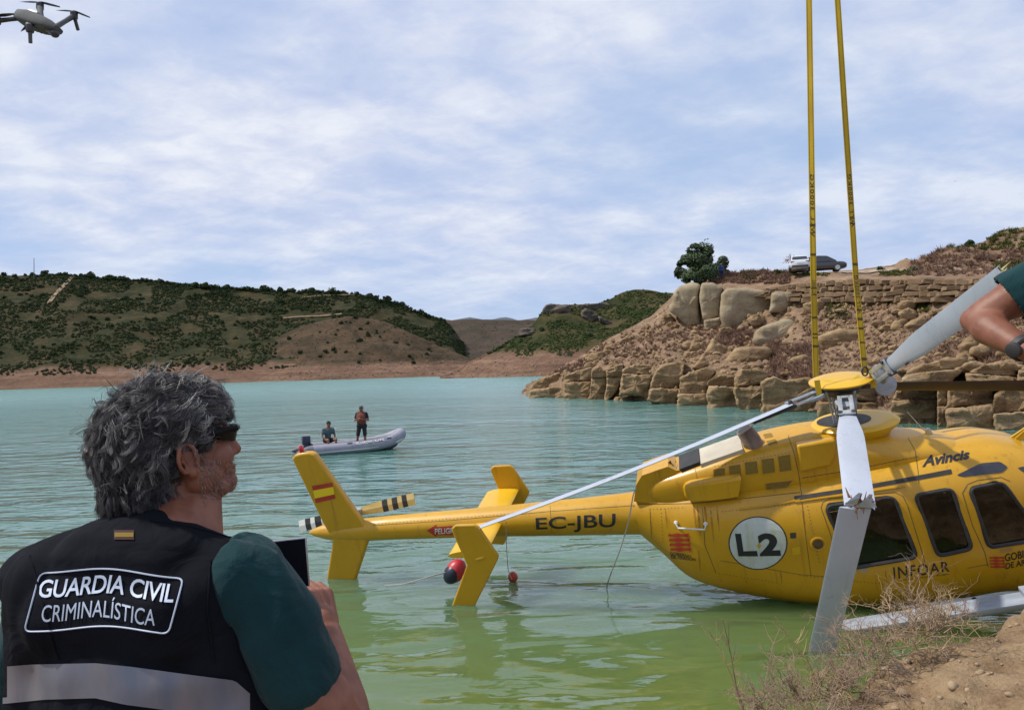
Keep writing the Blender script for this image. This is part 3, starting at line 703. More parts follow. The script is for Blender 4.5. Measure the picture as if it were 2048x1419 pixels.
# ================================================================ vegetation
M_leaf_d = mat('evergreen_leaf', (0.016, 0.032, 0.012), (0.04, 0.062, 0.022), 0.9, rough=0.85, spec=0.2, coords='Generated')
M_leaf_f = mat('scrub_leaf', (0.014, 0.026, 0.010), (0.042, 0.054, 0.02), 0.05, rough=0.9, spec=0.1)
M_bark = mat('bark', (0.07, 0.05, 0.035), (0.12, 0.09, 0.06), 8, rough=0.95, bump=0.5)
def bush_mesh(name, seed, nclump=16, leaf=10, flat=0.62):
    """a rounded evergreen shrub of overlapping leafy clumps, unit radius, base at z=0"""
    r = random.Random(seed); vs = []; fs = []
    for c in range(nclump):
        th = r.uniform(0, 2*pi); u = r.random() ** .5; h = r.uniform(0.1, 1)
        cc = V((cos(th)*u*.72*sqrt(max(.05, 1-h*h*.7)), sin(th)*u*.72*sqrt(max(.05, 1-h*h*.7)), h*flat*1.05)); cr = r.uniform(.24, .42)
        for k in range(leaf):
            n = V((r.gauss(0, 1), r.gauss(0, 1), r.gauss(.3, 1))).normalized(); p = cc + n*cr*r.uniform(.6, 1.05)
            t = n.orthogonal().normalized(); t.rotate(M.Rotation(r.uniform(0, 6), 3, n)); bt = n.cross(t); s = cr*r.uniform(.35, .7)
            i = len(vs); vs += [p + t*s, p + bt*s*.8 + n*s*.3, p - t*s*.9, p - bt*s*.7 - n*s*.3]; fs.append((i, i+1, i+2, i+3))
    b = B(); b.ell((0, 0, flat*.48), (.74, .74, flat*.62), n=9 if nclump > 8 else 6, k=6 if nclump > 8 else 4); i = len(vs)
    vs += [v * (1 + .2*NZ.noise(v*2 + V((seed, 0, 0)))) for v in b.v]; fs += [tuple(q + i for q in f) for f in b.f]
    return vs, fs
bush_var = [bush_mesh('b', i, 18, 9) for i in range(6)]
bush_me = []
for v_, f_ in bush_var:
    me = bpy.data.meshes.new('shrub'); me.from_pydata([tuple(v) for v in v_], [], f_); me.materials.append(M_leaf_f); bush_me.append(me)
small_var = [bush_mesh('s', 50 + i, 6, 6) for i in range(5)]
def plant(bv, px, py):
    h, n = cam_hit(bv, px, py); return h
# individuals that show largest on the far slopes: the picked ones of the photograph first
cand = []
rr = random.Random(11)
def clear_left(x, y): return True
pick = [(222, 653, 16), (268, 662, 12), (150, 650, 11), (250, 598, 18), (160, 592, 16), (40, 590, 12), (85, 590, 11), (215, 640, 12), (100, 640, 12), (60, 645, 10), (20, 648, 12), (130, 650, 9), (300, 640, 9), (330, 660, 8), (450, 660, 9), (640, 713, 10), (692, 705, 11), (720, 708, 9), (655, 685, 7), (675, 660, 7), (700, 645, 7), (735, 648, 7), (815, 690, 9), (760, 675, 8), (605, 640, 9), (560, 640, 9), (640, 665, 7), (585, 615, 9), (520, 600, 9), (480, 610, 9), (430, 600, 10), (390, 590, 9), (330, 585, 10), (280, 590, 9), (550, 655, 8), (510, 660, 8), (470, 650, 8), (395, 690, 9), (360, 660, 8), (760, 720, 7), (825, 718, 7), (790, 655, 6), (860, 660, 7), (880, 685, 6), (140, 690, 8), (145, 705, 9), (300, 695, 8), (215, 690, 9)]
ridge = []
def ridge_y(px): return interp([(c[0], c[3]) for c in colsA], px)[0]
bvAB = bvh_of(hillA, hillB); bvC = bvh_of(hillC)
for x, y, s in pick: cand.append((x, y, s / 2, bvAB))
x = -20
while x < 890:                            # trees along the skyline
    s = rr.uniform(4, 9) if rr.random() < .8 else rr.uniform(9, 13)
    gap = rr.uniform(3, 9) if x > 150 else rr.uniform(6, 26)
    cand.append((x, ridge_y(x) + 2.5, s, bvAB)); x += gap + s * .5
tries = 0
while len(cand) < 285 and tries < 5000:
    tries += 1; x = rr.uniform(0, 900); ry = ridge_y(x); y = ry + (735 - ry) * rr.random() ** 1.3
    dn = NZ.noise(V((x * .012, y * .03, 3)))
    if dn < -0.08 or y > 730: continue
    if 190 < x < 480 and y > 745: continue
    cand.append((x, y, rr.uniform(3.4, 7.0), bvAB))
for k in range(26): cand.append((rr.uniform(1080, 1340), rr.uniform(625, 715), rr.uniform(4, 8), bvD))
for x, y, s in [(1190, 598, 5), (1260, 576, 9), (1275, 578, 7), (1285, 580, 6), (1310, 580, 8), (1325, 582, 7), (1334, 578, 6), (1115, 605, 6), (1128, 606, 4), (912, 640, 6), (935, 640, 6), (944, 640, 5), (958, 641, 6), (970, 642, 6), (1000, 641, 6)]: cand.append((x, y + 2, s, bvC if x < 1060 else bvD))
nS = 0
ZONE = [(60, 'left of the thin mast'), (150, 'between mast and track'), (210, 'right of the track'), (330, 'above the grey hair'), (470, 'above the sunglasses'), (590, 'left of the boat'), (690, 'above the seated boatman'), (780, 'above the standing boatman'), (9999, 'where the skyline drops')]
for i, (x, y, s, bv) in enumerate(cand):
    h = None
    for dy in (0, 2, 4, 7):
        h = plant(bv, x, y + dy)
        if h is not None: break
    if h is None or nS >= 298: continue
    d = -(CAMI @ h).z; r = s * d / F
    o = bpy.data.objects.new('evergreen_shrub', bush_me[i % 6]); COL.objects.link(o)
    o.location = h - V((0, 0, r * .15)); o.scale = (r * rr.uniform(.9, 1.25), r, r * rr.uniform(.95, 1.45)); o.rotation_euler = (0, 0, rr.uniform(0, 6)); nS += 1
    zn = next(w for lim, w in ZONE if x < lim); zy = 'high on' if y < 610 else 'halfway down' if y < 665 else 'low on'
    if bv is bvD: tag(o, 'dark green shrub on the %s of the green headland across the water' % ('crest' if y < 612 else 'upper slope' if y < 665 else 'lower slope'), 'shrub', 'shrubs on the green headland')
    elif bv is bvC: tag(o, 'small dark tree on the crest of the distant brown hillside', 'shrub', 'trees on the distant brown crest')
    elif i < len(pick): tag(o, 'large round dark shrub %s the far hillside, %s' % (zy, zn), 'shrub', 'large shrubs on the far left slope')
    elif y <= ridge_y(x) + 4: tag(o, 'dark evergreen tree on the skyline of the far hill, %s' % zn, 'tree', 'trees along the far left skyline')
    else: tag(o, 'small dark shrub %s the far hillside, %s' % (zy, zn), 'shrub', 'small shrubs on the far left slope')
def scatter(name, label, n, region, bv, smin, smax, mt, dens=None, var=small_var, cat='scrub', zmin=7.5):
    vs = []; fs = []; c = 0; t = 0
    while c < n and t < n * 8:
        t += 1; x, y = region()
        if dens and NZ.noise(V((x * dens[0], y * dens[1], dens[2]))) < dens[3]: continue
        h = plant(bv, x, y)
        if h is None or h.z < zmin: continue
        d = -(CAMI @ h).z; r = rr.uniform(smin, smax) * d / F; a = rr.uniform(0, 6); ca, sa = cos(a) * r, sin(a) * r
        v_, f_ = var[rr.randrange(len(var))]; k = len(vs)
        vs += [(h.x + v.x*ca - v.y*sa, h.y + v.x*sa + v.y*ca, h.z + v.z*r*1.1 - r*.15) for v in v_]; fs += [tuple(i + k for i in f) for f in f_]; c += 1
    o = mk(name, vs, fs, mt, smooth=False, recenter=False); tag(o, label, cat, kind='stuff'); return o
def regA():
    x = rr.uniform(-60, 930); ry = ridge_y(x); return x, ry + 1 + (750 - ry) * rr.random() ** 1.4
scatter('hillside_scrub', 'low green scrub covering the far left hillside', 12500, regA, bvA, 1.2, 4.6, M_leaf_f, (.016, .045, 3, -0.14))
scatter('spur_scrub', 'sparse low scrub dotting the brown spur', 420, lambda: (rr.uniform(500, 930), rr.uniform(636, 735)), bvh_of(hillB), .8, 2.0, M_leaf_f)
scatter('headland_scrub', 'dense green scrub covering the headland across the water', 2600, lambda: (rr.uniform(960, 1345), rr.uniform(580, 722)), bvD, 1.5, 4.2, mat('headland_leaf', (0.022, 0.042, 0.012), (0.062, 0.082, 0.026), 0.5, rough=0.9, spec=.1), (.02, .04, 8, -0.2))
scatter('distant_scrub', 'faint scrub on the distant brown hillside', 260, lambda: (rr.uniform(850, 1070), rr.uniform(645, 725)), bvC, .8, 1.8, M_leaf_f)
# stones of the bare shore
def rubble(name, label, n, region, bv, smin, smax, mt, zr=(0, 99), sink=.2):
    vs = []; fs = []; c = 0; t = 0
    base = []
    for i in range(6):
        b = B(); b.ell((0, 0, 0), (1, .8, .62), n=6, k=4); base.append(([v * (1 + .45*NZ.noise(v*1.3 + V((i*9, 0, 0)))) for v in b.v], b.f))
    while c < n and t < n * 6:
        t += 1; x, y = region(); h = plant(bv, x, y)
        if h is None or not zr[0] <= h.z <= zr[1]: continue
        d = -(CAMI @ h).z; r = (smin + (smax - smin) * rr.random() ** 3) * d / F; R = M.Rotation(rr.uniform(0, 6), 3, V((rr.gauss(0, 1), rr.gauss(0, 1), rr.gauss(0, 1))).normalized())
        v_, f_ = base[rr.randrange(6)]; k = len(vs)
        vs += [h + V((0, 0, r * sink)) + (R @ v) * r for v in v_]; fs += [tuple(i + k for i in f) for f in f_]; c += 1
    o = mk(name, vs, fs, mt, smooth=False, recenter=False); tag(o, label, 'rubble', kind='stuff'); return o
rubble('shore_stones', 'broken stones strewn over the bare far shore', 900, lambda: (rr.uniform(500, 1150), rr.uniform(690, 760)), bvh_of(hillB, hillC, hillD), .6, 2.6, mat('shore_stone', (0.16, 0.11, 0.08), (0.28, 0.21, 0.15), .4, rough=.95), (0, 9))
rubble('scree', 'loose stones scattered over the slope of the near headland', 3800, lambda: (rr.uniform(1090, 2080), rr.uniform(600, 760)), bvE, .8, 7.0, M_rock, (1.5, 9.6))
rubble('ledge_rubble', 'broken rubble at the foot of the waterside ledge', 220, lambda: (rr.uniform(1205, 1345), rr.uniform(788, 806)), bvE, 1.2, 4.5, M_rock, (-1, 4))
# dry brush on the headland
M_brush = mat('dry_brush', (0.13, 0.075, 0.055), (0.25, 0.155, 0.11), 1.2, rough=0.95, spec=.1)
M_grass = mat('slope_grass', (0.05, 0.068, 0.016), (0.11, 0.105, 0.03), 1.0, rough=.9, spec=.1)
def tufts(name, label, spots, bv, mt, blades, wid, spread=.9, cat='brush', up=1.0):
    vs = []; fs = []
    for x, y, s in spots:
        h = plant(bv, x, y)
        if h is None or h.z < .4: continue
        d = -(CAMI @ h).z; L = s * d / F
        for k in range(blades):
            a = rr.uniform(0, 2*pi); e = rr.uniform(0, spread); dr = V((cos(a)*e, sin(a)*e, up*rr.uniform(.5, 1))).normalized()
            b0 = h + V((cos(a)*L*.35*rr.random(), sin(a)*L*.35*rr.random(), -.03)); l = L*rr.uniform(.5, 1.1)
            sd_ = dr.cross(V((rr.gauss(0, 1), rr.gauss(0, 1), rr.gauss(0, 1)))).normalized() * wid * d / F
            mid = b0 + dr*l*.55 + sd_*rr.uniform(-2, 2); tip = mid + (dr + V((rr.gauss(0, .45), rr.gauss(0, .45), rr.gauss(0, .3)))).normalized()*l*.5
            i = len(vs); vs += [b0 - sd_, b0 + sd_, mid + sd_*.8, mid - sd_*.8, tip]; fs += [(i, i+1, i+2, i+3), (i+3, i+2, i+4)]
    o = mk(name, vs, fs, mt, smooth=False, recenter=False); tag(o, label, cat, kind='stuff'); return o
sp = []
def area(n, x0, x1, y0, y1, s0, s1, line=None):
    for _ in range(n): sp.append((rr.uniform(x0, x1), rr.uniform(y0, y1), rr.uniform(s0, s1)))
for _ in range(280):                                      # along the ledge rim and left skyline slope
    x = rr.uniform(1100, 1420); r_ = interp(E_TAB, x); y = lerp(r_[2] - 2, r_[5], rr.random() ** .7); sp.append((x, y, rr.uniform(6, 12)))
area(360, 1540, 1640, 690, 758, 9, 17); area(200, 1440, 1500, 655, 690, 7, 13); area(130, 1400, 1560, 648, 712, 6, 11)
area(300, 1600, 1830, 612, 740, 6, 12); area(420, 1420, 1580, 540, 568, 5, 11); area(400, 1850, 2090, 640, 740, 8, 17); area(420, 1930, 2090, 690, 860, 10, 22)
area(320, 1630, 1800, 775, 845, 10, 18); area(150, 1120, 1340, 660, 745, 5, 9); area(420, 1820, 2090, 500, 552, 7, 14)
tufts('dry_brush', 'leafless reddish brown brush covering the near headland', sp, bvE, M_brush, 20, .55)
sp = []
area(80, 1650, 1700, 605, 640, 5, 9); area(60, 1775, 1800, 592, 608, 5, 8); area(110, 1820, 1860, 600, 625, 5, 10); area(30, 1470, 1530, 632, 645, 4, 7)
area(120, 1760, 1830, 540, 552, 4, 7); area(60, 1560, 1660, 546, 552, 3, 6); area(160, 1990, 2060, 525, 552, 6, 12); area(40, 1480, 1510, 545, 560, 5, 9); area(260, 1890, 2080, 455, 500, 6, 12)
tufts('slope_grass', 'patches of green grass on the slope and road verge', sp, bvE, M_grass, 22, .6, cat='grass')

# ---- the dark tree on the cliff
def leaf_crown(lobes, n, size, seed, mt, name, parent, gap=0.0):
    r = random.Random(seed); vs = []; fs = []
    tot = sum(l[1] ** 2 for l in lobes)
    for c, cr, sq in lobes:
        for _ in range(int(n * cr * cr / tot)):
            v = V((r.gauss(0, 1), r.gauss(0, 1), r.gauss(0, 1))).normalized() * cr * (r.random() ** .38); v.z *= sq
            p = V(c) + v
            if NZ.noise(p * 1.3 + V((seed, 0, 0))) < gap: continue
            nn = (v.normalized() + V((r.gauss(0, .6), r.gauss(0, .6), r.gauss(.3, .6)))).normalized(); t = nn.orthogonal().normalized(); t.rotate(M.Rotation(r.uniform(0, 6), 3, nn)); bt = nn.cross(t)
            s = size * r.uniform(.6, 1.3); i = len(vs); vs += [p + t*s, p + bt*s*.55, p - t*s, p - bt*s*.55]; fs.append((i, i+1, i+2, i+3))
    return mk(name, vs, fs, mt, parent, smooth=False)
def limbs(b, p, dr, L, r, depth, rn, spread=.6):
    q = p + dr * L; b.tube([p, lerp(p, q, .5) + V((rn.gauss(0, .06), rn.gauss(0, .06), 0)) * L, q], [r, r*.85, r*.65], 6)
    if depth <= 0: return
    for k in range(3):
        nd_ = (dr + V((rn.gauss(0, spread), rn.gauss(0, spread), rn.gauss(.15, .3)))).normalized(); limbs(b, lerp(p, q, rn.uniform(.6, 1)), nd_, L * rn.uniform(.55, .8), r * .55, depth - 1, rn, spread)
base = plant(bvE, 1402, 571) or P(1402, 571, 80)
td = -(CAMI @ base).z; k_ = td / F
tree = empty('tree', base, label='dark green leafy tree on top of the cliff beside a person in blue', cat='tree')
tb = B(); limbs(tb, base - V((0, 0, .3)), V((.02, 0, 1)), 34 * k_, .22, 3, random.Random(4)); tb.build('trunk', M_bark, tree)
def tp(px, py, dd=0): return P(px, py, td + dd)
lob = [(tp(1400, 520), 26*k_, .9), (tp(1410, 500), 18*k_, 1.0), (tp(1377, 520), 17*k_, .9), (tp(1365, 545), 18*k_, .8), (tp(1385, 552, -.6), 24*k_, .75), (tp(1412, 545, -.6), 24*k_, .8), (tp(1436, 540, 2.4), 17*k_, 1.0), (tp(1446, 525, 2.4), 12*k_, 1.2), (tp(1414, 486), 7*k_, 1.3), (tp(1381, 502), 9*k_, 1), (tp(1362, 528), 9*k_, 1), (tp(1452, 548, 2.4), 11*k_, .9), (tp(1390, 498), 12*k_, 1)]
leaf_crown(lob, 24000, .13, 3, mat('tree_leaf', (0.022, 0.044, 0.014), (0.060, 0.092, 0.028), 0.8, rough=.7), 'crown', tree, -0.14)
# reddish bare bush behind the white car, green bushes at the road
def road_bush(name, px, py, spx, mt, label, seed, n=500, lf=.09):
    h = plant(bvE, px, py); h = h if h is not None else P(px, py, 72); d = -(CAMI @ h).z; r = spx * d / F
    e = empty(name, h, label=label, cat='shrub'); bb = B(); limbs(bb, h - V((0, 0, .1)), V((0, 0, 1)), r * .7, r * .06, 2, random.Random(seed)); bb.build('stem', M_bark, e)
    leaf_crown([(h + V((0, 0, r*.75)), r*.7, .8), (h + V((r*.45, 0, r*.6)), r*.5, .8), (h + V((-r*.45, .1, r*.55)), r*.5, .8)], n, lf, seed, mt, 'foliage', e, -.1)
M_rustl = mat('rusty_leaf', (0.20, 0.10, 0.07), (0.30, 0.17, 0.12), 2, rough=.9)
road_bush('shrub', 1583, 532, 19, M_rustl, 'sparse rusty pink shrub behind the white car', 21, 260, .07)
road_bush('shrub', 1562, 550, 13, M_grass, 'low green bush left of the white car', 22)
road_bush('shrub', 1838, 545, 17, mat('road_bush_leaf', (0.035, 0.05, 0.015), (0.075, 0.085, 0.028), 2, rough=.9), 'round green bush at the foot of the brown road cutting', 23)
road_bush('shrub', 1760, 542, 8, M_leaf_d, 'tiny dark bush on the road skyline', 24, 200)
road_bush('shrub', 1940, 492, 10, M_leaf_d, 'small dark bush on the crest above the road cutting', 25, 300)

# ---- foreground dry bushes and weeds at the bank edge
M_twig = mat('pink_twig', (0.22, 0.15, 0.11), (0.37, 0.265, 0.19), 9, rough=.9, spec=.2)
M_twig2 = mat('tan_twig', (0.30, 0.21, 0.12), (0.42, 0.31, 0.18), 9, rough=.9, spec=.2)
def twiggy(name, label, base, R, n, seed, mt, hz=.8, r0=.0035, cat='bush', out=1.0):
    """a dead many-branched shrub: wiry crooked stems that fork again and again"""
    rn = random.Random(seed); b = B()
    def grow(p, dr, L, r, dep):
        pts = [p]; 
        for k in range(4):
            dr = (dr + V((rn.gauss(0, .34), rn.gauss(0, .34), rn.gauss(.03, .28)))).normalized(); p = p + dr * L / 4; pts.append(p)
        b.tube(pts, [r, r*.9, r*.8, r*.7, r*.5], 4, cap=False)
        if dep > 0:
            for k in range(rn.choice((2, 3, 3))):
                q = pts[rn.choice((1, 2, 3, 4))]; grow(q, (dr + V((rn.gauss(0, .75), rn.gauss(0, .75), rn.gauss(.15, .5)))).normalized(), L*rn.uniform(.45, .75), r*.62, dep - 1)
    for k in range(n):
        a = rn.uniform(0, 2*pi); grow(V(base) + V((cos(a), sin(a), 0)) * R * .35 * rn.random(), V((cos(a)*out, sin(a)*out, rn.uniform(.3, 1.3)*hz)).normalized(), R*rn.uniform(.5, .8), r0*rn.uniform(.7, 1.3), 3)
    return tag(b.build(name, mt, smooth=True, sharp=None), label, cat)
def bank_pt(px, py):
    h = cam_hit(bvBank, px, py)[0]; return h if h is not None else PZ(px, py, .4)
BUSH = [((1850, 1268, 4.9), .40, 20, 'tangled dry bush with pale forked tips in front of the landing skid', M_twig),
        ((1742, 1306, 4.75), .33, 17, 'dense pinkish dry bush at the bank edge under the lettered door', M_twig),
        ((1675, 1372, 4.4), .32, 18, 'dense dry bush right beside the hanging blade tip', M_twig),
        ((1610, 1400, 4.3), .34, 20, 'wide dead bush at the bottom of the picture left of the blade tip', M_twig),
        ((1560, 1440, 4.1), .28, 14, 'low dead bush cut by the bottom edge', M_twig),
        ((1595, 1450, 3.95), .24, 12, 'dead bush hugging the foot of the earth bank', M_twig),
        ((1900, 1232, 5.3), .22, 10, 'small dry bush at the brink of the earth bank near the right edge', M_twig2),
        ((1790, 1225, 5.1), .24, 7, 'spiky pale twigs standing up before the yellow belly', M_twig2)]
BUSH += [((1880, 1250, 5.15), .30, 16, 'straw coloured dry bush right of the forked one, over the earth brink', M_twig2),
         ((1815, 1290, 4.8), .28, 18, 'straw coloured bush filling the gap between the two pinkish bushes', M_twig2),
         ((1735, 1335, 4.6), .28, 18, 'low pinkish tangle just right of the dipping blade', M_twig),
         ((1660, 1395, 4.35), .26, 16, 'straw coloured tangle under the blade tip', M_twig2),
         ((1525, 1415, 4.25), .24, 14, 'thin dead bush next to the leaning stalks', M_twig),
         ((1640, 1430, 4.05), .20, 12, 'dense dead bush against the lower left of the earth bank', M_twig)]
for i, ((bx, by, bd), R_, n_, lb, m_) in enumerate(BUSH):
    twiggy('dry_bush', lb, P(bx, by, bd), R_, int(n_ * 0.95), 300 + i, m_, r0=.0040)['group'] = 'dry bushes on the bank'
def stalk(label, pts, r, seed, mt):
    rn = random.Random(seed); b = B(); P3 = [P(*p) for p in pts]; b.tube(P3, [r * (1 - .12*i) for i in range(len(P3))], 5)
    for k in range(5):
        q = lerp(P3[rn.randrange(1, len(P3)-1)], P3[-1], rn.random()*.6); dr = V((rn.gauss(0, 1), rn.gauss(0, 1), rn.uniform(.6, 1.4))).normalized(); b.tube([q, q + dr*.06, q + dr*.1 + V((0, 0, .03))], [r*.6, r*.5, r*.3], 4)
    tag(b.build('weed_stalk', mt), label, 'weed', 'dead weed stalks')
stalk('bare dead stalk leaning left at the water edge, tallest of the weeds', [(1490, 1425, 4.3), (1472, 1370, 4.3), (1462, 1310, 4.3), (1446, 1238, 4.3)], .0045, 1, mat('dark_twig', (0.10, 0.075, 0.05), (0.2, 0.15, 0.09), 12))
stalk('second dead stalk left of the tallest one, with a pale tip', [(1488, 1428, 4.35), (1462, 1350, 4.35), (1438, 1295, 4.35), (1414, 1255, 4.35)], .004, 2, M_twig2)
stalk('slanting tan stalk reaching toward the hanging blade', [(1650, 1400, 4.5), (1615, 1320, 4.5), (1575, 1270, 4.5), (1551, 1232, 4.5)], .004, 3, M_twig2)
stalk('thin upright stalk between the leaning stalks and the dead bush', [(1538, 1425, 4.4), (1535, 1350, 4.4), (1545, 1290, 4.4), (1560, 1255, 4.4)], .003, 4, M_twig)
# ================================================================ helicopter
HUB = P(1683, 775, 8.8)
HM = M.Translation(HUB) @ M.Rotation(rad(-14), 4, 'Z') @ M.Rotation(rad(-6.5), 4, 'Y') @ M.Rotation(rad(13), 4, 'X')
HI = HM.inverted()
HO = HI @ CO
def HL(px, py, yl=0.0):                  # pixel -> helicopter frame on the plane y = yl
    dr = HI.to_3x3() @ (P(px, py, 1) - CO); t = (yl - HO.y) / dr.y; return HO + dr * t
def HD(px, py, d): return HI @ P(px, py, d)
def paint_mat(name, c, dirt=0.55, rough=0.32):
    """weathered gloss paint: faint mottling, run-down brown streaks and dust on top"""
    m = bpy.data.materials.new(name); m.use_nodes = True; t = m.node_tree; b = t.nodes['Principled BSDF']
    tcn = nd(t, 'ShaderNodeTexCoord')
    n = nd(t, 'ShaderNodeTexNoise', i_Scale=1.6, i_Detail=6.0, i_Roughness=0.6); t.links.new(tcn.outputs['Object'], n.inputs[0])
    mpn = nd(t, 'ShaderNodeMapping'); mpn.inputs['Scale'].default_value = (9, 9, 0.5); t.links.new(tcn.outputs['Object'], mpn.inputs[0])
    st = nd(t, 'ShaderNodeTexNoise', i_Scale=1.6, i_Detail=5.0, i_Roughness=0.7); t.links.new(mpn.outputs[0], st.inputs[0])
    sp_ = nd(t, 'ShaderNodeTexNoise', i_Scale=45, i_Detail=3.0); t.links.new(tcn.outputs['Object'], sp_.inputs[0])
    base = ramp(t, [(0.35, tuple(x * 0.86 for x in c)), (0.65, c)], n.outputs[0])
    f = mth(t, 'MULTIPLY', ramp(t, [(0.56, 0.0), (0.72, 1.0)], st.outputs[0]).outputs[0], dirt)
    f2 = mth(t, 'MULTIPLY', ramp(t, [(0.66, 0.0), (0.74, 1.0)], sp_.outputs[0]).outputs[0], dirt * .8)
    col = mixc(t, mth(t, 'MAXIMUM', f, f2), base.outputs[0], (c[0]*.42 + .02, c[1]*.34 + .01, c[2]*.4 + .012))
    t.links.new(col, b.inputs['Base Color'])
    t.links.new(ramp(t, [(0.3, rough), (0.7, rough + .22)], n.outputs[0]).outputs[0], b.inputs['Roughness'])
    b.inputs['Coat Weight'].default_value = 0.25; b.inputs['Coat Roughness'].default_value = 0.2
    bp = nd(t, 'ShaderNodeBump', i_Strength=0.12, i_Distance=0.02); t.links.new(n.outputs[0], bp.inputs['Height']); t.links.new(bp.outputs[0], b.inputs['Normal'])
    return m
YEL = (0.56, 0.295, 0.003)
M_yel = paint_mat('yellow_paint', YEL)
M_yel2 = paint_mat('yellow_paint_clean', (0.66, 0.38, 0.005), 0.12)
M_blk = mat('black_rubber', (0.012, 0.012, 0.013), (0.03, 0.028, 0.028), 8, rough=0.6)
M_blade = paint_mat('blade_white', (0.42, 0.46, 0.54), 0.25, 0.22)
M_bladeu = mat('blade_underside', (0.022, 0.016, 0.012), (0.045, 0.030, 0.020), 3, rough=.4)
M_gry = mat('grey_metal', (0.28, 0.31, 0.34), (0.40, 0.43, 0.46), 10, rough=.4, metal=.3)
M_dkm = mat('dark_metal', (0.03, 0.03, 0.035), (0.08, 0.075, 0.07), 10, rough=.5, metal=.4)
M_alu = mat('skid_grey', (0.22, 0.25, 0.29), (0.32, 0.35, 0.40), 3, rough=.5, stretch=(1, 6, 6))
M_brn = mat('scorched_metal', (0.15, 0.10, 0.085), (0.30, 0.23, 0.20), 4, rough=.55, metal=.3)
M_torn = mat('torn_composite', (0.16, 0.05, 0.02), (0.40, 0.22, 0.11), 30, rough=.9, bump=.8)
M_cream = mat('cream_panel', (0.42, 0.37, 0.28), (0.52, 0.47, 0.37), 3, rough=.5)
M_mesh = mat('intake_mesh', (0.16, 0.10, 0.012), (0.24, 0.15, 0.02), 120, rough=.8, lo=.45, hi=.55)
M_txt = mat('black_lettering', (0.014, 0.014, 0.02), rough=.45)
M_red = mat('red_marking', (0.36, 0.02, 0.015), (0.42, 0.035, 0.02), 6, rough=.45)
M_wht = mat('white_marking', (0.60, 0.63, 0.64), (0.52, 0.52, 0.46), 4, rough=.45)
M_wht2 = mat('white_paint', (0.66, 0.66, 0.63), rough=.4)
def glass_mat():
    m = bpy.data.materials.new('tinted_glass'); m.use_nodes = True; t = m.node_tree; t.nodes.clear()
    g = nd(t, 'ShaderNodeBsdfGlossy', i_Roughness=0.02); g.inputs[0].default_value = (1, 1, 1, 1)
    tr = nd(t, 'ShaderNodeBsdfTransparent'); tr.inputs[0].default_value = (0.24, 0.26, 0.27, 1)
    f = nd(t, 'ShaderNodeFresnel', i_IOR=1.5); mx = nd(t, 'ShaderNodeMixShader'); o = nd(t, 'ShaderNodeOutputMaterial')
    t.links.new(f.outputs[0], mx.inputs[0]); t.links.new(tr.outputs[0], mx.inputs[1]); t.links.new(g.outputs[0], mx.inputs[2]); t.links.new(mx.outputs[0], o.inputs[0]); return m
M_glass = glass_mat()
heli = empty('helicopter', mw=HM, label='yellow rescue helicopter half in the water with broken white rotor blades', cat='helicopter')

BODY = [(-2.60, -1.03, -1.57, .27, 2.2), (-2.34, -1.00, -1.86, .36, 2.4), (-2.12, -.99, -2.12, .45, 2.6), (-1.95, -.98, -2.22, .51, 2.8), (-1.35, -.95, -2.40, .65, 3.0), (-.77, -.92, -2.51, .73, 3.2),
        (-.19, -.85, -2.58, .76, 3.3), (.38, -.80, -2.60, .77, 3.3), (.94, -.76, -2.57, .77, 3.2), (1.34, -.74, -2.54, .76, 3.0), (1.7, -.82, -2.57, .74, 2.8), (2.1, -1.10, -2.52, .68, 2.5), (2.5, -1.45, -2.45, .55, 2.3), (2.8, -1.75, -2.35, .36, 2.1), (2.96, -2.0, -2.2, .12, 2.0)]
COWL = [(-2.50, -.90, -1.10, .16, 2.5), (-2.44, -.83, -1.14, .22, 2.8), (-2.1, -.74, -1.16, .32, 3.2), (-1.78, -.655, -1.16, .37, 3.4), (-1.22, -.53, -1.16, .42, 3.6), (-.74, -.455, -1.16, .44, 3.6), (-.34, -.43, -1.16, .45, 3.4), (.2, -.52, -1.12, .45, 3.0), (.52, -.61, -1.1, .44, 2.8), (.84, -.665, -1.08, .41, 2.6), (1.1, -.74, -1.06, .36, 2.4), (1.3, -.84, -1.04, .28, 2.2), (1.5, -.93, -1.03, .17, 2.0), (1.68, -.99, -1.03, .06, 2.0)]
def loft(tab, n=40, xs=None, step=.06):
    xs = xs or [tab[0][0] + (tab[-1][0] - tab[0][0]) * i / int((tab[-1][0] - tab[0][0]) / step) for i in range(int((tab[-1][0] - tab[0][0]) / step) + 1)]
    vs = []
    for x in xs:
        zt, zb, w, e = smooth_tab(tab, x); zc = (zt + zb) / 2; hz = (zt - zb) / 2
        for j in range(n):
            q = 2*pi*j/n + pi/n; c, s = cos(q), sin(q)
            vs.append(V((x, math.copysign(abs(c) ** (2/e), c) * w, zc + math.copysign(abs(s) ** (2/e), s) * hz)))
    fs = [(i*n+j, i*n+(j+1) % n, (i+1)*n+(j+1) % n, (i+1)*n+j) for i in range(len(xs)-1) for j in range(n)]
    fs += [tuple(range(n)), tuple((len(xs)-1)*n+j for j in range(n))[::-1]]
    return vs, [f[::-1] for f in fs]
def rounded(poly, r=5.0, k=5):          # rounded pixel polygon
    out = []; n = len(poly)
    for i in range(n):
        p, a, b = V(poly[i]), V(poly[i-1]), V(poly[(i+1) % n])
        da, db = (a-p), (b-p); ra = min(r, da.length*.45); rb = min(r, db.length*.45); s, e = p + da.normalized()*ra, p + db.normalized()*rb
        for j in range(k+1):
            t = j/k; out.append(s*(1-t)**2 + p*2*t*(1-t) + e*t*t)
    return out
WIN = [rounded([(1651, 1012), (1788, 993), (1834, 1113), (1697, 1136)], 14), rounded([(1830, 990), (1904, 977), (1944, 1096), (1876, 1111)], 13), rounded([(1939, 977), (2004, 964), (2092, 1076), (1978, 1094)], 13)]
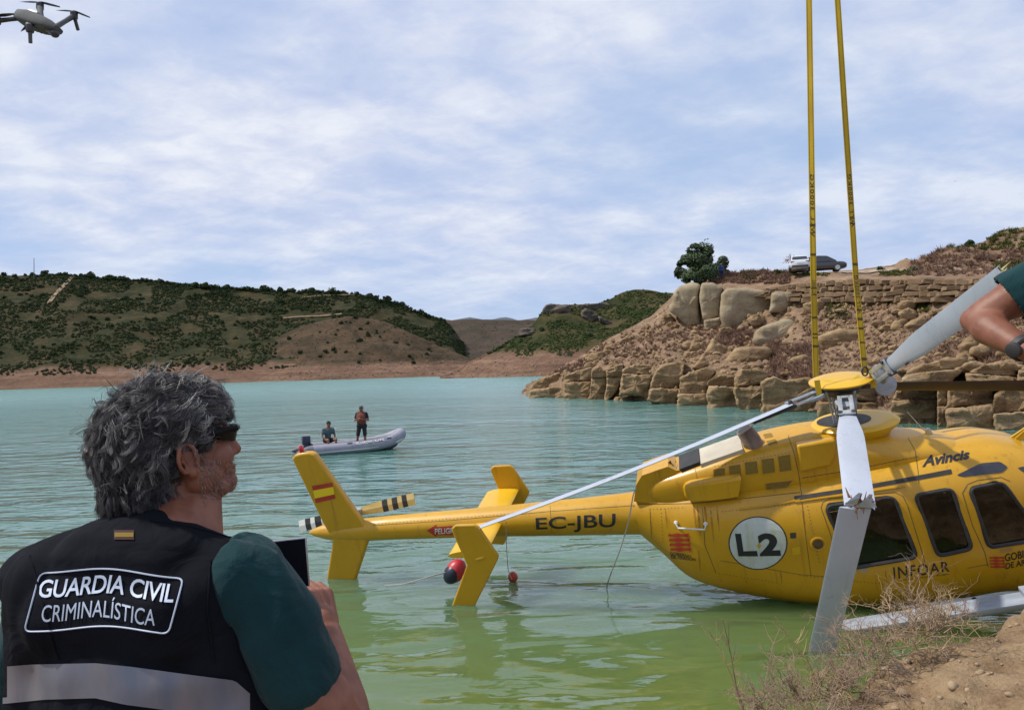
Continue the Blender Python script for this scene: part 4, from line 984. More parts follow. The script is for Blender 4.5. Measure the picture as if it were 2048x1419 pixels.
NOSEWIN = [rounded([(2108, 968), (2150, 1000), (2188, 1062), (2120, 1075)], 10)]
bv_, bf_ = loft(BODY)
def cutter(pl):
    b = B(); near = [HL(x, y, -.75) for x, y in pl]; near = [V((p.x, 0, p.z)) for p in near]
    cx_ = sum((p for p in near), V()) / len(near)
    b.prism([p + V((0, -1.2, 0)) for p in near], (0, 2.4, 0)); return b
def body_mods(o):
    o.data.materials.append(M_yel); o.data.materials.append(M_dkm)
    s = o.modifiers.new('s', 'SOLIDIFY'); s.thickness = 0.03; s.offset = -1; s.material_offset = 1
    for pl in WIN:
        c = cutter(pl); me = bpy.data.meshes.new('c'); me.from_pydata([tuple(v) for v in c.v], [], c.f); me.update()
        bm = bmesh.new(); bm.from_mesh(me); bmesh.ops.recalc_face_normals(bm, faces=bm.faces); bm.to_mesh(me); bm.free()
        co = bpy.data.objects.new('cut', me); TMP.collection.objects.link(co); CUTS.append(co)
        m = o.modifiers.new('b', 'BOOLEAN'); m.object = co; m.operation = 'DIFFERENCE'; m.solver = 'EXACT'
CUTS = []
M_lin = mat('cabin_lining', (0.025, 0.025, 0.028), (0.04, 0.04, 0.043), 6, rough=.9)
solid_bvh = BVHTree.FromPolygons(bv_, bf_)
bm_ = bmesh.new(); tm = bpy.data.meshes.new('t'); tm.from_pydata([tuple(v) for v in bv_], [], bf_); bm_.from_mesh(tm); bmesh.ops.recalc_face_normals(bm_, faces=bm_.faces); bm_.to_mesh(tm); bm_.free()
bv2, bf2 = mesh_data(tm)
body_me = evaluated(bv2, bf2, [body_mods])
for c in CUTS: bpy.data.objects.remove(c)
body_me.materials.clear()
body = link('fuselage', body_me, [M_yel, M_lin], heli, local=True, sharp=35)
cv_, cf_ = loft(COWL)
cowl = mk('engine_cowling', cv_, cf_, M_yel, heli, True, sharp=40)
BOOM = [(-7.27, -1.13, .012), (-7.20, -1.13, .05), (-7.05, -1.135, .095), (-6.85, -1.15, .135), (-6.5, -1.165, .155), (-6.0, -1.175, .165), (-4.5, -1.235, .2), (-3.2, -1.29, .245), (-2.55, -1.31, .275)]
bb = B(); bb.tube([(x, 0, z) for x, z, r in BOOM], [r for x, z, r in BOOM], 28); boom = bb.build('tail_boom', M_yel, heli, True)
boomb = BVHTree.FromPolygons(bb.v, bb.f)
# boom-cowling fairing with the torn rear edge
bb = B()
prof = [(1268, 1000), (1272, 968), (1284, 948), (1336, 930), (1352, 938), (1368, 936), (1378, 962), (1392, 985), (1395, 1010)]
for sgn in (-1, 1):
    pass
ring = [HL(x, y, -.20) for x, y in prof]
bb.prism([V((p.x, -.24, p.z)) for p in ring], (0, .48, 0)); fair = bb.build('tail_fairing', M_yel, heli, True, smooth=False)
fairb = BVHTree.FromPolygons(bb.v, bb.f)
bb = B(); r2 = random.Random(5)
for k in range(26):
    p = HL(lerp(1330, 1392, r2.random()), lerp(926, 940, r2.random()), r2.uniform(-.2, .2)); b_ = V((r2.gauss(0, .05), r2.gauss(0, .05), r2.gauss(.02, .05)))
    bb.add([p, p + b_, p + V((r2.gauss(0, .06), r2.gauss(0, .04), -.05))], [(0, 1, 2)])
bb.build('torn_edge', M_torn, heli, True, smooth=False)

OWN = {id(solid_bvh): body, id(boomb): boom}
ALL = [(solid_bvh), BVHTree.FromPolygons(cv_, cf_), boomb, fairb]
def hhit(px, py, lift=.004, only=None):
    dr = (HI.to_3x3() @ (P(px, py, 1) - CO)).normalized(); best = None
    for b in (only or ALL):
        h = b.ray_cast(HO, dr)
        if h[0] is not None and (best is None or h[3] < best[3]): best = h
    if best is None: return None
    n = best[1] if best[1].dot(dr) < 0 else -best[1]
    return best[0] + n * lift
def decal(name, q, vs, fs, mt, parent=None, lift=.005, nx=10, ny=5, only=None):
    vs, fs = sliced(vs, fs, nx, ny); out = []
    for v in vs:
        p = bilin(q, v.x, v.y); out.append(hhit(p.x, p.y, lift, only))
    good = [f for f in fs if all(out[i] is not None for i in f)]
    out = [o if o is not None else V((0, 0, 0)) for o in out]
    used = sorted({i for f in good for i in f}); rm = {i: k for k, i in enumerate(used)}
    return mk(name, [out[i] for i in used], [tuple(rm[i] for i in f) for f in good], mt, parent or OWN.get(id(only[0]) if only else 0, heli), True, smooth=False)
def decal_poly(name, poly, mt, lift=.004, nx=6, ny=6, parent=None, only=None):
    x0 = min(p[0] for p in poly); x1 = max(p[0] for p in poly); y0 = min(p[1] for p in poly); y1 = max(p[1] for p in poly)
    vs = [V(((p[0]-x0)/(x1-x0), (y1-p[1])/(y1-y0), 0)) for p in poly]
    return decal(name, [(x0, y1), (x1, y1), (x1, y0), (x0, y0)], vs, [tuple(range(len(vs)))], mt, parent, lift, nx, ny, only)
def decal_text(name, body_, q, mt, bold=0, shear=0, space=1, lift=.005, only=None, nx=10, ny=4):
    vs, fs = text_polys(body_, bold, shear, space); return decal(name, q, vs, fs, mt, None, lift, nx, ny, only)
def seam(name, path, wpx, mt, closed=False, lift=.003, step=6, only=None, hgt=0.0, parent=None):
    pts = []
    pth = [V(p) for p in path] + ([V(path[0])] if closed else [])
    for a, b in zip(pth, pth[1:]):
        n = max(1, int((b-a).length/step)); pts += [lerp(a, b, i/n) for i in range(n)]
    pts.append(pth[-1]); H3 = [hhit(p.x, p.y, lift, only) for p in pts]
    bb = B(); run = []
    def flush():
        if len(run) > 1: bb.tube(run, wpx * 8.6 / F / 2, 5)
    for h in H3:
        if h is None or (run and (h - run[-1]).length > .25): flush(); run = []
        if h is not None: run.append(h)
    flush()
    if bb.v: return bb.build(name, mt, parent or heli, True)

# windows: rubber rim, pane
for i, pl in enumerate(WIN):
    rim = [hhit(p.x, p.y, .004, [solid_bvh]) for p in pl]
    bb = B(); bb.tube(rim + [rim[0], rim[1]], .022, 6, cap=False); w = bb.build('window', M_blk, heli, True)
    c = sum(rim, V()) / len(rim); bb = B(); cc = hhit(sum(p.x for p in pl)/len(pl), sum(p.y for p in pl)/len(pl), -.012, [solid_bvh])
    ring1 = [hhit(*(lerp(V((sum(p.x for p in pl)/len(pl), sum(p.y for p in pl)/len(pl))), p, .5)), -.012, [solid_bvh]) for p in pl]; ring2 = [hhit(p.x, p.y, -.012, [solid_bvh]) for p in pl]; n = len(pl)
    bb.add([cc] + ring1 + ring2, [(0, 1+j, 1+(j+1) % n) for j in range(n)] + [(1+j, 1+n+j, 1+n+(j+1) % n, 1+(j+1) % n) for j in range(n)])
    bb.build('pane', M_glass, w, True)
    far = [V((p.x, -p.y, p.z)) for p in ring2]; bb = B(); bb.add([V((cc.x, -cc.y, cc.z))] + far, [(0, 1+j, 1+(j+1) % n) for j in range(n)]); bb.build('pane', M_glass, w, True)
# cabin interior
M_int = mat('dark_upholstery', (0.03, 0.03, 0.034), (0.055, 0.055, 0.06), 9, rough=.8)
for x in (-.32, .45, 1.2):
    for y in (-.36, .36):
        bb = B(); bb.box((x, y, -2.05), (.22, .22, .06), bev=.03); bb.box((x - .2, y, -1.72), (.05, .21, .33), M.Rotation(rad(-8), 3, 'Y'), bev=.03); bb.box((x - .24, y, -1.3), (.04, .12, .09), bev=.025); bb.build('seat', M_int, heli, True)
bb = B(); bb.box((.55, 0, -2.22), (1.1, .60, .02)); bb.build('cabin_floor', M_int, heli, True)
bb = B(); bb.box((-.62, 0, -1.68), (.02, .58, .52)); bb.build('rear_bulkhead', M_int, heli, True)
bb = B(); bb.box((1.95, 0, -1.75), (.12, .5, .22), bev=.04); bb.build('instrument_panel', M_int, heli, True)
# eyebrow window, dark gap under the cowling
decal_poly('roof_window', rounded([(1912, 950), (1962, 926), (2000, 923), (2016, 934), (2005, 944), (1925, 953)], 6), mat('dark_glass', (0.02, 0.02, 0.03), rough=.08, spec=.8), .006, 10, 4)
def band(name, top, bot, mt, lift=.006, only=None):
    poly = top + bot[::-1]; return decal_poly(name, poly, mt, lift, 14, 3, only=only)
band('cowling_gap', [(1588, 992), (1700, 975), (1800, 957), (1902, 938)], [(1590, 1000), (1700, 983), (1800, 966), (1904, 947)], M_blk)
# door seams
for pth in ([(1642, 1015), (1646, 1003), (1660, 997), (1790, 984), (1806, 992), (1815, 1010), (1848, 1115), (1850, 1135)], [(1642, 1015), (1660, 1065), (1668, 1090)], [(1935, 1135), (1975, 1128)],
            [(1925, 985), (1935, 968), (1955, 960), (2002, 954), (2020, 962)], [(1925, 985), (1945, 1050), (1970, 1105), (1976, 1132)], [(1405, 1015), (1410, 1090), (1432, 1145)], [(1576, 870), (1588, 905), (1598, 950), (1604, 995)], [(1816, 875), (1830, 900), (1836, 940), (1838, 966)]):
    seam('panel_seam', pth, 1.1, M_dkm, lift=.001)
def rivets(path, gap=7.0, only=None, r=.0065):
    bb = B(); pth = [V(p) for p in path]
    for a, b in zip(pth, pth[1:]):
        n = max(1, int((b - a).length / gap))
        for i in range(n):
            q = lerp(a, b, i / n); h = hhit(q.x, q.y, .0005, only)
            if h is not None: bb.add([h + V((r, 0, 0)), h + V((0, -.003, r)), h + V((-r, 0, 0)), h + V((0, -.003, -r)), h + V((0, -.007, 0))], [(0, 1, 4), (1, 2, 4), (2, 3, 4), (3, 0, 4)])
    if bb.v: bb.build('rivet_row', M_dkm, heli, True, smooth=False)['kind'] = 'stuff'
for pth in ([(1300, 1018), (1302, 1072)], [(1322, 1018), (1326, 1090)], [(1300, 1018), (1372, 1014)], [(750, 1047), (900, 1037), (1060, 1023)], [(1445, 1022), (1585, 1008)], [(1615, 1012), (1640, 1130)], [(1600, 1150), (1780, 1168)], [(1606, 900), (1655, 890)], [(1608, 955), (1700, 940), (1820, 915)], [(1410, 1090), (1432, 1145), (1560, 1165)], [(1430, 932), (1585, 903)]):
    rivets(pth)
for pth in ([(1604, 1003), (1610, 1060), (1622, 1150)], [(1440, 1120), (1600, 1148), (1700, 1156)], [(1300, 1016), (1303, 1075)], [(1100, 1010), (1104, 1066)], [(1390, 935), (1400, 985)], [(1604, 955), (1700, 940), (1836, 912)]):
    seam('panel_seam', pth, .9, M_dkm, lift=.001)
seam('cowling_seam', [(1275, 1008), (1390, 1006), (1480, 997), (1600, 984)], 1.3, M_dkm, lift=.001)
seam('boom_seam', [(745, 1050), (900, 1040), (1100, 1022), (1270, 1010)], .9, M_dkm, lift=.001)
seam('step_rail', [(1478, 1018), (1540, 1011), (1600, 1000)], 3.5, M_yel, lift=.012)
seam('door_rail', [(1590, 1004), (1650, 995), (1720, 985), (1810, 972)], 3.5, M_yel, lift=.012)
# intake screens
GR = [[(1426.5, 938), (1450, 935), (1451, 956), (1428, 959)], [(1457, 931), (1481, 928), (1483, 951), (1459, 955)], [(1489, 924), (1514, 921), (1517, 946), (1491, 950)], [(1522, 918), (1548, 915), (1551, 944), (1525, 948)], [(1555, 912), (1580, 908), (1584, 940), (1559, 944)],
      [(1530.5, 965.6), (1586, 959), (1575, 976), (1533, 981)], [(1526, 869), (1544, 866), (1546, 873), (1530, 876)], [(1532, 883), (1552, 878), (1556, 886), (1538, 890)]]
for g in GR:
    o = decal_poly('intake_screen', rounded(g, 2, 3), M_mesh, .003)
    seam('screen_frame', rounded(g, 2, 3), 1.5, M_yel, True, .004, parent=o)
# fairing bulge in front of the intake screens, side scoop, exhausts
bb = B(); q0, q1 = HL(1592, 905, -.47), HL(1660, 905, -.47)
pl = [HL(1590, 884, -.40), HL(1668, 872, -.40), HL(1667, 900, -.40), HL(1658, 925, -.40), HL(1597, 938, -.40)]
bb.prism([V((p.x, -.37, p.z)) for p in pl], (0, -.14, 0)); o = bb.build('intake_fairing', M_yel, heli, True, sharp=30)
bv = o.modifiers.new('b', 'BEVEL'); bv.width = .03; bv.segments = 3
bb = B(); p0, p1 = HL(1372, 985, -.42), HL(1462, 972, -.42)
pts = [lerp(p0, p1, t) for t in (-.05, .02, .15, .5, .95, 1.12)]; [bb.v.append(V((p.x + (.06 if i == 5 and s_ > .3 else 0), -.38 + c_ * w_, p.z + .012 + s_ * h_))) for i, (p, h_, w_) in enumerate(zip(pts, (.05, .095, .115, .125, .13, .13), (.03, .10, .14, .16, .16, .15))) for c_, s_ in ((1, -1), (-.7, -1), (-1, -.8), (-1, .75), (-.75, 1), (1, 1))]; [(bb.f.append((i*6+j, i*6+(j+1) % 6, (i+1)*6+(j+1) % 6, (i+1)*6+j)), bb.m.append(0)) for i in range(5) for j in range(6)]; bb.f.append((5, 4, 3, 2, 1, 0)); bb.m.append(0); sc = bb.build('side_scoop', M_yel, heli, True)
bb = B(); q = V((p1.x, -.40, p1.z)); bb.box(q + V((-.02, .0, .01)), (.012, .12, .105)); bb.build('scoop_opening', M_blk, sc, True)
for yy in (-.16, .2):
    bb = B(); e0 = HL(1512, 900, yy); e1 = HL(1502, 878, yy); e2 = HL(1488, 858, yy)
    bb.tube([e0, e1, e2], [(.14, .12), (.125, .11), (.10, .10)], 16, up=(0, 1, 0)); ex = bb.build('exhaust_stack', M_brn, heli, True)
    bb = B(); bb.tube([e1, lerp(e1, e2, 1.015)], [(.10, .09), (.085, .085)], 16, up=(0, 1, 0)); bb.build('exhaust_mouth', M_blk, ex, True)
bb = B(); r = [HL(1400, 913, -.05), HL(1482, 884, -.05), HL(1490, 900, -.05), HL(1402, 925, -.05)]; bb.prism([V((p.x, -.3, p.z)) for p in r], (0, .55, 0)); bb.build('heat_shield', M_cream, heli, True, smooth=False)
bb = B(); r = [HL(1358, 926, -.05), HL(1398, 911, -.05), HL(1400, 922, -.05), HL(1366, 934, -.05)]; bb.prism([V((p.x, -.26, p.z)) for p in r], (0, .5, 0)); bb.build('engine_bay_gap', M_blk, heli, True, smooth=False)
# rotor deck fairing: lens-shaped lip with the dark mast opening
dc = HL(1712, 858, 0); dc = V((.10, 0, -.43))
bb = B(); bb.lathe(dc, [(.36, -.16), (.40, -.10), (.47, -.04), (.485, -.005), (.46, .02), (.40, .032), (.32, .03)], n=40, sy=.86); bb.build('deck_fairing', M_yel2, heli, True, sharp=60)
bb = B(); bb.lathe(dc + V((-.12, 0, .012)), [(.30, 0), (.30, .025)], n=32, sy=.78); bb.build('mast_opening', M_blk, heli, True)
# vertical fin
def plate(name, pix, y0, th, mt, lower=None, bev=.03):
    pts = [HL(x, y, y0) for x, y in pix]; pts = [V((p.x, y0 - th/2, p.z)) for p in pts]
    bb = B(); bb.prism(pts, (0, th, 0)); o = bb.build(name, mt, heli, True, sharp=35); b = o.modifiers.new('b', 'BEVEL'); b.width = bev; b.segments = 3; b.limit_method = 'ANGLE'; return o, pts, bb
fin, fpts, fbb = plate('vertical_fin', [(587, 914), (592, 907), (606, 903), (622, 902), (632, 905), (646, 925), (742, 1062), (738, 1080), (708, 1172), (690, 1230), (640, 1228), (653, 1172), (668, 1078), (648, 1042), (590, 922)], -.07, .11, M_yel)
finb = BVHTree.FromPolygons(fbb.v, fbb.f); OWN[id(finb)] = fin
for nm, (a, b_), m_ in (('flag_stripe', (0, .27), M_red), ('flag_stripe', (.27, .73), mat('flag_yellow', (0.80, 0.55, 0.01), rough=.4)), ('flag_stripe', (.73, 1), M_red)):
    tl, tr, br, bl = V((624, 971)), V((665, 964)), V((671, 996)), V((632, 1005))
    decal(nm, [lerp(tl, bl, b_), lerp(tr, br, b_), lerp(tr, br, a), lerp(tl, bl, a)], [V((0, 0, 0)), V((1, 0, 0)), V((1, 1, 0)), V((0, 1, 0))], [(0, 1, 2, 3)], m_, lift=.005, nx=2, ny=2, only=[finb])
bb = B(); p = HL(604, 903, -.07); bb.lathe(p, [(.03, -.02), (.035, .01), (.033, .06), (.02, .09), (.004, .1)], n=14); bb.build('tail_beacon', mat('red_lens', (0.5, 0.01, 0.01), rough=.15, coat=.5), fin, True)
# stabiliser and its end plates
bb = B(); bb.tube([(-4.62, y, -1.20) for y in (-1.0, -.6, 0, .6, 1.0)], [(.045, .25)] * 5, 18, up=(0, 0, 1)); bb.build('stabiliser', M_yel2, heli, True)
NP = [(904, 1054), (912, 1048), (950, 1047), (959, 1053), (998, 1110), (996, 1118), (955, 1200), (938, 1235), (896, 1232), (908, 1200), (934, 1128), (905, 1062)]
npl, npts, nbb = plate('end_plate', NP, -1.0, .05, M_yel, bev=.018)
bb = B(); bb.prism([V((p.x, 1.0, p.z)) for p in npts], (0, .05, 0)); o = bb.build('end_plate', M_yel, heli, True, sharp=35); b = o.modifiers.new('b', 'BEVEL'); b.width = .018; b.segments = 3; b.limit_method = 'ANGLE'
bb = B(); p = HL(960, 1116, -1.03); bb.tube([p + V((.06, 0, .01)), p, p + V((-.06, 0, -.012))], [.008, .02, .012], 8); bb.build('position_light', M_yel2, npl, True)
# tail rotor
TRH = HL(713, 1024, .32); bb = B(); bb.tube([TRH + V((0, -.32, -.05)), TRH + V((0, .06, 0))], .05, 10); bb.box(TRH + V((0, .02, 0)), (.09, .06, .05), bev=.01); bb.build('tail_rotor_hub', M_gry, heli, True)
M_trb = mat('tail_blade_tan', (0.50, 0.37, 0.12), (0.58, 0.45, 0.18), 5, rough=.4)
for tip, segs in ((HL(829, 997, .36), [(.0, .42, 0), (.42, .52, 1), (.52, .60, 0), (.60, .70, 1), (.70, .78, 0), (.78, .87, 1), (.87, 1.0, 0)]), (HL(599, 1052, .36), [(.0, .38, 0), (.38, .48, 1), (.48, .58, 2), (.58, .70, 1), (.70, .78, 2), (.78, .88, 1), (.88, 1, 2)])):
    bb = B(); ax = (tip - TRH); up = V((0, .35, 1)); up = (up - ax.normalized() * up.dot(ax.normalized())).normalized(); nn = ax.normalized().cross(up)
    for a, b_, mi in segs:
        c0, c1 = .055 + .03 * min(1, a*4), .055 + .03 * min(1, b_*4)
        A_, B_ = TRH + ax*(.06 + .94*a), TRH + ax*(.06 + .94*b_)
        bb.add([A_ + up*c0, A_ + nn*.012, A_ - up*c0, A_ - nn*.012, B_ + up*c1, B_ + nn*.012, B_ - up*c1, B_ - nn*.012], [(0, 1, 5, 4), (1, 2, 6, 5), (2, 3, 7, 6), (3, 0, 4, 7), (3, 2, 1, 0), (4, 5, 6, 7)], mi)
    bb.build('tail_rotor_blade', [M_trb, M_blk, M_wht2], heli, True, smooth=False)
# markings
SB = [solid_bvh]; BM = [boomb]
M_rust = mat('rust_streak', (0.30, 0.13, 0.006), (0.42, 0.20, 0.006), 9, rough=.7)
for x_, y_, l_, w_ in ((1386, 1010, 46, 2.2), (1394, 1011, 60, 1.6), (1408, 1012, 34, 2.6), (1420, 1012, 72, 1.4), (1433, 1012, 50, 1.2), (1396, 1100, 42, 1.5), (1603, 1000, 60, 1.2), (1560, 1140, 26, 1.6), (1330, 1016, 40, 1.2), (1770, 1140, 26, 1.4)):
    decal_poly('rust_streak', [(x_, y_), (x_ + w_, y_), (x_ + w_*1.6 + l_*.06, y_ + l_*.5), (x_ + w_*.9 + l_*.1, y_ + l_), (x_ + w_*.5 + l_*.1, y_ + l_), (x_ + l_*.03, y_ + l_*.5)], M_rust, .002, 2, 6, only=SB)

decal_text('registration_lettering', 'EC-JBU', [(1073, 1065), (1231, 1061), (1231, 1026), (1071, 1035)], M_txt, .012, only=BM + [fairb])
decal_poly('danger_arrow', [(854, 1060), (873, 1048), (873, 1053), (918, 1050), (918, 1069), (873, 1069), (873, 1073)], M_red, .004, only=BM)
decal_text('danger_lettering', 'PELIGRO', [(870, 1067), (918, 1065), (918, 1054), (870, 1056)], M_wht, .02, lift=.007, only=BM)
def circ(cx_, cy_, r, n=40, sq=1.0): return [(cx_ + cos(2*pi*i/n)*r, cy_ - sin(2*pi*i/n)*r*sq) for i in range(n)]
decal_poly('roundel_rim', circ(1516, 1085, 59, sq=.905), M_txt, .003, 8, 8, only=SB)
decal_poly('roundel', circ(1516, 1085, 56.5, sq=.905), mat('roundel_white', (0.50, 0.545, 0.56), (0.40, 0.41, 0.30), 5, rough=.4, stretch=(2, 2, .6), lo=.45, hi=.7), .005, 8, 8, only=SB)
decal_poly('roundel_lettering', [(1470, 1066), (1482, 1066), (1487, 1101), (1514, 1100), (1516, 1111), (1477, 1111)], M_txt, .008, only=SB)
decal_text('roundel_lettering', '2', [(1520, 1111), (1562, 1110), (1556, 1064), (1514, 1066)], M_txt, .05, lift=.008, only=SB)
decal_poly('roundel_emblem', [(1514, 1090), (1518, 1083), (1522, 1090), (1518, 1097)], mat('emblem_gold', (0.45, 0.30, 0.03), rough=.5), .009, 3, 3, only=SB)
def bars(x0, y0, x1, y1, dx, n=4, amp=2.0, th=.52):
    for k in range(n):
        t0 = k / n; up_, lo_ = [], []
        for i in range(13):
            u = i / 12; wv = sin(u * 3.4 * pi) * amp * .5; ya = lerp(y0, y1, (k + .1) / n); yb = lerp(y0, y1, (k + .1 + th) / n)
            sh = dx * (k / n); up_.append((lerp(x0, x1, u) + sh, ya + wv - amp*.3 + u * (0))); lo_.append((lerp(x0, x1, u) + sh, yb - wv + amp*.3))
        decal_poly('red_bar', up_ + lo_[::-1], M_red, .005, 8, 2, only=SB)
bars(1337, 1066, 1378, 1104, 6, 4)
decal_text('government_lettering', 'GOBIERNO', [(1341, 1109), (1383, 1115), (1383, 1109), (1340, 1102)], M_txt, .02, only=SB)
decal_text('government_lettering', 'DE ARAGON', [(1343, 1115), (1391, 1121), (1391, 1115), (1342, 1108.5)], M_txt, .02, only=SB)
decal_text('operator_lettering', 'Avincis', [(1844, 934), (1940, 917), (1938, 898), (1846, 911)], M_txt, .035, .2, lift=.006)
decal_text('service_lettering', 'INFOAR', [(1788, 1157), (1899, 1142), (1897, 1121), (1786, 1133)], M_txt, .004, 0, 1.15, only=SB)
decal_text('service_lettering', 'Incendios Forestales Aragón', [(1792, 1163), (1899, 1148), (1899, 1144), (1792, 1159)], M_txt, .0, 0, 1.05, only=SB)
bars(1979, 1112, 2008, 1136, 2, 4, 1.5)
decal_text('government_lettering', 'GOBIERNO', [(2010, 1122), (2092, 1106), (2090, 1090), (2009, 1107)], M_txt, .012, only=SB)
decal_text('government_lettering', 'DE ARAGÓN', [(2011, 1137), (2094, 1120), (2092, 1105), (2011, 1122)], M_txt, .012, only=SB)
decal_poly('vent_plate', [(1580, 1065), (1592, 1064), (1592, 1075), (1581, 1076)], M_dkm, .004, 3, 3, only=SB)
decal_poly('data_placard', [(1584, 1094), (1600, 1092), (1601, 1107), (1585, 1109)], M_yel2, .004, 3, 3, only=SB)
decal_poly('door_placard', [(1718, 1137), (1736, 1135), (1736, 1142), (1718, 1144)], mat('placard', (0.35, 0.30, 0.2), rough=.5), .004, 3, 3, only=SB)
decal_poly('sill_placard', [(2000, 1098), (2024, 1094), (2024, 1101), (2000, 1105)], mat('placard_brown', (0.35, 0.20, 0.06), rough=.5), .004, 3, 3, only=SB)
fc = hhit(1636, 1087, 0, SB); fn = V((0, -1, .05)).normalized(); RQ = fn.to_track_quat('Z', 'Y').to_matrix()
bb = B(); bb.lathe(fc, [(.085, -.01), (.085, .004), (.07, .010), (.062, .003)], RQ, 24); bb.build('fuel_cap_ring', M_yel, heli, True)
bb = B(); bb.lathe(fc, [(.055, 0), (.055, .012), (.02, .016)], RQ, 20); bb.build('fuel_cap', mat('cap_bronze', (0.09, 0.06, 0.03), (0.16, 0.11, 0.06), 20, rough=.4, metal=.5), heli, True)
ha, hb = hhit(1352, 1044, 0, SB), hhit(1411, 1046, 0, SB)
bb = B(); bb.tube([ha, ha + V((0, -.05, 0)), ha + V((.02, -.07, -.045)), hb + V((-.02, -.07, -.045)), hb + V((0, -.05, 0)), hb], .011, 8); bb.ell(ha + V((0, -.015, 0)), (.028, .02, .028)); bb.ell(hb + V((0, -.015, 0)), (.028, .02, .028)); bb.build('hand_rail', M_wht2, heli, True)
bb = B(); a0 = HL(1858, 872, 0); a1 = HL(1815, 824, 0); bb.lathe(a0 - V((0, 0, .02)), [(.07, 0), (.045, .05), (.018, .12)], n=12, sy=.5); bb.tube([a0 + V((0, 0, .06)), lerp(a0, a1, .35), a1], [.018, .009, .005], 8); bb.build('whip_antenna', M_cream, heli, True)
# wire strike cutter and nose glazing at the right edge
bb = B(); w0, w1, w2 = HL(1980, 912, 0), HL(2015, 893, 0), HL(2075, 838, 0)
bb.tube([w0, w1, w2], [.02, .03, .018], 8, flat=.4); bb.tube([w0 + V((.05, 0, 0)), w2 + V((-.12, 0, -.1))], .018, 8); bb.tube([HL(1960, 897, 0), HL(2010, 880, 0)], .014, 8); bb.prism([HL(2013, 880, -.01), HL(2018, 900, -.01), HL(2072, 858, -.01), HL(2075, 838, -.01)], (0, .02, 0)); bb.build('wire_cutter', M_yel2, heli, True, sharp=30)
decal_poly('windscreen', rounded([(2034, 935), (2062, 930), (2120, 985), (2160, 1060), (2120, 1010), (2070, 960)], 4), MATS['dark_glass'], .006, 8, 8, only=SB)

# ---- rotor head
bb = B(); bb.tube([(-.02, 0, -.6), (-.02, 0, .02)], .055, 14); bb.build('mast', M_dkm, heli, True)
bb = B(); bb.lathe((0, 0, .09), [(.05, -.055), (.30, -.03), (.352, -.004), (.352, .008), (.30, .026), (.15, .042), (.02, .046)], n=48); bb.build('hub_cap', M_yel2, heli, True, sharp=60)
bb = B(); bb.lathe((0, 0, 0), [(.12, -.10), (.2, -.05), (.22, 0), (.2, .045)], n=20); bb.box((0, 0, -.01), (.30, .06, .025), bev=.01); bb.box((0, 0, -.012), (.06, .30, .025), bev=.01); bb.build('yoke', M_dkm, heli, True)
for k in range(4):
    a = k * pi/2 + .5; bb = B(); bb.tube([(cos(a)*.2, sin(a)*.2, -.02), (cos(a)*.14, sin(a)*.14, -.48)], .013, 8); bb.ell((cos(a)*.2, sin(a)*.2, -.02), (.025, .025, .03)); bb.build('pitch_link', M_gry, heli, True)
bb = B(); bb.lathe((0, 0, -.42), [(.10, -.03), (.19, -.02), (.2, .01), (.12, .03)], n=20); bb.build('swashplate', M_dkm, heli, True)
WUP = HI.to_3x3() @ V((0, 0, 1)); TOC = lambda p: (HO - p).normalized()
def chordframe(a, b_, facing, twist=0.0):
    ax = (b_ - a).normalized(); n = (facing - ax * facing.dot(ax)).normalized()
    if twist: n.rotate(M.Rotation(twist, 3, ax))
    return ax, n, ax.cross(n)
def blade_part(name, a, b_, w0, w1, facing, mt, th=.03, steps=8, twist=(0, 0), taper=None, mi_back=None, jag=0, seed=0, bend=0.0, parent=None):
    """a rotor blade length: aerofoil section, chord w along the span from a to b_"""
    rn = random.Random(seed); bb = B(); NP_ = 14; rings = []
    for i in range(steps + 1):
        t = i / steps; p = lerp(a, b_, t); ax, n, c = chordframe(a, b_, facing, lerp(twist[0], twist[1], t)); w = lerp(w0, w1, t) if taper is None else taper(t)
        p = p - n * bend * sin(t * pi)
        for j in range(NP_):
            q = 2*pi*j/NP_; cx_ = cos(q)*.5; tz = sin(q) * th/2 * (1 - .55 * max(0, -cx_*2)) * (.6 + .4*abs(sin(q)))
            e = p + c * (cx_ * w) + n * tz
            if jag and i == steps: e += ax * rn.uniform(-jag, jag)
            if jag and i == 0 and jag < 0: pass
            bb.v.append(e)
    for i in range(steps):
        for j in range(NP_):
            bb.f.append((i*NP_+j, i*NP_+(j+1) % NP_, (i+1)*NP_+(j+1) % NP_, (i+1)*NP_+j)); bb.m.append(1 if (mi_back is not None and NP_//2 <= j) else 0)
    bb.f.append(tuple(range(NP_))[::-1]); bb.m.append(0); bb.f.append(tuple(steps*NP_+j for j in range(NP_))); bb.m.append(0)
    return bb.build(name, mt if isinstance(mt, list) else [mt], parent or heli, True, sharp=50)
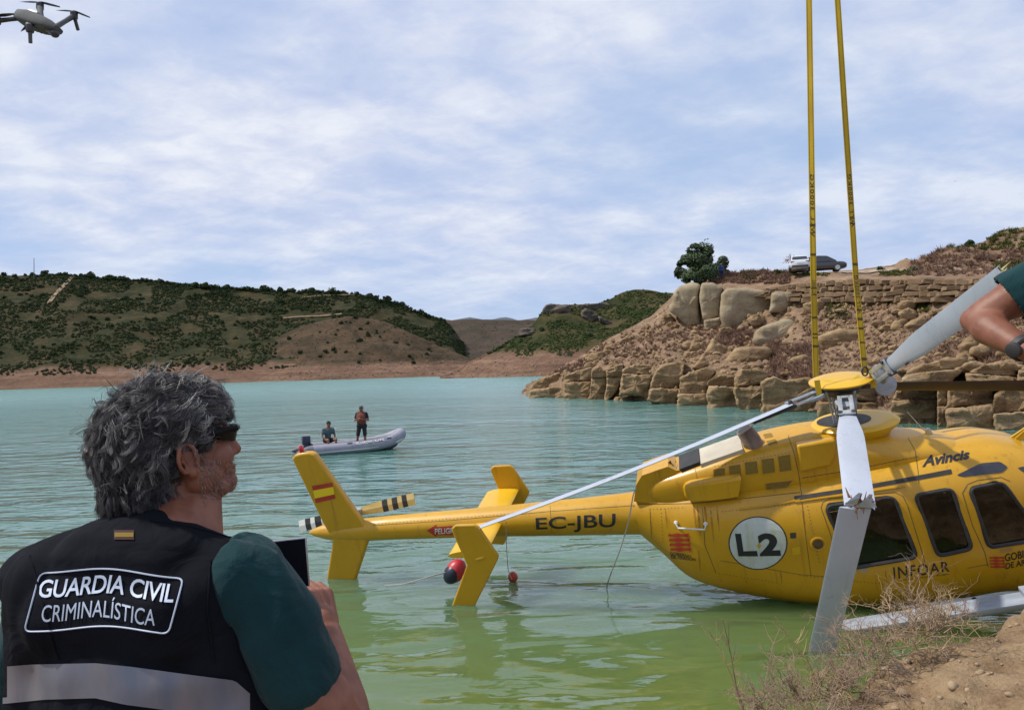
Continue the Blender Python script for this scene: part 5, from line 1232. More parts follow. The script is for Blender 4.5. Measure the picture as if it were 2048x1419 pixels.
def grip(root, tgt, facing, s=1.0):
    """blade grip: two fork plates with a window, bolts, damper disc"""
    ax, n, c = chordframe(root, tgt, facing); R = M((c, ax, n)).transposed()
    bb = B(); L = .34 * s
    for sg in (-1, 1):
        for side in (-1, 1): bb.box(root + ax*L*.5 + c*side*.055*s + n*sg*.03*s, (.022*s, L*.5, .010*s), R, bev=.004)
        bb.box(root + ax*L*.06 + n*sg*.03*s, (.05*s, L*.06, .010*s), R, bev=.004); bb.box(root + ax*L*.92 + n*sg*.03*s, (.085*s, L*.1, .010*s), R, bev=.004)
    g = bb.build('blade_grip', M_gry, heli, True)
    for side in (-1, 1):
        bb = B(); bb.lathe(root + ax*L*.92 + c*side*.07*s - n*.05*s, [(.022*s, 0), (.026*s, .01), (.026*s, .09*s), (.018*s, .102*s)], R, 12)
        bb.build('grip_bolt', M_dkm, g, True)
    bb = B(); bb.lathe(root + ax*.02 - n*.06 - c*.0, [(.10*s, 0), (.105*s, .01), (.105*s, .035), (.04*s, .05)], R, 20); bb.build('damper', M_alu, heli, True)
    return root + ax * L * .9
CAMF = lambda p: TOC(p)
# blade A: long, to the left, edge on
a0, a1 = HD(1632, 788, 8.65), HD(957, 1054, 9.15)
fA = (WUP * .995 - TOC(a0) * .02).normalized()
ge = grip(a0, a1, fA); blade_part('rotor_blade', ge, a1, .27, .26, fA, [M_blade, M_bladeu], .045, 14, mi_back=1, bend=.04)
ax, n, c = chordframe(a0, a1, fA); bb = B(); bb.box(ge + ax*.22 - n*.03, (.26, .10, .02), M((ax, c, n)).transposed(), bev=.008); bb.build('damper_cuff', M_blk, heli, True)
# blade B: raised to the right, towards the camera
b0, b1 = HD(1752, 752, 8.5), HD(2014, 556, 6.1)
fB = (TOC(lerp(b0, b1, .6)) * 1.0 + WUP * .12).normalized()
ge = grip(b0, b1, fB, 1.1)
rootlen = (b1 - ge).length
blade_part('rotor_blade', ge, b1, .2, .30, fB, [M_blade, M_bladeu], .034, 16, taper=lambda t: .14 + .10 * min(1, t / .30), mi_back=1, jag=.04, seed=3)
bb = B(); rn = random.Random(8); ax, n, c = chordframe(b0, b1, fB)
for k in range(22):
    p = b1 + c * rn.uniform(-.10, .10); q = p + ax * rn.uniform(.02, .10) + c * rn.gauss(0, .03) + n * rn.gauss(0, .03); sd_ = c * .008; bb.add([p - sd_, p + sd_, q], [(0, 1, 2)])
bb.build('frayed_fibres', mat('torn_fibre', (0.55, 0.50, 0.22), (0.72, 0.68, 0.45), 20, rough=.9), heli, True, smooth=False)
bb = B(); q = lerp(ge, b1, .16); bb.box(q + c*.09 + n*.022, (.035, .012, .002), M((ax, c, n)).transposed()); bb.build('blade_tab', M_dkm, heli, True)
# blade D: far blade to the right, seen from below
d0, d1 = HD(1768, 772, 8.95), HD(2190, 770, 8.6)
fD = (WUP * -.55 + TOC(d0) * .83).normalized()
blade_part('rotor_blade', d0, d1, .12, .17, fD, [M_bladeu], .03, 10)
bb = B(); bb.lathe(HD(1768, 768, 8.72), [(.12, 0), (.13, .01), (.13, .04), (.05, .055)], (HI.to_3x3() @ (CAM.to_3x3())), 24); bb.build('damper', M_alu, heli, True)
# blade C: hangs towards the camera, snapped over the cabin door, lower length dipping into the lake
c0, c1 = HD(1690, 796, 8.5), HD(1720, 1012, 7.0); c2, c3 = HD(1714, 1000, 6.95), HD(1634, 1345, 7.55)
fC = (TOC(lerp(c0, c1, .5)) + V((.0, 0, .15))).normalized()
ge = grip(c0, c1, fC, 1.05)
blade_part('rotor_blade', ge, c1, .2, .33, fC, [M_blade, M_bladeu], .036, 14, taper=lambda t: .16 + .11 * min(1, t / .25), twist=(0, -.12), mi_back=1, jag=.06, seed=9)
fC2 = (TOC(lerp(c2, c3, .5)) + V((.30, 0, -.45))).normalized()
blade_part('broken_blade_length', c2 + (c2 - c3).normalized()*-.08, c3, .30, .265, fC2, [M_blade, M_blade], .05, 14, mi_back=1, jag=.02, seed=4)
ax, n, c = chordframe(c2, c3, fC2); R_ = M((c, ax, n)).transposed()
bb = B(); rn = random.Random(2)
for k in range(30):
    p = c1 + (c2 - c1) * rn.random() + c * rn.uniform(-.08, .08) + n * rn.uniform(-.01, .04) - ax*.02; q = p + ax * rn.uniform(-.10, .16) + c * rn.gauss(0, .035) + n * rn.gauss(0, .04); sd_ = c * rn.uniform(.006, .02); bb.add([p - sd_, p + sd_, q, q + sd_*.4], [(0, 1, 3, 2)])
bb.build('torn_core', M_torn, heli, True, smooth=False)
bb = B(); rn = random.Random(6)
for k in range(7):
    p = c2 + c*rn.uniform(-.14, .14) + ax*rn.uniform(0, .05) + n*.04; w_ = rn.uniform(.03, .07); q = p - ax*rn.uniform(.05, .16) + n*rn.uniform(.0, .06) + c*rn.gauss(0, .03); bb.add([p - c*w_, p + c*w_, q + c*w_*.3, q - c*w_*.2], [(0, 1, 2, 3)])
bb.build('peeled_skin', M_blade, heli, True, smooth=False)
# ---- skids
for sy_ in (-1, 1):
    k0, k1 = V((-.75, sy_ * 1.22, -2.36)), V((2.5, sy_ * 1.22, -1.99)); R_ = M.Rotation(-math.atan2(.37, 3.25), 3, 'Y')
    bb = B(); bb.box(lerp(k0, k1, .5), (1.65, .11, .03), R_, bev=.012); bb.box(lerp(k0, k1, .5) + V((0, 0, -.055)), (1.65, .06, .03), R_, bev=.02); sk = bb.build('skid', M_alu, heli, True)
    bb = B(); bb.box(lerp(k0, k1, .665) + V((0, .02, .06)), (.13, .10, .03), R_, bev=.01); bb.build('skid_step', M_alu, sk, True)
    for t in (.36, .52, .62):
        bb = B(); q = lerp(k0, k1, t); bb.tube([V((q.x + .12, sy_ * .45, -2.55)), V((q.x + .05, sy_ * .85, -2.42)), q], .03, 8); bb.build('skid_strut', M_dkm, heli, True)
# ================================================================ people
M_skin = mat('tanned_skin', (0.165, 0.058, 0.031), (0.235, 0.09, 0.05), 22, rough=.55, bump=.35, bscale=120, bdist=.002, sss=.12)
M_skin2 = mat('weathered_skin', (0.18, 0.062, 0.034), (0.26, 0.10, 0.057), 22, rough=.55, bump=.4, bscale=120, bdist=.002, sss=.12)
def cloth(name, c1, c2, sc=6, weave=260, rough=.9, sheen=.1):
    m = bpy.data.materials.new(name); m.use_nodes = True; t = m.node_tree; b = t.nodes['Principled BSDF']
    b.inputs['Roughness'].default_value = rough; b.inputs['Specular IOR Level'].default_value = .08; b.inputs['Sheen Weight'].default_value = sheen
    tcn = nd(t, 'ShaderNodeTexCoord'); n = nd(t, 'ShaderNodeTexNoise', i_Scale=sc, i_Detail=6.0); t.links.new(tcn.outputs['Object'], n.inputs[0])
    r = ramp(t, [(.35, c1), (.65, c2)], n.outputs[0]); t.links.new(r.outputs[0], b.inputs['Base Color'])
    n2 = nd(t, 'ShaderNodeTexNoise', i_Scale=weave, i_Detail=2.0); t.links.new(tcn.outputs['Object'], n2.inputs[0])
    n3 = nd(t, 'ShaderNodeTexNoise', i_Scale=9, i_Detail=3.0, i_Distortion=1.2); t.links.new(tcn.outputs['Object'], n3.inputs[0])
    hh = mth(t, 'ADD', mth(t, 'MULTIPLY', n2.outputs[0], .05), mth(t, 'MULTIPLY', n3.outputs[0], .9))
    bp = nd(t, 'ShaderNodeBump', i_Strength=.55, i_Distance=.03); t.links.new(hh, bp.inputs['Height']); t.links.new(bp.outputs[0], b.inputs['Normal']); return m
M_teal = cloth('teal_cotton', (0.006, 0.028, 0.033), (0.011, 0.043, 0.049))
M_vest = cloth('black_mesh_vest', (0.006, 0.007, 0.010), (0.010, 0.011, 0.016), weave=500, sheen=0)
M_trou = cloth('dark_trousers', (0.012, 0.016, 0.016), (0.02, 0.026, 0.025))
M_boot = mat('black_boot', (0.012, 0.012, 0.012), (0.025, 0.024, 0.022), 12, rough=.5)

# ---- the officer in the vest, back to the camera
NK = P(292, 1040, 1.33)
RT = V((cos(rad(12)), -sin(rad(12)), 0)); FW = V((sin(rad(12)), cos(rad(12)), 0)); UP = V((0, 0, 1))
man = empty('person', (NK.x, NK.y, bank_z(NK.x, NK.y, False)), label='grey haired person in a black lettered vest and teal shirt filming with a phone', cat='person')
gz = WM[man.name].translation.z
def T(r, f, u): return NK + RT * r + FW * f + UP * u
HS = .885
HC = P(366, 898, 1.42); hy = rad(33); HF = V((cos(hy), sin(hy), 0)); HLf = V((-sin(hy), cos(hy), 0))
HR = M((HF, HLf, UP)).transposed() @ M.Rotation(rad(-9), 3, 'Y')
def Hd(x, y, z): return HC + HR @ (V((x, y, z)) * HS)
sk = B()
def E_(c, r): sk.ell(Hd(*c), tuple(v * HS for v in r), HR, 18, 14)
def C_(a, ra, b, rb): sk.cap(Hd(*a), ra * HS, Hd(*b), rb * HS)
E_((-.012, 0, .035), (.098, .076, .09)); E_((.03, 0, -.02), (.066, .062, .085)); E_((.03, 0, .04), (.066, .066, .06))
E_((.062, 0, -.088), (.036, .036, .028)); E_((.074, 0, -.098), (.02, .022, .018))
for s in (-1, 1):
    C_((.0, s*.058, -.045), .02, (.055, s*.03, -.095), .02); E_((.06, s*.038, -.03), (.032, .028, .034)); E_((.085, s*.03, .028), (.012, .024, .010))
    E_((.02, s*.055, -.06), (.04, .02, .035))
C_((.085, 0, .018), .011, (.104, 0, -.024), .014); C_((.094, .012, -.030), .009, (.094, -.012, -.030), .009); E_((.085, 0, .03), (.016, .03, .012))
E_((.088, 0, -.058), (.012, .022, .007)); E_((.086, 0, -.07), (.012, .02, .008)); E_((.078, 0, -.065), (.014, .03, .02))
C_((-.03, 0, -.04), .058, (-.05, 0, -.15), .066); C_((.0, 0, -.08), .05, (-.02, 0, -.17), .06)
# ears
for s in (-1, 1):
    eo = V((-.008, s*.074, -.016)); loop = []
    for k in range(15):
        a = rad(-70 + 285 * k / 14); loop.append(Hd(eo.x - cos(a)*.019 + .004*sin(a)*0, eo.y + s*(.013 + .012*max(0, cos(a))), eo.z + sin(a)*.031 + .004))
    sk.tube(loop, .0046, 8); sk.ell(Hd(eo.x - .004, eo.y + s*.004, eo.z), (.017, .005, .026), HR); sk.tube([Hd(eo.x - .012, eo.y + s*.017, eo.z + .02), Hd(eo.x - .009, eo.y + s*.015, eo.z), Hd(eo.x - .002, eo.y + s*.012, eo.z - .016)], .0038, 8); sk.ell(Hd(eo.x + .004, eo.y + s*.009, eo.z - .026), (.010, .006, .011), HR)
    C_((eo.x + .014, eo.y, eo.z + .004), .006, (eo.x + .012, eo.y + s*.006, eo.z - .012), .006)
head_me = None
# neck base into shoulders
sk.cap(Hd(-.045, 0, -.13), .064, T(.02, .03, -.05), .078); sk.cap(Hd(.01, 0, -.10), .045, T(.05, .05, -.06), .06)
SHR = P(508, 1158, 1.28); ELR = P(704, 1505, 1.30); WRR = P(654, 1265, 1.50)
SHL = T(-.20, .0, -.125); ELL = SHL + V((-.10, .02, -.29)); WRL = ELL + V((.12, .24, .02))
CUF0 = P(598, 1350, 1.29); sk.cap(SHR, .042, CUF0, .056); sk.cap(CUF0, .057, lerp(CUF0, ELR, .45), .060); sk.cap(lerp(CUF0, ELR, .45), .060, ELR, .046); sk.cap(ELR, .047, lerp(ELR, WRR, .35), .047); sk.cap(lerp(ELR, WRR, .35), .047, WRR, .029)
sk.cap(SHL, .055, ELL, .045); sk.cap(ELL, .045, WRL, .029)
sk.cap(T(0, .03, -.06), .07, T(0, .05, -.45), .10)
def hand(b, wr, dr, palm_n, side, curl, s=1.0):
    """palm and five jointed fingers; dr wrist->knuckles, palm_n faces the thing held, side = direction of the thumb"""
    dr = dr.normalized(); palm_n = (palm_n - dr*palm_n.dot(dr)).normalized(); ac = side.normalized(); ac = (ac - dr*ac.dot(dr) - palm_n*ac.dot(palm_n)).normalized()
    kn = wr + dr*.085*s
    b.cap(wr, .026*s, wr + dr*.03*s, .028*s)
    for o in (-.030, -.010, .010, .030): b.cap(wr + dr*.02*s + ac*o*.7*s, .014*s, kn + ac*o*s, .0125*s)
    for o, L in ((.031, .92), (.0105, 1.0), (-.0105, .94), (-.031, .76)):
        p = kn + ac*o*s; d = dr.copy(); r = .0098*s
        for seg, ln in enumerate((.042, .027, .021)):
            ang = curl[seg]; d = (d*cos(ang) + palm_n*sin(ang)).normalized() if seg == 0 else (d*cos(ang) + (palm_n - d*palm_n.dot(d)).normalized()*sin(ang) if (palm_n - d*palm_n.dot(d)).length > .05 else (d*cos(ang) - dr*sin(ang))).normalized()
            q = p + d*ln*L*s; b.cap(p, r, q, r*.9, 10); p = q; r *= .93
    t0 = wr + dr*.025*s + ac*.028*s; t1 = t0 + (dr*.55 + ac*.75 + palm_n*.35).normalized()*.042*s; t2 = t1 + (dr*.9 + palm_n*.45 - ac*.1).normalized()*.032*s
    b.cap(t0, .014*s, t1, .0115*s, 10); b.cap(t1, .0112*s, t2, .0092*s, 10)
hand(sk, WRR, (P(628, 1175, 1.55) - WRR), V((-.55, .5, .3)), V((-.3, -.6, .6)), (.55, .75, .5), 1.0)
hand(sk, WRL, V((.5, .6, .3)), V((.5, .2, .1)), V((0, 0, 1)), (.5, .7, .5))
skin = link('body', fused(sk, .0032, 3), M_skin2, man)
# clothes: shirt, vest, trousers, boots
sh = B(); CUFF = P(596, 1345, 1.29)
sh.cap(SHR + V((-.02, .01, .0)), .075, lerp(SHR, CUFF, .5) + V((.006, 0, 0)), .073); sh.cap(lerp(SHR, CUFF, .45), .073, CUFF, .072)
sh.cap(SHL + V((.02, 0, 0)), .078, lerp(SHL, ELL, .6), .068)
sh.ell(T(0, .03, -.30), (.205, .125, .27), M((RT, FW, UP)).transposed(), 20, 14); sh.ell(T(0, .04, -.58), (.19, .125, .16), M((RT, FW, UP)).transposed(), 20, 14)
sh.cap(T(-.15, .01, -.12), .06, T(.15, .01, -.11), .06); sh.cap(T(.0, .03, -.04), .07, T(0, .03, -.12), .09)
me = fused(sh, .006, 5)
# cloth folds, open cuff
AXS = (CUFF - SHR).normalized(); AXN = AXS.orthogonal().normalized(); AXB = AXS.cross(AXN)
NRM = [v.normal.copy() for v in me.vertices]
for v, vn in zip(me.vertices, NRM):
    p = v.co
    w_ = p - SHR; ta = w_.dot(AXS); rd = w_ - AXS*ta; phi = math.atan2(rd.dot(AXN), rd.dot(AXB))
    g_ = NZ.noise(p * 7); fold = .0058 * sin(2 * phi + 34 * ta + 4 * g_) * max(0, .4 + NZ.noise(p * 4.5 + V((3, 0, 0)))) + .0022 * abs(NZ.noise(V((phi * 1.2, ta * 16, 2)))) + .004 * NZ.noise(p * 6)
    v.co = p + vn * fold
me.update()
bm = bmesh.new(); bm.from_mesh(me); ax_ = (CUFF - SHR).normalized()
bmesh.ops.bisect_plane(bm, geom=list(bm.verts)+list(bm.edges)+list(bm.faces), plane_co=CUFF + ax_*.052, plane_no=ax_, clear_outer=False)
kill = [f for f in bm.faces if (f.calc_center_median() - CUFF - ax_*.052).dot(ax_) > 0 and (f.calc_center_median() - CUFF).length < .17]
bmesh.ops.delete(bm, geom=kill, context='FACES'); bm.to_mesh(me); bm.free()
sbvh = BVHTree.FromPolygons([v.co.copy() for v in me.vertices], [tuple(p.vertices) for p in me.polygons])
def sleeve_ring(name, t_, r_, tilt=V((0, 0, 0))):
    c_ = SHR + AXS*t_; pts = []
    for k in range(48):
        a_ = 2*pi*k/48; d_ = AXN*cos(a_) + AXB*sin(a_); q_ = c_ + AXS*(d_.dot(tilt)); h_ = sbvh.ray_cast(q_ + d_*.14, -d_)
        if h_[0] is not None and (h_[0] - q_).length < .12: pts.append(h_[0] + h_[1]*.0008)
    if len(pts) > 30: bb = B(); bb.tube(pts + pts[:1], r_, 6, cap=False); bb.build(name, M_teal, shirt)
shirt = link('shirt', me, M_teal, man); sm = shirt.modifiers.new('s', 'SOLIDIFY'); sm.thickness = .003; sm.offset = -1
tc_ = (CUFF + AXS*.050 - SHR).dot(AXS)
sleeve_ring('cuff_hem', tc_, .0030); sleeve_ring('cuff_stitching', tc_ - .022, .0010)
vb = B(); RM = M((RT, FW, UP)).transposed()
vb.ell(T(-.005, .015, -.29), (.232, .150, .265), RM, 24, 16); vb.ell(T(0, .03, -.56), (.222, .155, .2), RM, 24, 16)
vb.cap(T(-.222, .0, -.115), .070, T(-.06, .0, -.052), .062); vb.cap(T(.06, .0, -.060), .060, T(.155, -.01, -.085), .060); vb.cap(T(-.1, -.03, -.15), .1, T(.1, -.03, -.15), .1)
vb.cap(T(-.03, -.0, -.046), .072, T(.015, -.0, -.048), .072); vb.cap(T(-.07, -.02, -.08), .085, T(.07, -.02, -.08), .085)
vb.cap(T(-.15, -.02, -.12), .095, T(-.2, .0, -.40), .085); vb.cap(T(.13, -.02, -.12), .085, T(.17, .0, -.45), .08)
vme = fused(vb, .006, 7)
NRM = [v.normal.copy() for v in vme.vertices]
for v, vn in zip(vme.vertices, NRM):
    p = v.co; v.co = p + vn * (.006 * NZ.noise(V((p.x*7, p.y*7, p.z*13))) + .010 * NZ.noise(V((p.x*4 + p.z*3, p.y*4, p.z*4 + 7))) + .004 * NZ.noise(p * 18))
vme.update()
vest = link('vest', vme, M_vest, man)
vbv = BVHTree.FromPolygons([v.co.copy() for v in vme.vertices], [tuple(p.vertices) for p in vme.polygons])
def vhit(px, py, lift):
    dr = (P(px, py, 1) - CO).normalized(); h = vbv.ray_cast(CO, dr)
    return h[0] - dr * lift if h[0] is not None else None
def vdecal(name, q, vs, fs, mt, lift=.003, nx=12, ny=4, warp=None):
    vs, fs = sliced(vs, fs, nx, ny); out = []
    for v in vs:
        p = bilin(q, v.x, v.y)
        if warp: p = p + V((0, warp(v.x, v.y)))
        out.append(vhit(p.x, p.y, lift))
    good = [f for f in fs if all(out[i] is not None for i in f)]; used = sorted({i for f in good for i in f}); rm = {i: k for k, i in enumerate(used)}
    if used: return mk(name, [out[i] for i in used], [tuple(rm[i] for i in f) for f in good], mt, vest, smooth=True)
M_prt = mat('vest_print', (0.44, 0.52, 0.66), (0.50, 0.57, 0.70), 8, rough=.5)
sag = lambda u, v: -10 * sin(pi * min(1, u * 1.02)) + 3 * sin(u * 9)
for pth_ in ([(500, 1078), (478, 1112), (462, 1160), (458, 1220), (472, 1300), (492, 1350)], [(300, 1040), (380, 1052), (440, 1068), (488, 1082)], [(60, 1110), (110, 1300), (120, 1320)], [(420, 1120), (415, 1220), (430, 1340)]):
    pp = []
    for a_, b_ in zip(pth_, pth_[1:]): pp += [lerp(V(a_), V(b_), i/8) for i in range(8)]
    hs = [h for h in (vhit(p.x, p.y, .0012) for p in pp) if h is not None]
    if len(hs) > 3: bb = B(); bb.tube(hs, .0018, 5); bb.build('vest_seam', M_vest, vest)
t1 = text_polys('GUARDIA CIVIL', .012, .12, .95); vdecal('back_lettering', [(76, 1194), (346, 1203), (350, 1165), (80, 1158)], *t1, M_prt, warp=sag, nx=26)
t1 = text_polys('CRIMINALÍSTICA', .0, .04, 1.0); vdecal('back_lettering', [(82, 1243), (309, 1249), (311, 1207), (86, 1200)], *t1, M_prt, warp=sag, nx=26)
def vline(path, w, name, mt):
    pts = []
    for a, b in zip(path, path[1:] + path[:1]):
        n = max(2, int((V(b) - V(a)).length / 5)); pts += [lerp(V(a), V(b), i/n) for i in range(n)]
    bb = B(); hs = []
    for p in pts:
        u = (p.x - 50) / 315; hh = vhit(p.x, p.y + sag(u, 0), .002)
        if hh is not None: hs.append(hh)
    bb.tube(hs + [hs[0]], w, 5, cap=False); bb.build(name, mt, vest)
vline([tuple(p) for p in rounded([(80, 1146), (367, 1154), (337, 1266), (48, 1262)], 14)], .0014, 'back_print_border', M_prt)
vdecal('flag_patch', [(228, 1078), (268, 1078), (268, 1059), (228, 1059)], [V((0, 0, 0)), V((1, 0, 0)), V((1, 1, 0)), V((0, 1, 0))], [(0, 1, 2, 3)], mat('patch_red', (0.045, 0.010, 0.012), rough=.9), nx=4)
vdecal('flag_patch_band', [(229, 1073), (267, 1073), (267, 1064), (229, 1064)], [V((0, 0, 0)), V((1, 0, 0)), V((1, 1, 0)), V((0, 1, 0))], [(0, 1, 2, 3)], mat('patch_gold', (0.16, 0.11, 0.008), rough=.9), lift=.0045, nx=4)
M_refl = mat('reflective_tape', (0.13, 0.145, 0.19), (0.20, 0.185, 0.20), 5, rough=.4, metal=.2, stretch=(4, 4, 1))
top = [(-30, 1335), (0, 1333), (60, 1328), (190, 1325), (260, 1332), (370, 1347), (470, 1360), (487, 1375), (500, 1386)]; bot = [(-30, 1408), (0, 1407), (90, 1398), (190, 1395), (250, 1408), (370, 1424), (470, 1440), (487, 1446), (500, 1452)]
g = []; NX = 60
for i in range(NX + 1):
    x = lerp(-30, 500, i / NX); ty = interp(top, x)[0]; by = interp(bot, x)[0]
    g.append([vhit(x, lerp(ty, by, j / 6), .004) for j in range(7)])
vs = []; fs = []; idx = {}
for i, c_ in enumerate(g):
    for j, p in enumerate(c_):
        if p is not None: idx[i, j] = len(vs); vs.append(p)
for i in range(NX):
    for j in range(6):
        k4 = [(i, j), (i+1, j), (i+1, j+1), (i, j+1)]
        if all(k in idx for k in k4): fs.append(tuple(idx[k] for k in k4))
mk('reflective_band', vs, fs, M_refl, vest)
tr = B()
for s in (-1, 1):
    tr.cap(T(s*.10, .03, -.75), .11, T(s*.11, .05, -1.08), .075); tr.cap(T(s*.11, .05, -1.08), .075, V((T(s*.12, .03, 0).x, T(s*.12, .03, 0).y, gz + .12)), .058)
tr.ell(T(0, .03, -.72), (.2, .14, .14), RM); link('trousers', fused(tr, .012, 4), M_trou, man)
for s in (-1, 1):
    q = T(s*.12, .06, 0); b = B(); b.cap(V((q.x, q.y - .04, gz + .06)), .05, V((q.x + FW.x*.16, q.y + FW.y*.16, gz + .04)), .045); b.cap(V((q.x, q.y - .03, gz + .2)), .055, V((q.x, q.y - .03, gz + .07)), .05); link('boot', fused(b, .012, 3), M_boot, man)
# sunglasses
M_gl = mat('black_plastic', (0.006, 0.006, 0.007), rough=.35, spec=.12)
b = B(); b.tube([Hd(.098 + .020*(1 - (k/6 - 1)**2) - .0, lerp(-.062, .062, k/12), .024) for k in range(13)], [(.005, .0035)]*13, 8, up=UP); gl = b.build('sunglasses', M_gl, man)
for s in (-1, 1): b = B(); b.tube([Hd(-.002, s*.0805, .018), Hd(.04, s*.080, .026), Hd(.080, s*.070, .028), Hd(.104, s*.056, .026)], [(.004, .0025), (.0045, .003), (.006, .0035), (.007, .004)], 10, up=UP); b.build('temple', M_gl, gl)
for s in (-1, 1):
    b = B(); gvs = []
    for i in range(9):
        u = i/8; a = s*lerp(.008, .066, u)
        x = .116 - .050 * (abs(a)/.066)**2.0
        for j in range(6):
            v_ = j/5; hgt = .031 * (1 - .55*u*u) * (1 if u > .1 else .7); gvs.append(Hd(x - .004*v_*v_*2, a, .026 - v_*hgt))
    b.add(gvs, [(i*6+j, (i+1)*6+j, (i+1)*6+j+1, i*6+j+1) for i in range(8) for j in range(5)]); o = b.build('lens', M_gl, gl); sm = o.modifiers.new('s', 'SOLIDIFY'); sm.thickness = .002
# hair: dark scalp shell and wavy grey locks
hb = B(); hb.ell(Hd(-.014, 0, .072), (.100, .083, .074), HR, 24, 18); hb.ell(Hd(-.080, 0, .022), (.072, .085, .095), HR, 24, 18); hb.ell(Hd(-.098, 0, -.072), (.056, .072, .050), HR, 22, 16); hb.ell(Hd(.046, 0, .096), (.043, .062, .034), HR, 20, 14)
for s in (-1, 1): hb.ell(Hd(.012, s*.064, .062), (.050, .021, .032), HR, 16, 12); hb.ell(Hd(.030, s*.066, .030), (.014, .009, .027), HR, 12, 10)
hme = fused(hb, .006, 4); M_h0 = mat('hair_dark', (0.016, 0.015, 0.016), (0.035, 0.033, 0.034), 30, rough=.5); M_h1 = mat('hair_grey', (0.10, 0.096, 0.106), (0.17, 0.163, 0.175), 30, rough=.4); M_h2 = mat('hair_light', (0.36, 0.34, 0.31), (0.50, 0.48, 0.44), 30, rough=.4); M_h3 = mat('hair_brown_dark', (0.035, 0.033, 0.036), (0.06, 0.055, 0.058), 30, rough=.4)
link('scalp_hair', hme, M_h0, man)
hair = B(); rh = random.Random(17); HRI = HR.transposed()
HRI = HR.inverted()
def strand(p, path, r, mi): hair.tube([p] + path, [r, r, r*.9, r*.75, r*.6, r*.3][:len(path)+1] if len(path) < 6 else [r*(1 - .75*i/len(path)) for i in range(len(path)+1)], 3, cap=False, mi=mi)
hbv = BVHTree.FromPolygons([v.co.copy() for v in hme.vertices], [tuple(p.vertices) for p in hme.polygons])
pid = [p for p in hme.polygons]; rh.shuffle(pid); nl = 0; LOCKS = []; LOCKS = []
for pol in pid:
    if nl >= 900: break
    root = pol.center.copy(); lc = HRI @ (root - HC) / HS; n0 = pol.normal
    if (HRI @ n0).z < -.75: continue
    if any((root - q).length < .0085 for q in LOCKS[-60:]): continue
    LOCKS.append(root); nl += 1
    front = lc.x > .03 and lc.z > .05
    L = rh.uniform(.055, .10) * (.8 if lc.z < -.02 else 1.0) * (.75 if front else 1)
    fl = HR @ V((-1, 0, -.35)) if lc.z > .02 else HR @ V((-.55, 0, -.9))
    if lc.x < -.10: fl = HR @ V((-.1, 0, -1))
    if front: fl = HR @ V((rh.choice((-.8, .5, .9)), -.5 if lc.y < 0 else .5, -.25))
    if lc.y < -.06 and -.02 < lc.x < .05: fl = HR @ V((-1, 0, -.25))
    ph_ = rh.uniform(0, 6.28); amp = rh.uniform(.006, .013); fr = rh.uniform(.9, 1.7); sw = rh.gauss(0, .28) + .5 * NZ.noise(lc * 14); lift = rh.uniform(.001, .009)
    cen = [root - n0*.004]; p = root.copy(); N_ = 9
    for i in range(1, N_ + 1):
        t = i / N_; nn = hbv.find_nearest(p); nr = nn[1]; f_ = (fl - nr*fl.dot(nr)); f_ = f_.normalized() if f_.length > .05 else nr.orthogonal().normalized()
        sd_ = nr.cross(f_); d_ = (f_*cos(sw) + sd_*sin(sw)); d_ = (d_ + sd_*(.9*amp/.006*.55)*cos(ph_ + fr*2*pi*t)).normalized()
        p = nn[0] + d_*L/N_; q = hbv.find_nearest(p)
        cen.append(q[0] + q[1]*(lift*(.4 + t) + .006*sin(ph_ + fr*2*pi*t + 1) + (.008*(t - .7)/.3 if t > .7 else 0)))
    shade = rh.random(); up_ = lc.z
    if up_ > .06: mi0 = 2 if shade < .20 else 1 if shade < .62 else 3
    elif up_ > -.02: mi0 = 2 if shade < .09 else 1 if shade < .42 else 3 if shade < .8 else 0
    else: mi0 = 1 if shade < .12 else 3 if shade < .45 else 0
    if front and abs(lc.y) > .04: mi0 = rh.choice((1, 2))
    for k in range(20):
        o = V((rh.gauss(0, 1), rh.gauss(0, 1), rh.gauss(0, 1))) * .0042
        mi = mi0 if rh.random() < .72 else rh.choice((0, 1, 3))
        strand(cen[0] + o*.7, [c + o*(1.05 - .7*(i/N_)) + V((rh.gauss(0, .0004), rh.gauss(0, .0004), rh.gauss(0, .0004))) for i, c in enumerate(cen[1:])], rh.uniform(.0004, .0007), mi)
# flyaway curls on top
for k in range(170):
    d = V((rh.gauss(-.1, .5), rh.gauss(-.1, .5), 1)).normalized() if k < 40 else V((-abs(rh.gauss(.5, .5)), rh.gauss(0, .9), rh.gauss(.25, .6))).normalized(); w = HR @ d; h = hbv.ray_cast(Hd(-.02, 0, .03) + w*.3, -w)
    if h[0] is None: continue
    root = h[0]; dr = (w + HR @ V((rh.gauss(0, .5), rh.gauss(0, .5), .2))).normalized(); sd_ = dr.orthogonal().normalized(); sd_.rotate(M.Rotation(rh.uniform(0, 6), 3, dr)); R_ = rh.uniform(.012, .024); turns = rh.uniform(.6, 1.2); path = []
    n = 10; L = rh.uniform(.02, .045)
    for i in range(1, n+1):
        t = i/n; a = t*turns*2*pi; path.append(root + dr*(L*min(1, t*1.4)) + sd_*(R_*(1 - cos(a))*t) + dr*(R_*.5*sin(a)*t))
    for q in range(3):
        o = V((rh.gauss(0, .0012), rh.gauss(0, .0012), rh.gauss(0, .0012))); strand(root + o, [p + o*(1 + i*.2) for i, p in enumerate(path)], .0004, rh.choice((1, 2, 2)) if k < 40 else rh.choice((0, 1, 2, 3)))
hair.build('hair', [M_h0, M_h1, M_h2, M_h3], man, smooth=True, sharp=None)
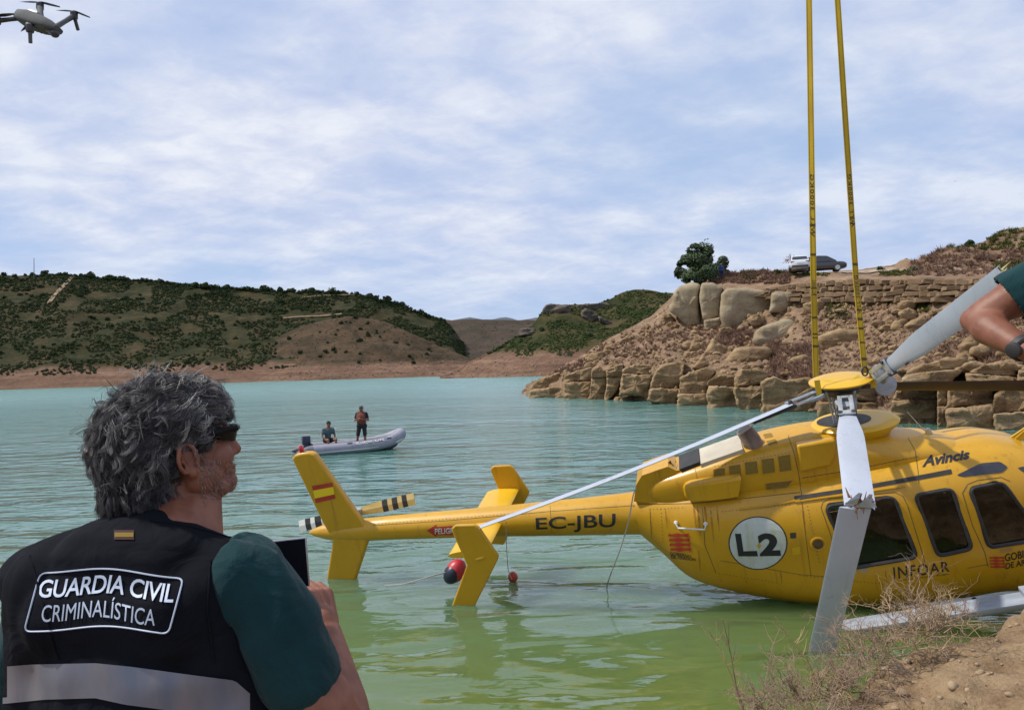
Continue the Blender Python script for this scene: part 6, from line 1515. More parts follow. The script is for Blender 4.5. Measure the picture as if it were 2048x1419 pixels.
# grey sideburn and stubble
stb = B(); sbv = BVHTree.FromPolygons([v.co.copy() for v in skin.data.vertices], [tuple(p.vertices) for p in skin.data.polygons])
for k in range(650):
    x, z = rh.uniform(.005, .095), rh.uniform(-.115, .02)
    if z > -.03 and x > .032: continue
    o_ = Hd(x, -.2, z); h = sbv.ray_cast(o_, HR @ V((0, 1, 0)))
    if h[0] is None: continue
    q = h[0] + h[1]*.001; dr = (h[1]*.5 + HR @ V((rh.gauss(.2, .3), 0, -.9))).normalized(); l = rh.uniform(.003, .007) if z < -.03 else rh.uniform(.008, .016)
    stb.tube([h[0], q + dr*l], [.00035, .0002], 3, cap=False, mi=rh.choice((0, 0, 1)))
stb.build('stubble', [M_h1, M_h2], man, sharp=None)
# phone in his hand
ph = empty('phone', P(580, 1110, 1.52), label='dark smartphone in a silver case held up by the vested officer', cat='phone')
pc = P(580, 1126, 1.52); PR = M.Rotation(rad(-3), 3, 'Y') @ M.Rotation(rad(10), 3, 'Z')
b = B(); b.box(pc, (.036, .0045, .050), PR, bev=.004); b.build('case', mat('phone_case', (0.35, 0.36, 0.38), rough=.25, metal=.6), ph)
b = B(); b.box(pc + PR @ V((0, -.005, 0)), (.0335, .0012, .0475), PR); b.build('screen', mat('phone_glass', (0.01, 0.01, 0.014), rough=.08), ph)

# ---- smaller figures: one builder, posed by joints (local frame: x right, y forward, z up, feet at 0)
def figure(label, base, yaw, J, parts, s=1.0, vox=.018, group=None):
    e = empty('person', base, label=label, cat='person', group=group); R = M.Rotation(yaw, 3, 'Z')
    W_ = lambda p: V(base) + (R @ V(p)) * s
    b = B(); hd = V(J['head']); 
    b.ell(W_(hd), (.078*s, .095*s, .115*s), R); b.ell(W_(hd + V((0, .05, -.05))), (.05*s, .05*s, .06*s), R); b.cap(W_(hd + V((0, .09, -.005))), .014*s, W_(hd + V((0, .105, -.03))), .016*s, 8)
    for sd_ in (-1, 1): b.ell(W_(hd + V((sd_*.082, 0, -.01))), (.012*s, .02*s, .03*s), R, 8, 6)
    b.cap(W_(hd + V((0, -.01, -.08))), .052*s, W_(J['neck']), .06*s)
    for q in 'LR':
        S_, E2, W2 = (V(J[k + q]) for k in ('sh', 'el', 'wr')); b.cap(W_(J['neck']), .06*s, W_(S_), .05*s); b.cap(W_(S_), .05*s, W_(E2), .04*s); b.cap(W_(E2), .04*s, W_(W2), .027*s)
        dr = (W_(W2) - W_(E2)).normalized(); hand(b, W_(W2), R @ V(J.get('hd' + q, tuple(R.inverted() @ dr))), R @ V((0.5 if q == 'L' else -.5, .3, -.2)), R @ V((0, .4, .9)), (.5, .7, .5), s)
        H_, K_, A_ = (V(J[k + q]) for k in ('hip', 'kn', 'an')); b.cap(W_(H_), .078*s, W_(K_), .055*s); b.cap(W_(K_), .054*s, W_(A_), .036*s); b.cap(W_(A_), .036*s, W_(A_ + V((0, .14, -.05))), .03*s)
    b.cap(W_(J['neck']), .1*s, W_(J['pel']), .12*s)
    link('body', fused(b, vox*.8, 3), parts.get('skin', M_skin), e)
    sb = B(); dp = V((0, 0, 0)); mid = lerp(V(J['neck']), V(J['pel']), .5)
    sb.cap(W_(V(J['neck']) + V((0, 0, -.10))), .135*s, W_(V(J['pel']) + V((0, 0, .05))), .13*s); sb.cap(W_(lerp(V(J['shL']), V(J['neck']), .3) + V((0, 0, -.05))), .085*s, W_(lerp(V(J['shR']), V(J['neck']), .3) + V((0, 0, -.05))), .085*s)
    sb.cap(W_(V(J['shL']) * .8 + V(J['neck']) * .2 + V((0, 0, -.12))), .10*s, W_(V(J['shR']) * .8 + V(J['neck']) * .2 + V((0, 0, -.12))), .10*s)
    for q in 'LR': sb.cap(W_(J['sh' + q]), .068*s, W_(lerp(V(J['sh' + q]), V(J['el' + q]), .6)), .058*s)
    link('shirt', fused(sb, vox, 3), parts['shirt'], e)
    tb_ = B(); tb_.cap(W_(J['hipL']), .12*s, W_(J['hipR']), .12*s)
    for q in 'LR':
        H_, K_, A_ = (V(J[k + q]) for k in ('hip', 'kn', 'an')); tb_.cap(W_(H_), .10*s, W_(lerp(H_, K_, parts.get('short', 1.0))), .078*s)
        if parts.get('short', 1.0) >= 1: tb_.cap(W_(K_), .076*s, W_(A_), .055*s)
    link('trousers', fused(tb_, vox, 3), parts['trou'], e)
    for q in 'LR':
        A_ = V(J['an' + q]); fb = B(); fb.cap(W_(A_ + V((0, -.03, -.03))), .045*s, W_(A_ + V((0, .15, -.045))), .04*s); link('shoe', fused(fb, vox, 2), M_boot, e)
    cp = B(); cp.ell(W_(hd + V((0, -.012, .035))), (.088*s, .10*s, .085*s), R)
    if parts.get('cap'): cp.prism([W_(hd + V((x, y, .045))) for x, y in ((-.07, .06), (-.05, .16), (.05, .16), (.07, .06))], (0, 0, .012*s))
    link('cap' if parts.get('cap') else 'hair', evaluated(cp.v, cp.f, []), parts['head'], e)
    return e, W_
STAND = dict(head=(0, .03, 1.64), neck=(0, 0, 1.47), pel=(0, 0, .95), shL=(-.19, 0, 1.42), shR=(.19, 0, 1.42), elL=(-.27, -.02, 1.14), elR=(.27, -.02, 1.14), wrL=(-.14, .2, 1.08), wrR=(.14, .2, 1.08), hipL=(-.1, 0, .93), hipR=(.1, 0, .93), knL=(-.12, .03, .5), knR=(.13, .03, .5), anL=(-.13, -.02, .08), anR=(.17, -.02, .08))
M_navy = mat('navy_cap', (0.01, 0.012, 0.018), rough=.9)
# person in blue on the cliff
hb_ = plant(bvE, 1443, 556); hb_ = hb_ if hb_ is not None else P(1443, 556, 76)
J = dict(STAND); figure('person in a bright blue shirt standing beside the dark tree', hb_ - V((0, 0, .25)), rad(170), J, dict(shirt=mat('blue_shirt', (0.015, 0.05, 0.26), (0.02, 0.07, 0.32), 5, rough=.85), trou=mat('blue_trousers', (0.012, 0.03, 0.13), rough=.9), head=mat('white_hair', (0.35, 0.34, 0.33), rough=.8)), 1.0, .03)
# the bent arm at the right edge: a person standing just outside the picture
EL = P(1948, 640, 2.15); SH = P(2118, 548, 2.05); WR_ = P(2052, 700, 1.98)
rb = V((SH.x + .19, SH.y - .03, 0)); rb.z = bank_z(rb.x, rb.y, False)
prs = empty('person', rb, label='teal sleeved person with a bent elbow and black wristwatch at the right edge', cat='person')
b = B(); nk = V((SH.x + .19, SH.y - .03, SH.z + .06))
b.cap(SH, .056, lerp(SH, EL, .5), .058); b.cap(lerp(SH, EL, .5), .055, lerp(SH, EL, .88), .044); b.cap(lerp(SH, EL, .85), .044, EL, .036); b.cap(EL + V((-.006, 0, -.002)), .030, EL + (SH - EL).normalized()*.05, .040); b.cap(EL, .037, lerp(EL, WR_, .32) + V((.004, 0, .004)), .047); b.cap(lerp(EL, WR_, .30), .047, lerp(EL, WR_, .6), .040); b.cap(lerp(EL, WR_, .6), .040, WR_, .029); b.cap(lerp(SH, EL, .25) + V((0, 0, .012)), .045, lerp(SH, EL, .6) + V((.004, 0, .010)), .042)
hand(b, WR_, V((.8, -.3, -.45)), V((-.3, -.2, -.9)), V((.2, .9, .2)), (.3, .5, .4)); hc = nk + V((.0, .03, .19)); b.ell(hc, (.08, .098, .118)); b.ell(hc + V((0, .05, -.05)), (.05, .05, .065)); b.cap(hc + V((0, .09, 0)), .014, hc + V((0, .108, -.03)), .016); b.cap(hc + V((0, -.01, -.07)), .055, nk, .065); b.cap(nk, .08, SH, .055); b.cap(nk, .08, nk + V((.2, 0, -.06)), .055)
for sx_ in (-1, 1): b.ell(hc + V((sx_*.083, 0, -.01)), (.012, .02, .032))
OS = nk + V((.2, 0, -.07)); b.cap(OS, .055, OS + V((.06, -.02, -.29)), .043); b.cap(OS + V((.06, -.02, -.29)), .043, OS + V((.02, .16, -.45)), .03); hand(b, OS + V((.02, .16, -.45)), V((0, .5, -.8)), V((-1, 0, 0)), V((0, 1, .2)), (.4, .5, .4)); b.cap(nk, .1, nk + V((0, 0, -.4)), .12)
link('body', fused(b, .006, 6), M_skin, prs)
b = B(); ce = lerp(SH, EL, .50); b.cap(SH + V((.02, 0, 0)), .078, ce, .075); b.cap(nk + V((-.1, 0, -.07)), .08, nk + V((.1, 0, -.07)), .08); b.ell(nk + V((0, .0, -.28)), (.21, .13, .27)); b.ell(nk + V((0, 0, -.5)), (.19, .13, .15)); b.cap(OS, .076, OS + V((.035, -.01, -.17)), .068); b.cap(SH + V((.06, 0, -.03)), .085, nk + V((-.08, 0, -.1)), .09)
me = fused(b, .006, 5)
NRM = [v.normal.copy() for v in me.vertices]
for v, vn in zip(me.vertices, NRM): p = v.co; v.co = p + vn * (.006 * NZ.noise(p * 14) + .008 * NZ.noise(V((p.x*5 + p.z*6, p.y*5, p.z*5 - p.x*6))))
bm = bmesh.new(); bm.from_mesh(me); ax_ = (EL - SH).normalized(); kill = [f for f in bm.faces if (f.calc_center_median() - ce - ax_*.012).dot(ax_) > 0 and (f.calc_center_median() - ce).length < .16]; bmesh.ops.delete(bm, geom=kill, context='FACES'); bm.to_mesh(me); bm.free()
o = link('shirt', me, M_teal, prs); sm = o.modifiers.new('s', 'SOLIDIFY'); sm.thickness = .003; sm.offset = -1
b = B()
for s in (-1, 1): b.cap(nk + V((s*.1, 0, -.62)), .11, V((nk.x + s*.11, nk.y, rb.z + .5)), .078); b.cap(V((nk.x + s*.11, nk.y, rb.z + .5)), .078, V((nk.x + s*.12, nk.y, rb.z + .1)), .06)
b.ell(nk + V((0, 0, -.6)), (.19, .14, .12)); link('trousers', fused(b, .014, 3), M_trou, prs)
for s in (-1, 1): b = B(); b.cap(V((nk.x + s*.12, nk.y - .04, rb.z + .06)), .05, V((nk.x + s*.12, nk.y + .15, rb.z + .045)), .045); link('boot', fused(b, .012, 3), M_boot, prs)
b = B(); b.ell(hc + V((0, -.012, .03)), (.089, .104, .098)); b.build('hair', M_h0, prs)
wa = lerp(EL, WR_, .93); ax_ = (WR_ - EL).normalized(); b = B(); q = ax_.to_track_quat('Z', 'Y').to_matrix(); b.lathe(wa - ax_*.012, [(.033, 0), (.037, .004), (.037, .02), (.033, .024)], q, 20); b.build('watch_strap', M_blk, prs)
b = B(); wn = ((CO - wa) - ax_*(CO - wa).dot(ax_)).normalized(); wn = (wn + V((.1, 0, -.5))).normalized(); b.lathe(wa + wn*.033, [(.02, 0), (.02, .010), (.016, .012)], wn.to_track_quat('Z', 'Y').to_matrix(), 18); b.build('watch_case', M_blk, prs)
# ================================================================ boat, drone, straps, buoys, ropes, cars
# ---- inflatable boat
bow, stern = PZ(800, 893, 0.0), PZ(618, 905, 0.0)
mid = PZ(712, 903, 0.0); fwd = V((cos(rad(24)), sin(rad(24)), 0))
BMx = M((fwd, V((-fwd.y, fwd.x, 0)), V((0, 0, 1)))).transposed().to_4x4(); BMx.translation = PZ(716, 901, 0.0) + V((0, 0, -.06)); BMx = BMx @ M.Scale(.94, 4)
boat = empty('inflatable_boat', mw=BMx, label='grey inflatable police boat with an outboard motor and two people aboard', cat='boat')
BS = 3.75 / 3.9
M_tube = mat('boat_grey', (0.22, 0.225, 0.27), (0.28, 0.28, 0.33), 4, rough=.55); M_tubed = mat('boat_dark_grey', (0.085, 0.085, 0.11), (0.12, 0.12, 0.15), 4, rough=.6); M_navyb = mat('boat_navy', (0.012, 0.015, 0.03), rough=.5)
def bp_(x, y, z): return V((x, y, z))
path = [(-2.0, -.58, .22), (-1.9, -.58, .23), (-1.0, -.60, .25), (0, -.60, .27), (.8, -.57, .32), (1.3, -.46, .43), (1.65, -.28, .58), (1.8, 0, .66), (1.65, .28, .58), (1.3, .46, .43), (.8, .57, .32), (0, .60, .27), (-1.0, .60, .25), (-1.9, .58, .23), (-2.0, .58, .22)]
dense = []
for a, b_ in zip(path[1:-1], path[2:-1]):
    for i in range(5): dense.append(lerp(V(a), V(b_), i/5))
dense.append(V(path[-2]))
for _ in range(4): dense = [dense[0]] + [(dense[i-1] + dense[i]*2 + dense[i+1])/4 for i in range(1, len(dense)-1)] + [dense[-1]]
b = B(); b.tube(dense, .225, 16); tubeo = b.build('hull_tube', M_tube, boat, True)
for s in (-1, 1): b = B(); b.tube([(-1.86, s*.58, .23), (-2.05, s*.58, .22), (-2.3, s*.58, .20), (-2.48, s*.58, .18)], [.23, .21, .13, .05], 16); b.build('tube_cone', M_tubed, boat, True)
b = B(); rub = [V((p.x, p.y * 1.33 if abs(p.y) > .1 else p.y, p.z - .06)) for p in dense]
rub = [p + V(((p.x > 1.2) * .17, 0, 0)) for p in rub]; b.tube(rub, .028, 6); b.build('rubbing_strake', M_wht2, boat, True)
b = B(); b.prism([(-1.9, -.5, .08), (1.2, -.42, .12), (1.6, 0, .3), (1.2, .42, .12), (-1.9, .5, .08)], (0, 0, .06)); b.build('floor', M_navyb, boat, True)
b = B(); b.tube([(-1.8, 0, -.06), (0, 0, -.08), (1.0, 0, .0), (1.5, 0, .2), (1.75, 0, .42)], [(.14, .4), (.15, .42), (.13, .34), (.08, .2), (.04, .08)], 12, up=(0, 0, 1)); b.build('keel', M_navyb, boat, True)
b = B(); b.box((-1.86, 0, .3), (.03, .42, .2), bev=.01); b.build('transom', M_navyb, boat, True)
eng = B(); eng.box((-2.02, 0, .62), (.16, .13, .17), bev=.05); eng.box((-2.0, 0, .42), (.12, .10, .08), bev=.03); eng.box((-2.02, 0, .1), (.06, .05, .35), bev=.02); mo = eng.build('outboard_motor', mat('motor_navy', (0.02, 0.026, 0.05), (0.035, 0.04, 0.07), 5, rough=.35), boat, True)
tb2 = BVHTree.FromPolygons([v.co.copy() for v in tubeo.data.vertices], [tuple(p.vertices) for p in tubeo.data.polygons]); BI = BMx.inverted()
def boat_decal(name, q, vs, fs, mt, lift=.004, nx=6, ny=2):
    vs, fs = sliced(vs, fs, nx, ny); out = []; o_ = BI @ CO
    for v in vs:
        p = bilin(q, v.x, v.y); dr = (BI.to_3x3() @ (P(p.x, p.y, 1) - CO)).normalized(); h = tb2.ray_cast(o_, dr); out.append(h[0] - dr*lift if h[0] is not None else None)
    good = [f for f in fs if all(out[i] is not None for i in f)]; used = sorted({i for f in good for i in f}); rm = {i: k for k, i in enumerate(used)}
    if used: mk(name, [out[i] for i in used], [tuple(rm[i] for i in f) for f in good], mt, boat, True, smooth=False)
for wd, (x0, x1, ya, yb) in (('GUARDIA', (712, 744, 889, 884)), ('CIVIL', (750, 770, 883, 880))):
    quad = [V((0, 0, 0)), V((1, 0, 0)), V((1, 1, 0)), V((0, 1, 0))]
    boat_decal('name_panel', [(x0 - 1, ya + 1), (x1 + 1, yb + 1), (x1 + 1, yb - 7), (x0 - 1, ya - 7)], quad, [(0, 1, 2, 3)], M_navyb)
    boat_decal('name_lettering', [(x0, ya), (x1, yb), (x1, yb - 6), (x0, ya - 6)], *text_polys(wd, .02), M_wht2, .009)
for x in (700, 778): boat_decal('side_patch', [(x - 5, 888 - (x-700)*.13), (x + 5, 887 - (x-700)*.13), (x + 5, 884 - (x-700)*.13), (x - 5, 885 - (x-700)*.13)], quad, [(0, 1, 2, 3)], M_navyb)
yawb = math.atan2(fwd.y, fwd.x)
M_bteal = mat('boat_shirt', (0.05, 0.085, 0.10), (0.07, 0.11, 0.125), 5, rough=.9); M_lj = mat('lifejacket_red', (0.20, 0.05, 0.028), (0.10, 0.025, 0.018), 5, rough=.8)
# standing one, facing the camera, life jacket, shorts
JS = dict(STAND); JS.update(elL=(-.28, .02, 1.16), wrL=(-.06, .24, 1.20), elR=(.27, .04, 1.15), wrR=(.06, .26, 1.24), head=(0, .05, 1.63), knL=(-.13, .03, .5), knR=(.17, .03, .5), anL=(-.14, -.02, .08), anR=(.24, -.02, .08))
sb_ = BMx @ V((.18, .0, .14)); e1, W1 = figure('capped person in a red life jacket standing in the inflatable boat', sb_, rad(175), JS, dict(shirt=M_navy, trou=mat('dark_shorts', (0.012, 0.014, 0.016), rough=.9), head=mat('teal_cap', (0.05, 0.075, 0.085), rough=.9), cap=True, short=.85), .93, .016)
b = B(); b.ell(W1((0, .03, 1.27)), (.205*.93, .17*.93, .20*.93)); b.ell(W1((0, .03, 1.08)), (.2*.93, .165*.93, .12*.93)); b.cap(W1((-.11, .06, 1.45)), .06, W1((-.11, .12, 1.25)), .07); b.cap(W1((.11, .06, 1.45)), .06, W1((.11, .12, 1.25)), .07); link('life_jacket', fused(b, .018, 3), M_lj, e1)
# seated one by the motor
JT = dict(head=(0, .1, 1.14), neck=(0, .03, .97), pel=(0, -.05, .5), shL=(-.19, .03, .92), shR=(.19, .03, .92), elL=(-.27, .03, .66), elR=(.27, .08, .66), wrL=(-.2, .25, .55), wrR=(.2, .28, .52), hipL=(-.1, -.02, .48), hipR=(.1, -.02, .48), knL=(-.16, .42, .52), knR=(.16, .42, .52), anL=(-.16, .48, .1), anR=(.16, .48, .1))
e2, W2_ = figure('person in a grey shirt and dark cap seated beside the outboard motor', BMx @ V((-1.18, -.05, .10)), rad(215), JT, dict(shirt=M_bteal, trou=M_trou, head=M_navy, cap=True, short=.6), .92, .016)

# ---- drone
DC = P(74, 46, 2.7); ks = 2.7 / F
DM = M.Translation(DC) @ M.Rotation(rad(-28), 4, 'Z') @ M.Rotation(rad(14), 4, 'Y') @ M.Rotation(rad(12), 4, 'X')
drone = empty('drone', mw=DM, label='small grey camera drone hovering in the top left corner of the sky', cat='drone')
M_dg = mat('drone_grey', (0.075, 0.08, 0.085), (0.105, 0.11, 0.11), 20, spec=.2, rough=.8); M_dd = mat('drone_dark', (0.03, 0.03, 0.035), (0.05, 0.048, 0.05), 20, rough=.4)
DI = DM.inverted()
def DP(px, py, dd=0): return DI @ P(px, py, 2.7 + dd)
q0, q1 = DP(40, 34, .04), DP(117, 60, -.05); ax0 = (q1 - q0).normalized(); upb = DI.to_3x3() @ V((.12, .30, 1)); upb = (upb - ax0*upb.dot(ax0)).normalized(); sdb = ax0.cross(upb); RB = M((ax0, sdb, upb)).transposed()
b = B(); sec = [(0, .010, .018), (.05, .020, .029), (.25, .026, .034), (.6, .025, .034), (.85, .019, .029), (1, .009, .017)]; nn_ = 20; LD = (q1 - q0).length
for t, hh, ww in sec:
    for j in range(nn_):
        a_ = 2*pi*j/nn_; c_, s_ = cos(a_), sin(a_); b.v.append(lerp(q0, q1, t) + sdb*math.copysign(abs(c_)**.5, c_)*ww + upb*math.copysign(abs(s_)**.55, s_)*hh)
for i in range(len(sec)-1):
    for j in range(nn_): b.f.append((i*nn_+j, (i+1)*nn_+j, (i+1)*nn_+(j+1) % nn_, i*nn_+(j+1) % nn_)); b.m.append(0)
b.f += [tuple(range(nn_)), tuple((len(sec)-1)*nn_+j for j in range(nn_))[::-1]]; b.m += [0, 0]; b.build('body', M_dg, drone, True, sharp=50)
b = B(); b.box(lerp(q0, q1, .35) + upb*.025, (.03, .022, .006), RB, bev=.004); b.build('battery', M_dd, drone, True)
b = B(); b.ell(lerp(q0, q1, .98) - upb*.018, (.015, .015, .014)); b.box(lerp(q0, q1, .88) - upb*.016, (.014, .012, .007), RB, bev=.003); b.build('gimbal_camera', M_dd, drone, True)
for k in range(3): b = B(); b.box(lerp(q0, q1, .34 + k*.11) - upb*.0255, (.0032, .018, .0015), RB); b.build('vent_slot', M_dd, drone, True)
for (mx, my, dd, lx, ly, root, leg, bl) in ((148, 32, .05, 156, 60, tuple(lerp(q0, q1, .9) + upb*.006), True, ((112, 21), (180, 35))), (80, 14, .12, 0, 0, tuple(lerp(q0, q1, .5) + upb*.012 - sdb*.0), False, ((40, 4), (120, 14))), (-6, 42, -.02, 0, 0, tuple(lerp(q0, q1, .08)), False, ((-40, 50), (28, 28))), (60, 58, -.14, 61, 86, tuple(lerp(q0, q1, .28) - upb*.012), True, ((42, 63), (90, 55)))):
    m_ = DP(mx, my, dd); b = B(); b.tube([V(root), lerp(V(root), m_, .5), m_], [(.009, .012), (.008, .010), (.009, .010)], 10, up=(0, 0, 1)); b.build('arm', M_dd if dd < .1 else M_dg, drone, True)
    upd = DI.to_3x3() @ V((.05, 0, 1)); b = B(); b.lathe(m_, [(.011, -.012), (.013, -.008), (.013, .012), (.009, .016)], upd.to_track_quat('Z', 'Y').to_matrix(), 14); b.build('motor', M_dd, drone, True)
    if leg: l_ = DP(lx, ly, dd); b = B(); b.tube([m_, lerp(m_, l_, .5), l_], [(.009, .007), (.007, .006), (.007, .006)], 8); b.build('landing_leg', M_dd, drone, True)
    mt_ = m_ + upd*.018
    for tx, ty in bl:
        tip = DP(tx, ty, dd); ax_ = (tip - mt_); nn = upd.normalized(); c = ax_.cross(nn).normalized(); b = B()
        secs = [(.0, .003), (.15, .007), (.4, .009), (.75, .006), (1, .002)]; vs = []
        for t, w_ in secs: p = mt_ + ax_*t; vs += [p + c*w_ + nn*.0015, p - c*w_ - nn*.001, p - c*w_ - nn*.002, p + c*w_ + nn*.0005]
        b.add(vs, [(i*4+j, i*4+(j+1) % 4, (i+1)*4+(j+1) % 4, (i+1)*4+j) for i in range(4) for j in range(4)]); b.build('propeller_blade', M_dd, drone, True)

# ---- lifting straps
M_strap = mat('yellow_webbing', (0.42, 0.27, 0.008), (0.56, 0.38, 0.012), 5, rough=.8, bump=.4, bscale=160, bdist=.003, stretch=(1, 1, .3))
def strap(label, path, w0, w1, words, seed):
    rn = random.Random(seed); e = empty('lifting_strap', P(*path[-1]), label=label, cat='strap', group='yellow lifting straps')
    pts = []
    for a, b_ in zip(path, path[1:]):
        for i in range(12): pts.append(lerp(V(a), V(b_), i/12))
    pts.append(V(path[-1])); n = len(pts); b = B(); cen = []
    vs = []; th = .0035
    cr = CAM.to_3x3() @ V((1, 0, 0)); cf = CAM.to_3x3() @ V((0, 0, 1))
    for i, p in enumerate(pts):
        c = P(*p); t = i/(n-1); w = lerp(w0, w1, t)/2 * p[2]/F; tw = .5*sin(t*2.6 + seed) ; cr2 = (cr*cos(tw) + cf*sin(tw)); nn = (cf*cos(tw) - cr*sin(tw)); cen.append((c, cr2, nn, w/ max(.6, cos(tw))))
        w = w / max(.6, cos(tw)); vs += [c - cr2*w + nn*th, c + cr2*w + nn*th, c + cr2*w - nn*th, c - cr2*w - nn*th]
    b.add(vs, [(i*4+j, i*4+(j+1) % 4, (i+1)*4+(j+1) % 4, (i+1)*4+j) for i in range(n-1) for j in range(4)] + [(3, 2, 1, 0), ((n-1)*4, (n-1)*4+1, (n-1)*4+2, (n-1)*4+3)])
    b.build('webbing', M_strap, e, smooth=False)
    def at(t):
        f = max(0, min(.9999, t))*(n-1); i = int(f); a, q = cen[i], cen[i+1]; g = f - i; return lerp(a[0], q[0], g), lerp(a[1], q[1], g), lerp(a[2], q[2], g), lerp(a[3], q[3], g)
    for k in (-.5, .5):
        b = B(); b.tube([at(i/60)[0] + at(i/60)[1]*at(i/60)[3]*k*1.3 + at(i/60)[2]*.0042 for i in range(61)], .0016, 4); b.build('edge_thread', mat('strap_thread', (0.10, 0.07, 0.01), rough=.9), e)
    for t0, t1, flip in words:
        tv, tf = text_polys('WLL 3000KG', .01, 0, 1.25); tv, tf = sliced(tv, tf, 12, 1); out = []
        for v in tv:
            t = lerp(t1, t0, v.x); c, r_, nn, w = at(t); k = (v.y - .5) * 1.1; out.append(c + r_*w*(-k if flip else k)*-1 + nn*.0055)
        mk('load_lettering', out, tf, M_txt, e, smooth=False)
    for t in [rn.uniform(.6, .98) for _ in range(9)]:
        c, r_, nn, w = at(t); b = B(); b.box(c + nn*.0042, (w*.96, .0012, rn.uniform(.004, .016)), M((r_, nn, V((0, 0, 1)))).transposed()); b.build('grime_mark', MATS['strap_thread'], e, smooth=False)
    return e
sA = strap('left yellow lifting strap running from the hub cap out of the top of the picture', [(1613, -260, 8.75), (1618, 0, 8.78), (1623, 320, 8.75), (1627, 560, 8.7), (1632, 752, 8.62)], 9, 12.5, [(.53, .66, True), (.75, .89 - .1, True)], 1)
sB = strap('right yellow lifting strap with clear load lettering, slanting down to the hub cap', [(1655, -260, 8.75), (1675, 0, 8.8), (1696, 320, 8.72), (1712, 560, 8.68), (1730, 746, 8.62)], 9, 15, [(.53, .64, False), (.74, .84, False)], 2)
capz = lambda x, y: V((x, y, .142 - .055*(x*x + y*y)/.1225))
def wrap(parent, a, b_):
    bb = B(); ax_ = (b_ - a); c = V((-ax_.y, ax_.x, 0)).normalized()*.03; vs = []; N = 10
    for i in range(N+1):
        p = lerp(a, b_, i/N)
        for s in (-1, 1): q = p + c*s; vs.append(HM @ (capz(q.x, q.y) + V((0, 0, .004))))
    bb.add(vs, [(2*i, 2*i+1, 2*i+3, 2*i+2) for i in range(N)]); bb.build('wrapped_end', M_strap, parent, smooth=False)
wrap(sA, V((-.30, .12, 0)), V((-.04, -.3, 0))); wrap(sB, V((.30, .14, 0)), V((.06, -.3, 0)))
for e, (x, y, d) in ((sA, (1640, 800, 8.6)), (sB, (1748, 775, 8.62))):
    bb = B(); p0, p1 = P(x - 6, y - 40, d), P(x, y, d); bb.tube([p0, lerp(p0, p1, .5), p1], [(.035, .004)]*3, 8); bb.build('hanging_loop', M_strap, e)
bb = B(); k_ = P(1729, 742, 8.6); bb.tube([k_ + V((cos(a)*.035, -.01, sin(a)*.05)) for a in [i*2*pi/16 for i in range(17)]], .01, 8); bb.build('shackle', M_dkm, sB)

# ---- buoys and ropes
bw = P(911, 1141, 9.95); bu = empty('buoy', (bw.x, bw.y, -.1), label='red and black buoy half hidden behind the near end plate', cat='buoy')
b = B(); b.ell((bw.x, bw.y, bw.z), (.13, .13, .17), M.Rotation(rad(35), 3, 'Y'), 20, 14); b.build('float', mat('buoy_red', (0.42, 0.02, 0.03), (0.5, 0.03, 0.04), 5, rough=.4), bu)
b = B(); b.ell((bw.x - .035, bw.y - .015, bw.z - .025), (.115, .128, .150), M.Rotation(rad(35), 3, 'Y'), 20, 14); b.build('dark_end', mat('buoy_dark', (0.012, 0.016, 0.035), rough=.4), bu)
b2 = PZ(1026, 1162, 0.0); b = B(); b.ell((b2.x, b2.y, .06), (.068, .068, .074), None, 18, 12); small = tag(b.build('buoy', mat('buoy_rust', (0.38, 0.04, 0.02), (0.46, 0.06, 0.03), 6, rough=.5)), 'small round red buoy hanging on a line under the tail boom', 'buoy')
M_rope = mat('rope_grey', (0.32, 0.31, 0.28), (0.42, 0.40, 0.36), 40, rough=.9)
def rope(label, pts, r, mt=M_rope):
    b = B(); P3 = [P(*p) for p in pts]; d = []
    for a, q in zip(P3, P3[1:]): d += [lerp(a, q, i/5) for i in range(5)]
    d.append(P3[-1])
    for _ in range(2): d = [d[0]] + [(d[i-1] + 2*d[i] + d[i+1])/4 for i in range(1, len(d)-1)] + [d[-1]]
    b.tube(d, r, 5); tag(b.build('rope', mt), label, 'rope')
rope('thin line from the tail boom down to the small red buoy', [(1012, 1040, 9.4), (1013, 1090, 9.7), (1016, 1140, 9.8), (1024, 1158, 9.85)], .005)
rope('slack grey rope looped round the boom and trailing into the water', [(1272, 975, 9.05), (1266, 990, 8.98), (1258, 1040, 8.98), (1240, 1100, 9.2), (1222, 1145, 9.6), (1213, 1172, 9.9), (1216, 1185, 10.0)], .008)
rope('pale rope stretched from the larger buoy across the water to the left', [(900, 1142, 9.9), (860, 1152, 9.75), (805, 1168, 9.85), (770, 1170, 10.0)], .008)
# ---- far mast on the hill
h = plant(bvA, 68, 560); h = h if h is not None else P(68, 548, 640); d = -(CAMI @ h).z
b = B(); b.tube([h - V((0, 0, 2)), P(68, 516, d)], [.35, .2], 6); tag(b.build('mast', mat('mast_grey', (0.12, 0.12, 0.12), rough=.6)), 'thin grey mast standing on the far left hilltop', 'mast')
# ---- bird
b = B(); c = P(1910, 362, 40); b.add([c, c + V((.12, .02, .03)), c + V((.03, 0, .0)), c + V((-.02, .0, .01)), c + V((-.11, .03, .06)), c + V((0, 0, -.03))], [(0, 1, 2), (3, 4, 0), (0, 2, 5), (0, 5, 3)]); tag(b.build('bird', M_dkm, smooth=False), 'tiny dark bird in the sky right of the straps', 'bird')

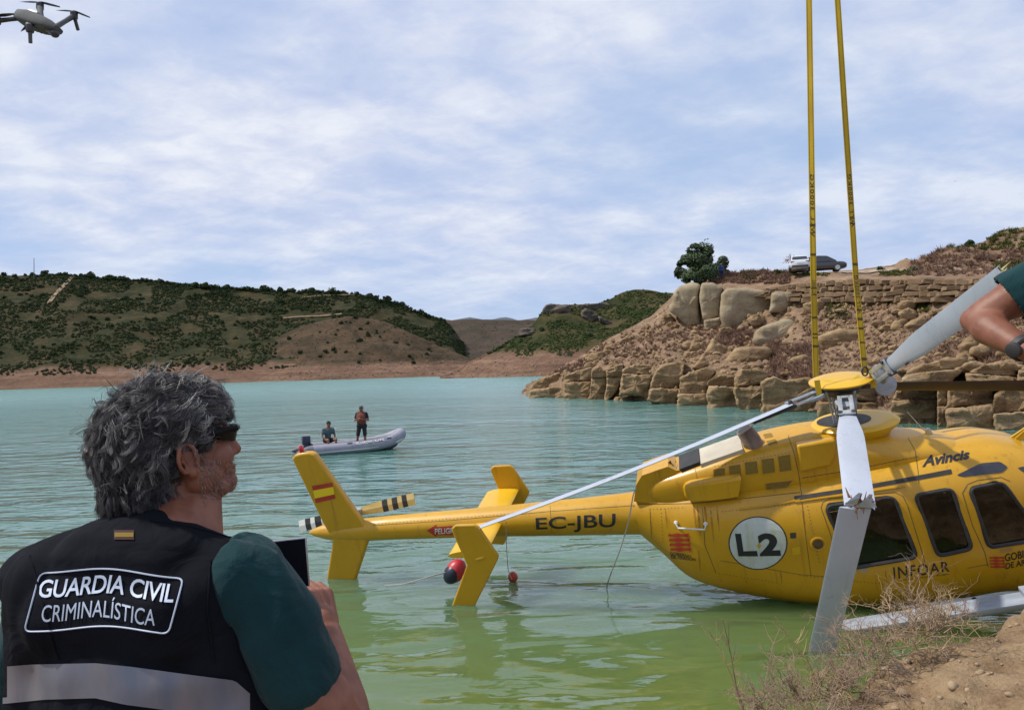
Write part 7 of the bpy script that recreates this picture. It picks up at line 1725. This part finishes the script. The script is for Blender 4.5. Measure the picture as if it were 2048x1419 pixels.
# ---- cars on the road
def car(name, label, base, yaw, paint, dark_back=False):
    mw = M.Translation(base) @ M.Rotation(yaw, 4, 'Z'); e = empty(name, mw=mw, label=label, cat='car')
    prof = [(-2.18, .42, .78), (-2.22, .62, .84), (-2.16, .92, .86), (-1.9, 1.0, .87), (-1.0, .98, .9), (0, .96, .91), (.9, .95, .9), (1.6, .88, .87), (2.05, .74, .82), (2.2, .58, .74), (2.2, .4, .7)]
    b = B(); rings = []; N = len(prof)
    secs = [(-2.2, .35, .80, .70), (-2.1, .28, .98, .82), (-1.7, .24, 1.02, .88), (-.9, .22, .99, .91), (.2, .22, .97, .91), (.9, .22, .97, .90), (1.5, .24, .97, .88), (1.95, .28, .90, .82), (2.18, .36, .76, .70)]
    vs = []; n = 16
    for x, z0, z1, w in secs:
        for j in range(n):
            q = 2*pi*j/n + pi/n; c, s = cos(q), sin(q); vs.append((x, math.copysign(abs(c)**.45, c)*w, (z0+z1)/2 + math.copysign(abs(s)**.5, s)*(z1-z0)/2))
    b.add(vs, [(i*n+j, (i+1)*n+j, (i+1)*n+(j+1) % n, i*n+(j+1) % n) for i in range(len(secs)-1) for j in range(n)] + [tuple(range(n)), tuple((len(secs)-1)*n+j for j in range(n))[::-1]])
    cab = [(-2.0, .98, .76, 1.0), (-1.72, 1.3, .66, 1.0), (-1.3, 1.47, .62, 1.0), (-.3, 1.58, .62, 1.0), (.45, 1.52, .62, 1.0), (1.3, .99, .74, 1.0)]
    vs = []
    for x, z, w, _ in cab: vs += [(x, -.82 if x > -1.9 else -.78, .90), (x, -w, z), (x, w, z), (x, .82 if x > -1.9 else .78, .90)]
    b.add(vs, [(i*4+j, (i+1)*4+j, (i+1)*4+j+1, i*4+j+1) for i in range(5) for j in range(3)] + [(0, 1, 2, 3), (23, 22, 21, 20)])
    b.build('bodywork', paint, e, True, sharp=35)
    gl_ = mat('car_glass', (0.02, 0.025, 0.03), rough=.06, spec=.8)
    for s in (-1, 1):
        for x0, x1, xa, xb in ((-1.65, -.75, -1.45, -.72), (-.65, .75, -.65, .28)):
            b = B(); b.add([(x0, s*.825, .98), (x1, s*.825, .98), (xb, s*.665, 1.42), (xa, s*.665, 1.38)], [(0, 1, 2, 3)]); b.build('side_window', gl_, e, True, smooth=False)
    b = B(); b.add([(-1.98, -.66, 1.08), (-1.98, .66, 1.08), (-1.70, .58, 1.34), (-1.70, -.58, 1.34)], [(0, 1, 2, 3)]); b.build('rear_window', gl_, e, True, smooth=False)
    b = B(); b.add([(1.27, -.68, 1.04), (1.27, .68, 1.04), (.55, .57, 1.49), (.55, -.57, 1.49)], [(0, 1, 2, 3)]); b.build('windscreen', gl_, e, True, smooth=False)
    for x in (-1.38, 1.36):
        for s in (-1, 1):
            Rw = M.Rotation(rad(90), 3, 'X'); b = B(); b.lathe((x, s*.82 + (.1 if s > 0 else .1), .34), [(.2, 0), (.33, .02), (.34, .1), (.33, .18), (.2, .2)], Rw, 18); w = b.build('wheel', M_blk, e, True)
            b = B(); b.lathe((x, s*.93, .34), [(.22, -.012), (.22, .012)], Rw, 14); b.build('rim', M_gry, w, True)
    for s in (-1, 1): b = B(); b.box((-2.15, s*.62, .82), (.04, .16, .06), bev=.02); b.build('tail_light', mat('tail_light', (0.25, 0.015, 0.012), rough=.2), e, True)
    b = B(); b.box((-2.2, 0, .42), (.03, .68, .10), bev=.02); b.build('bumper_trim', M_dkm, e, True); b = B(); b.box((-2.215, 0, .72), (.012, .26, .055)); b.build('number_plate', M_wht2, e, True)
    return e
def road_pt(px, py, d): 
    p = P(px, py, d); h = bvE.ray_cast(p + V((0, 0, 5)), V((0, 0, -1)))[0]; return V((p.x, p.y, (h.z if h is not None else p.z) + .02))
c1_ = road_pt(1598, 547, 68.4); c2_ = road_pt(1643, 545, 72)
car('parked_car', 'white estate car seen from behind, parked at the cliff top', c1_, rad(72), mat('white_car_paint', (0.62, 0.65, 0.70), rough=.25, coat=.6))
car('parked_car', 'dark crossover car parked beside the white one behind the left strap', c2_, rad(-18), mat('dark_car_paint', (0.018, 0.016, 0.022), rough=.2, coat=.8))
bpy.data.scenes.remove(TMP)
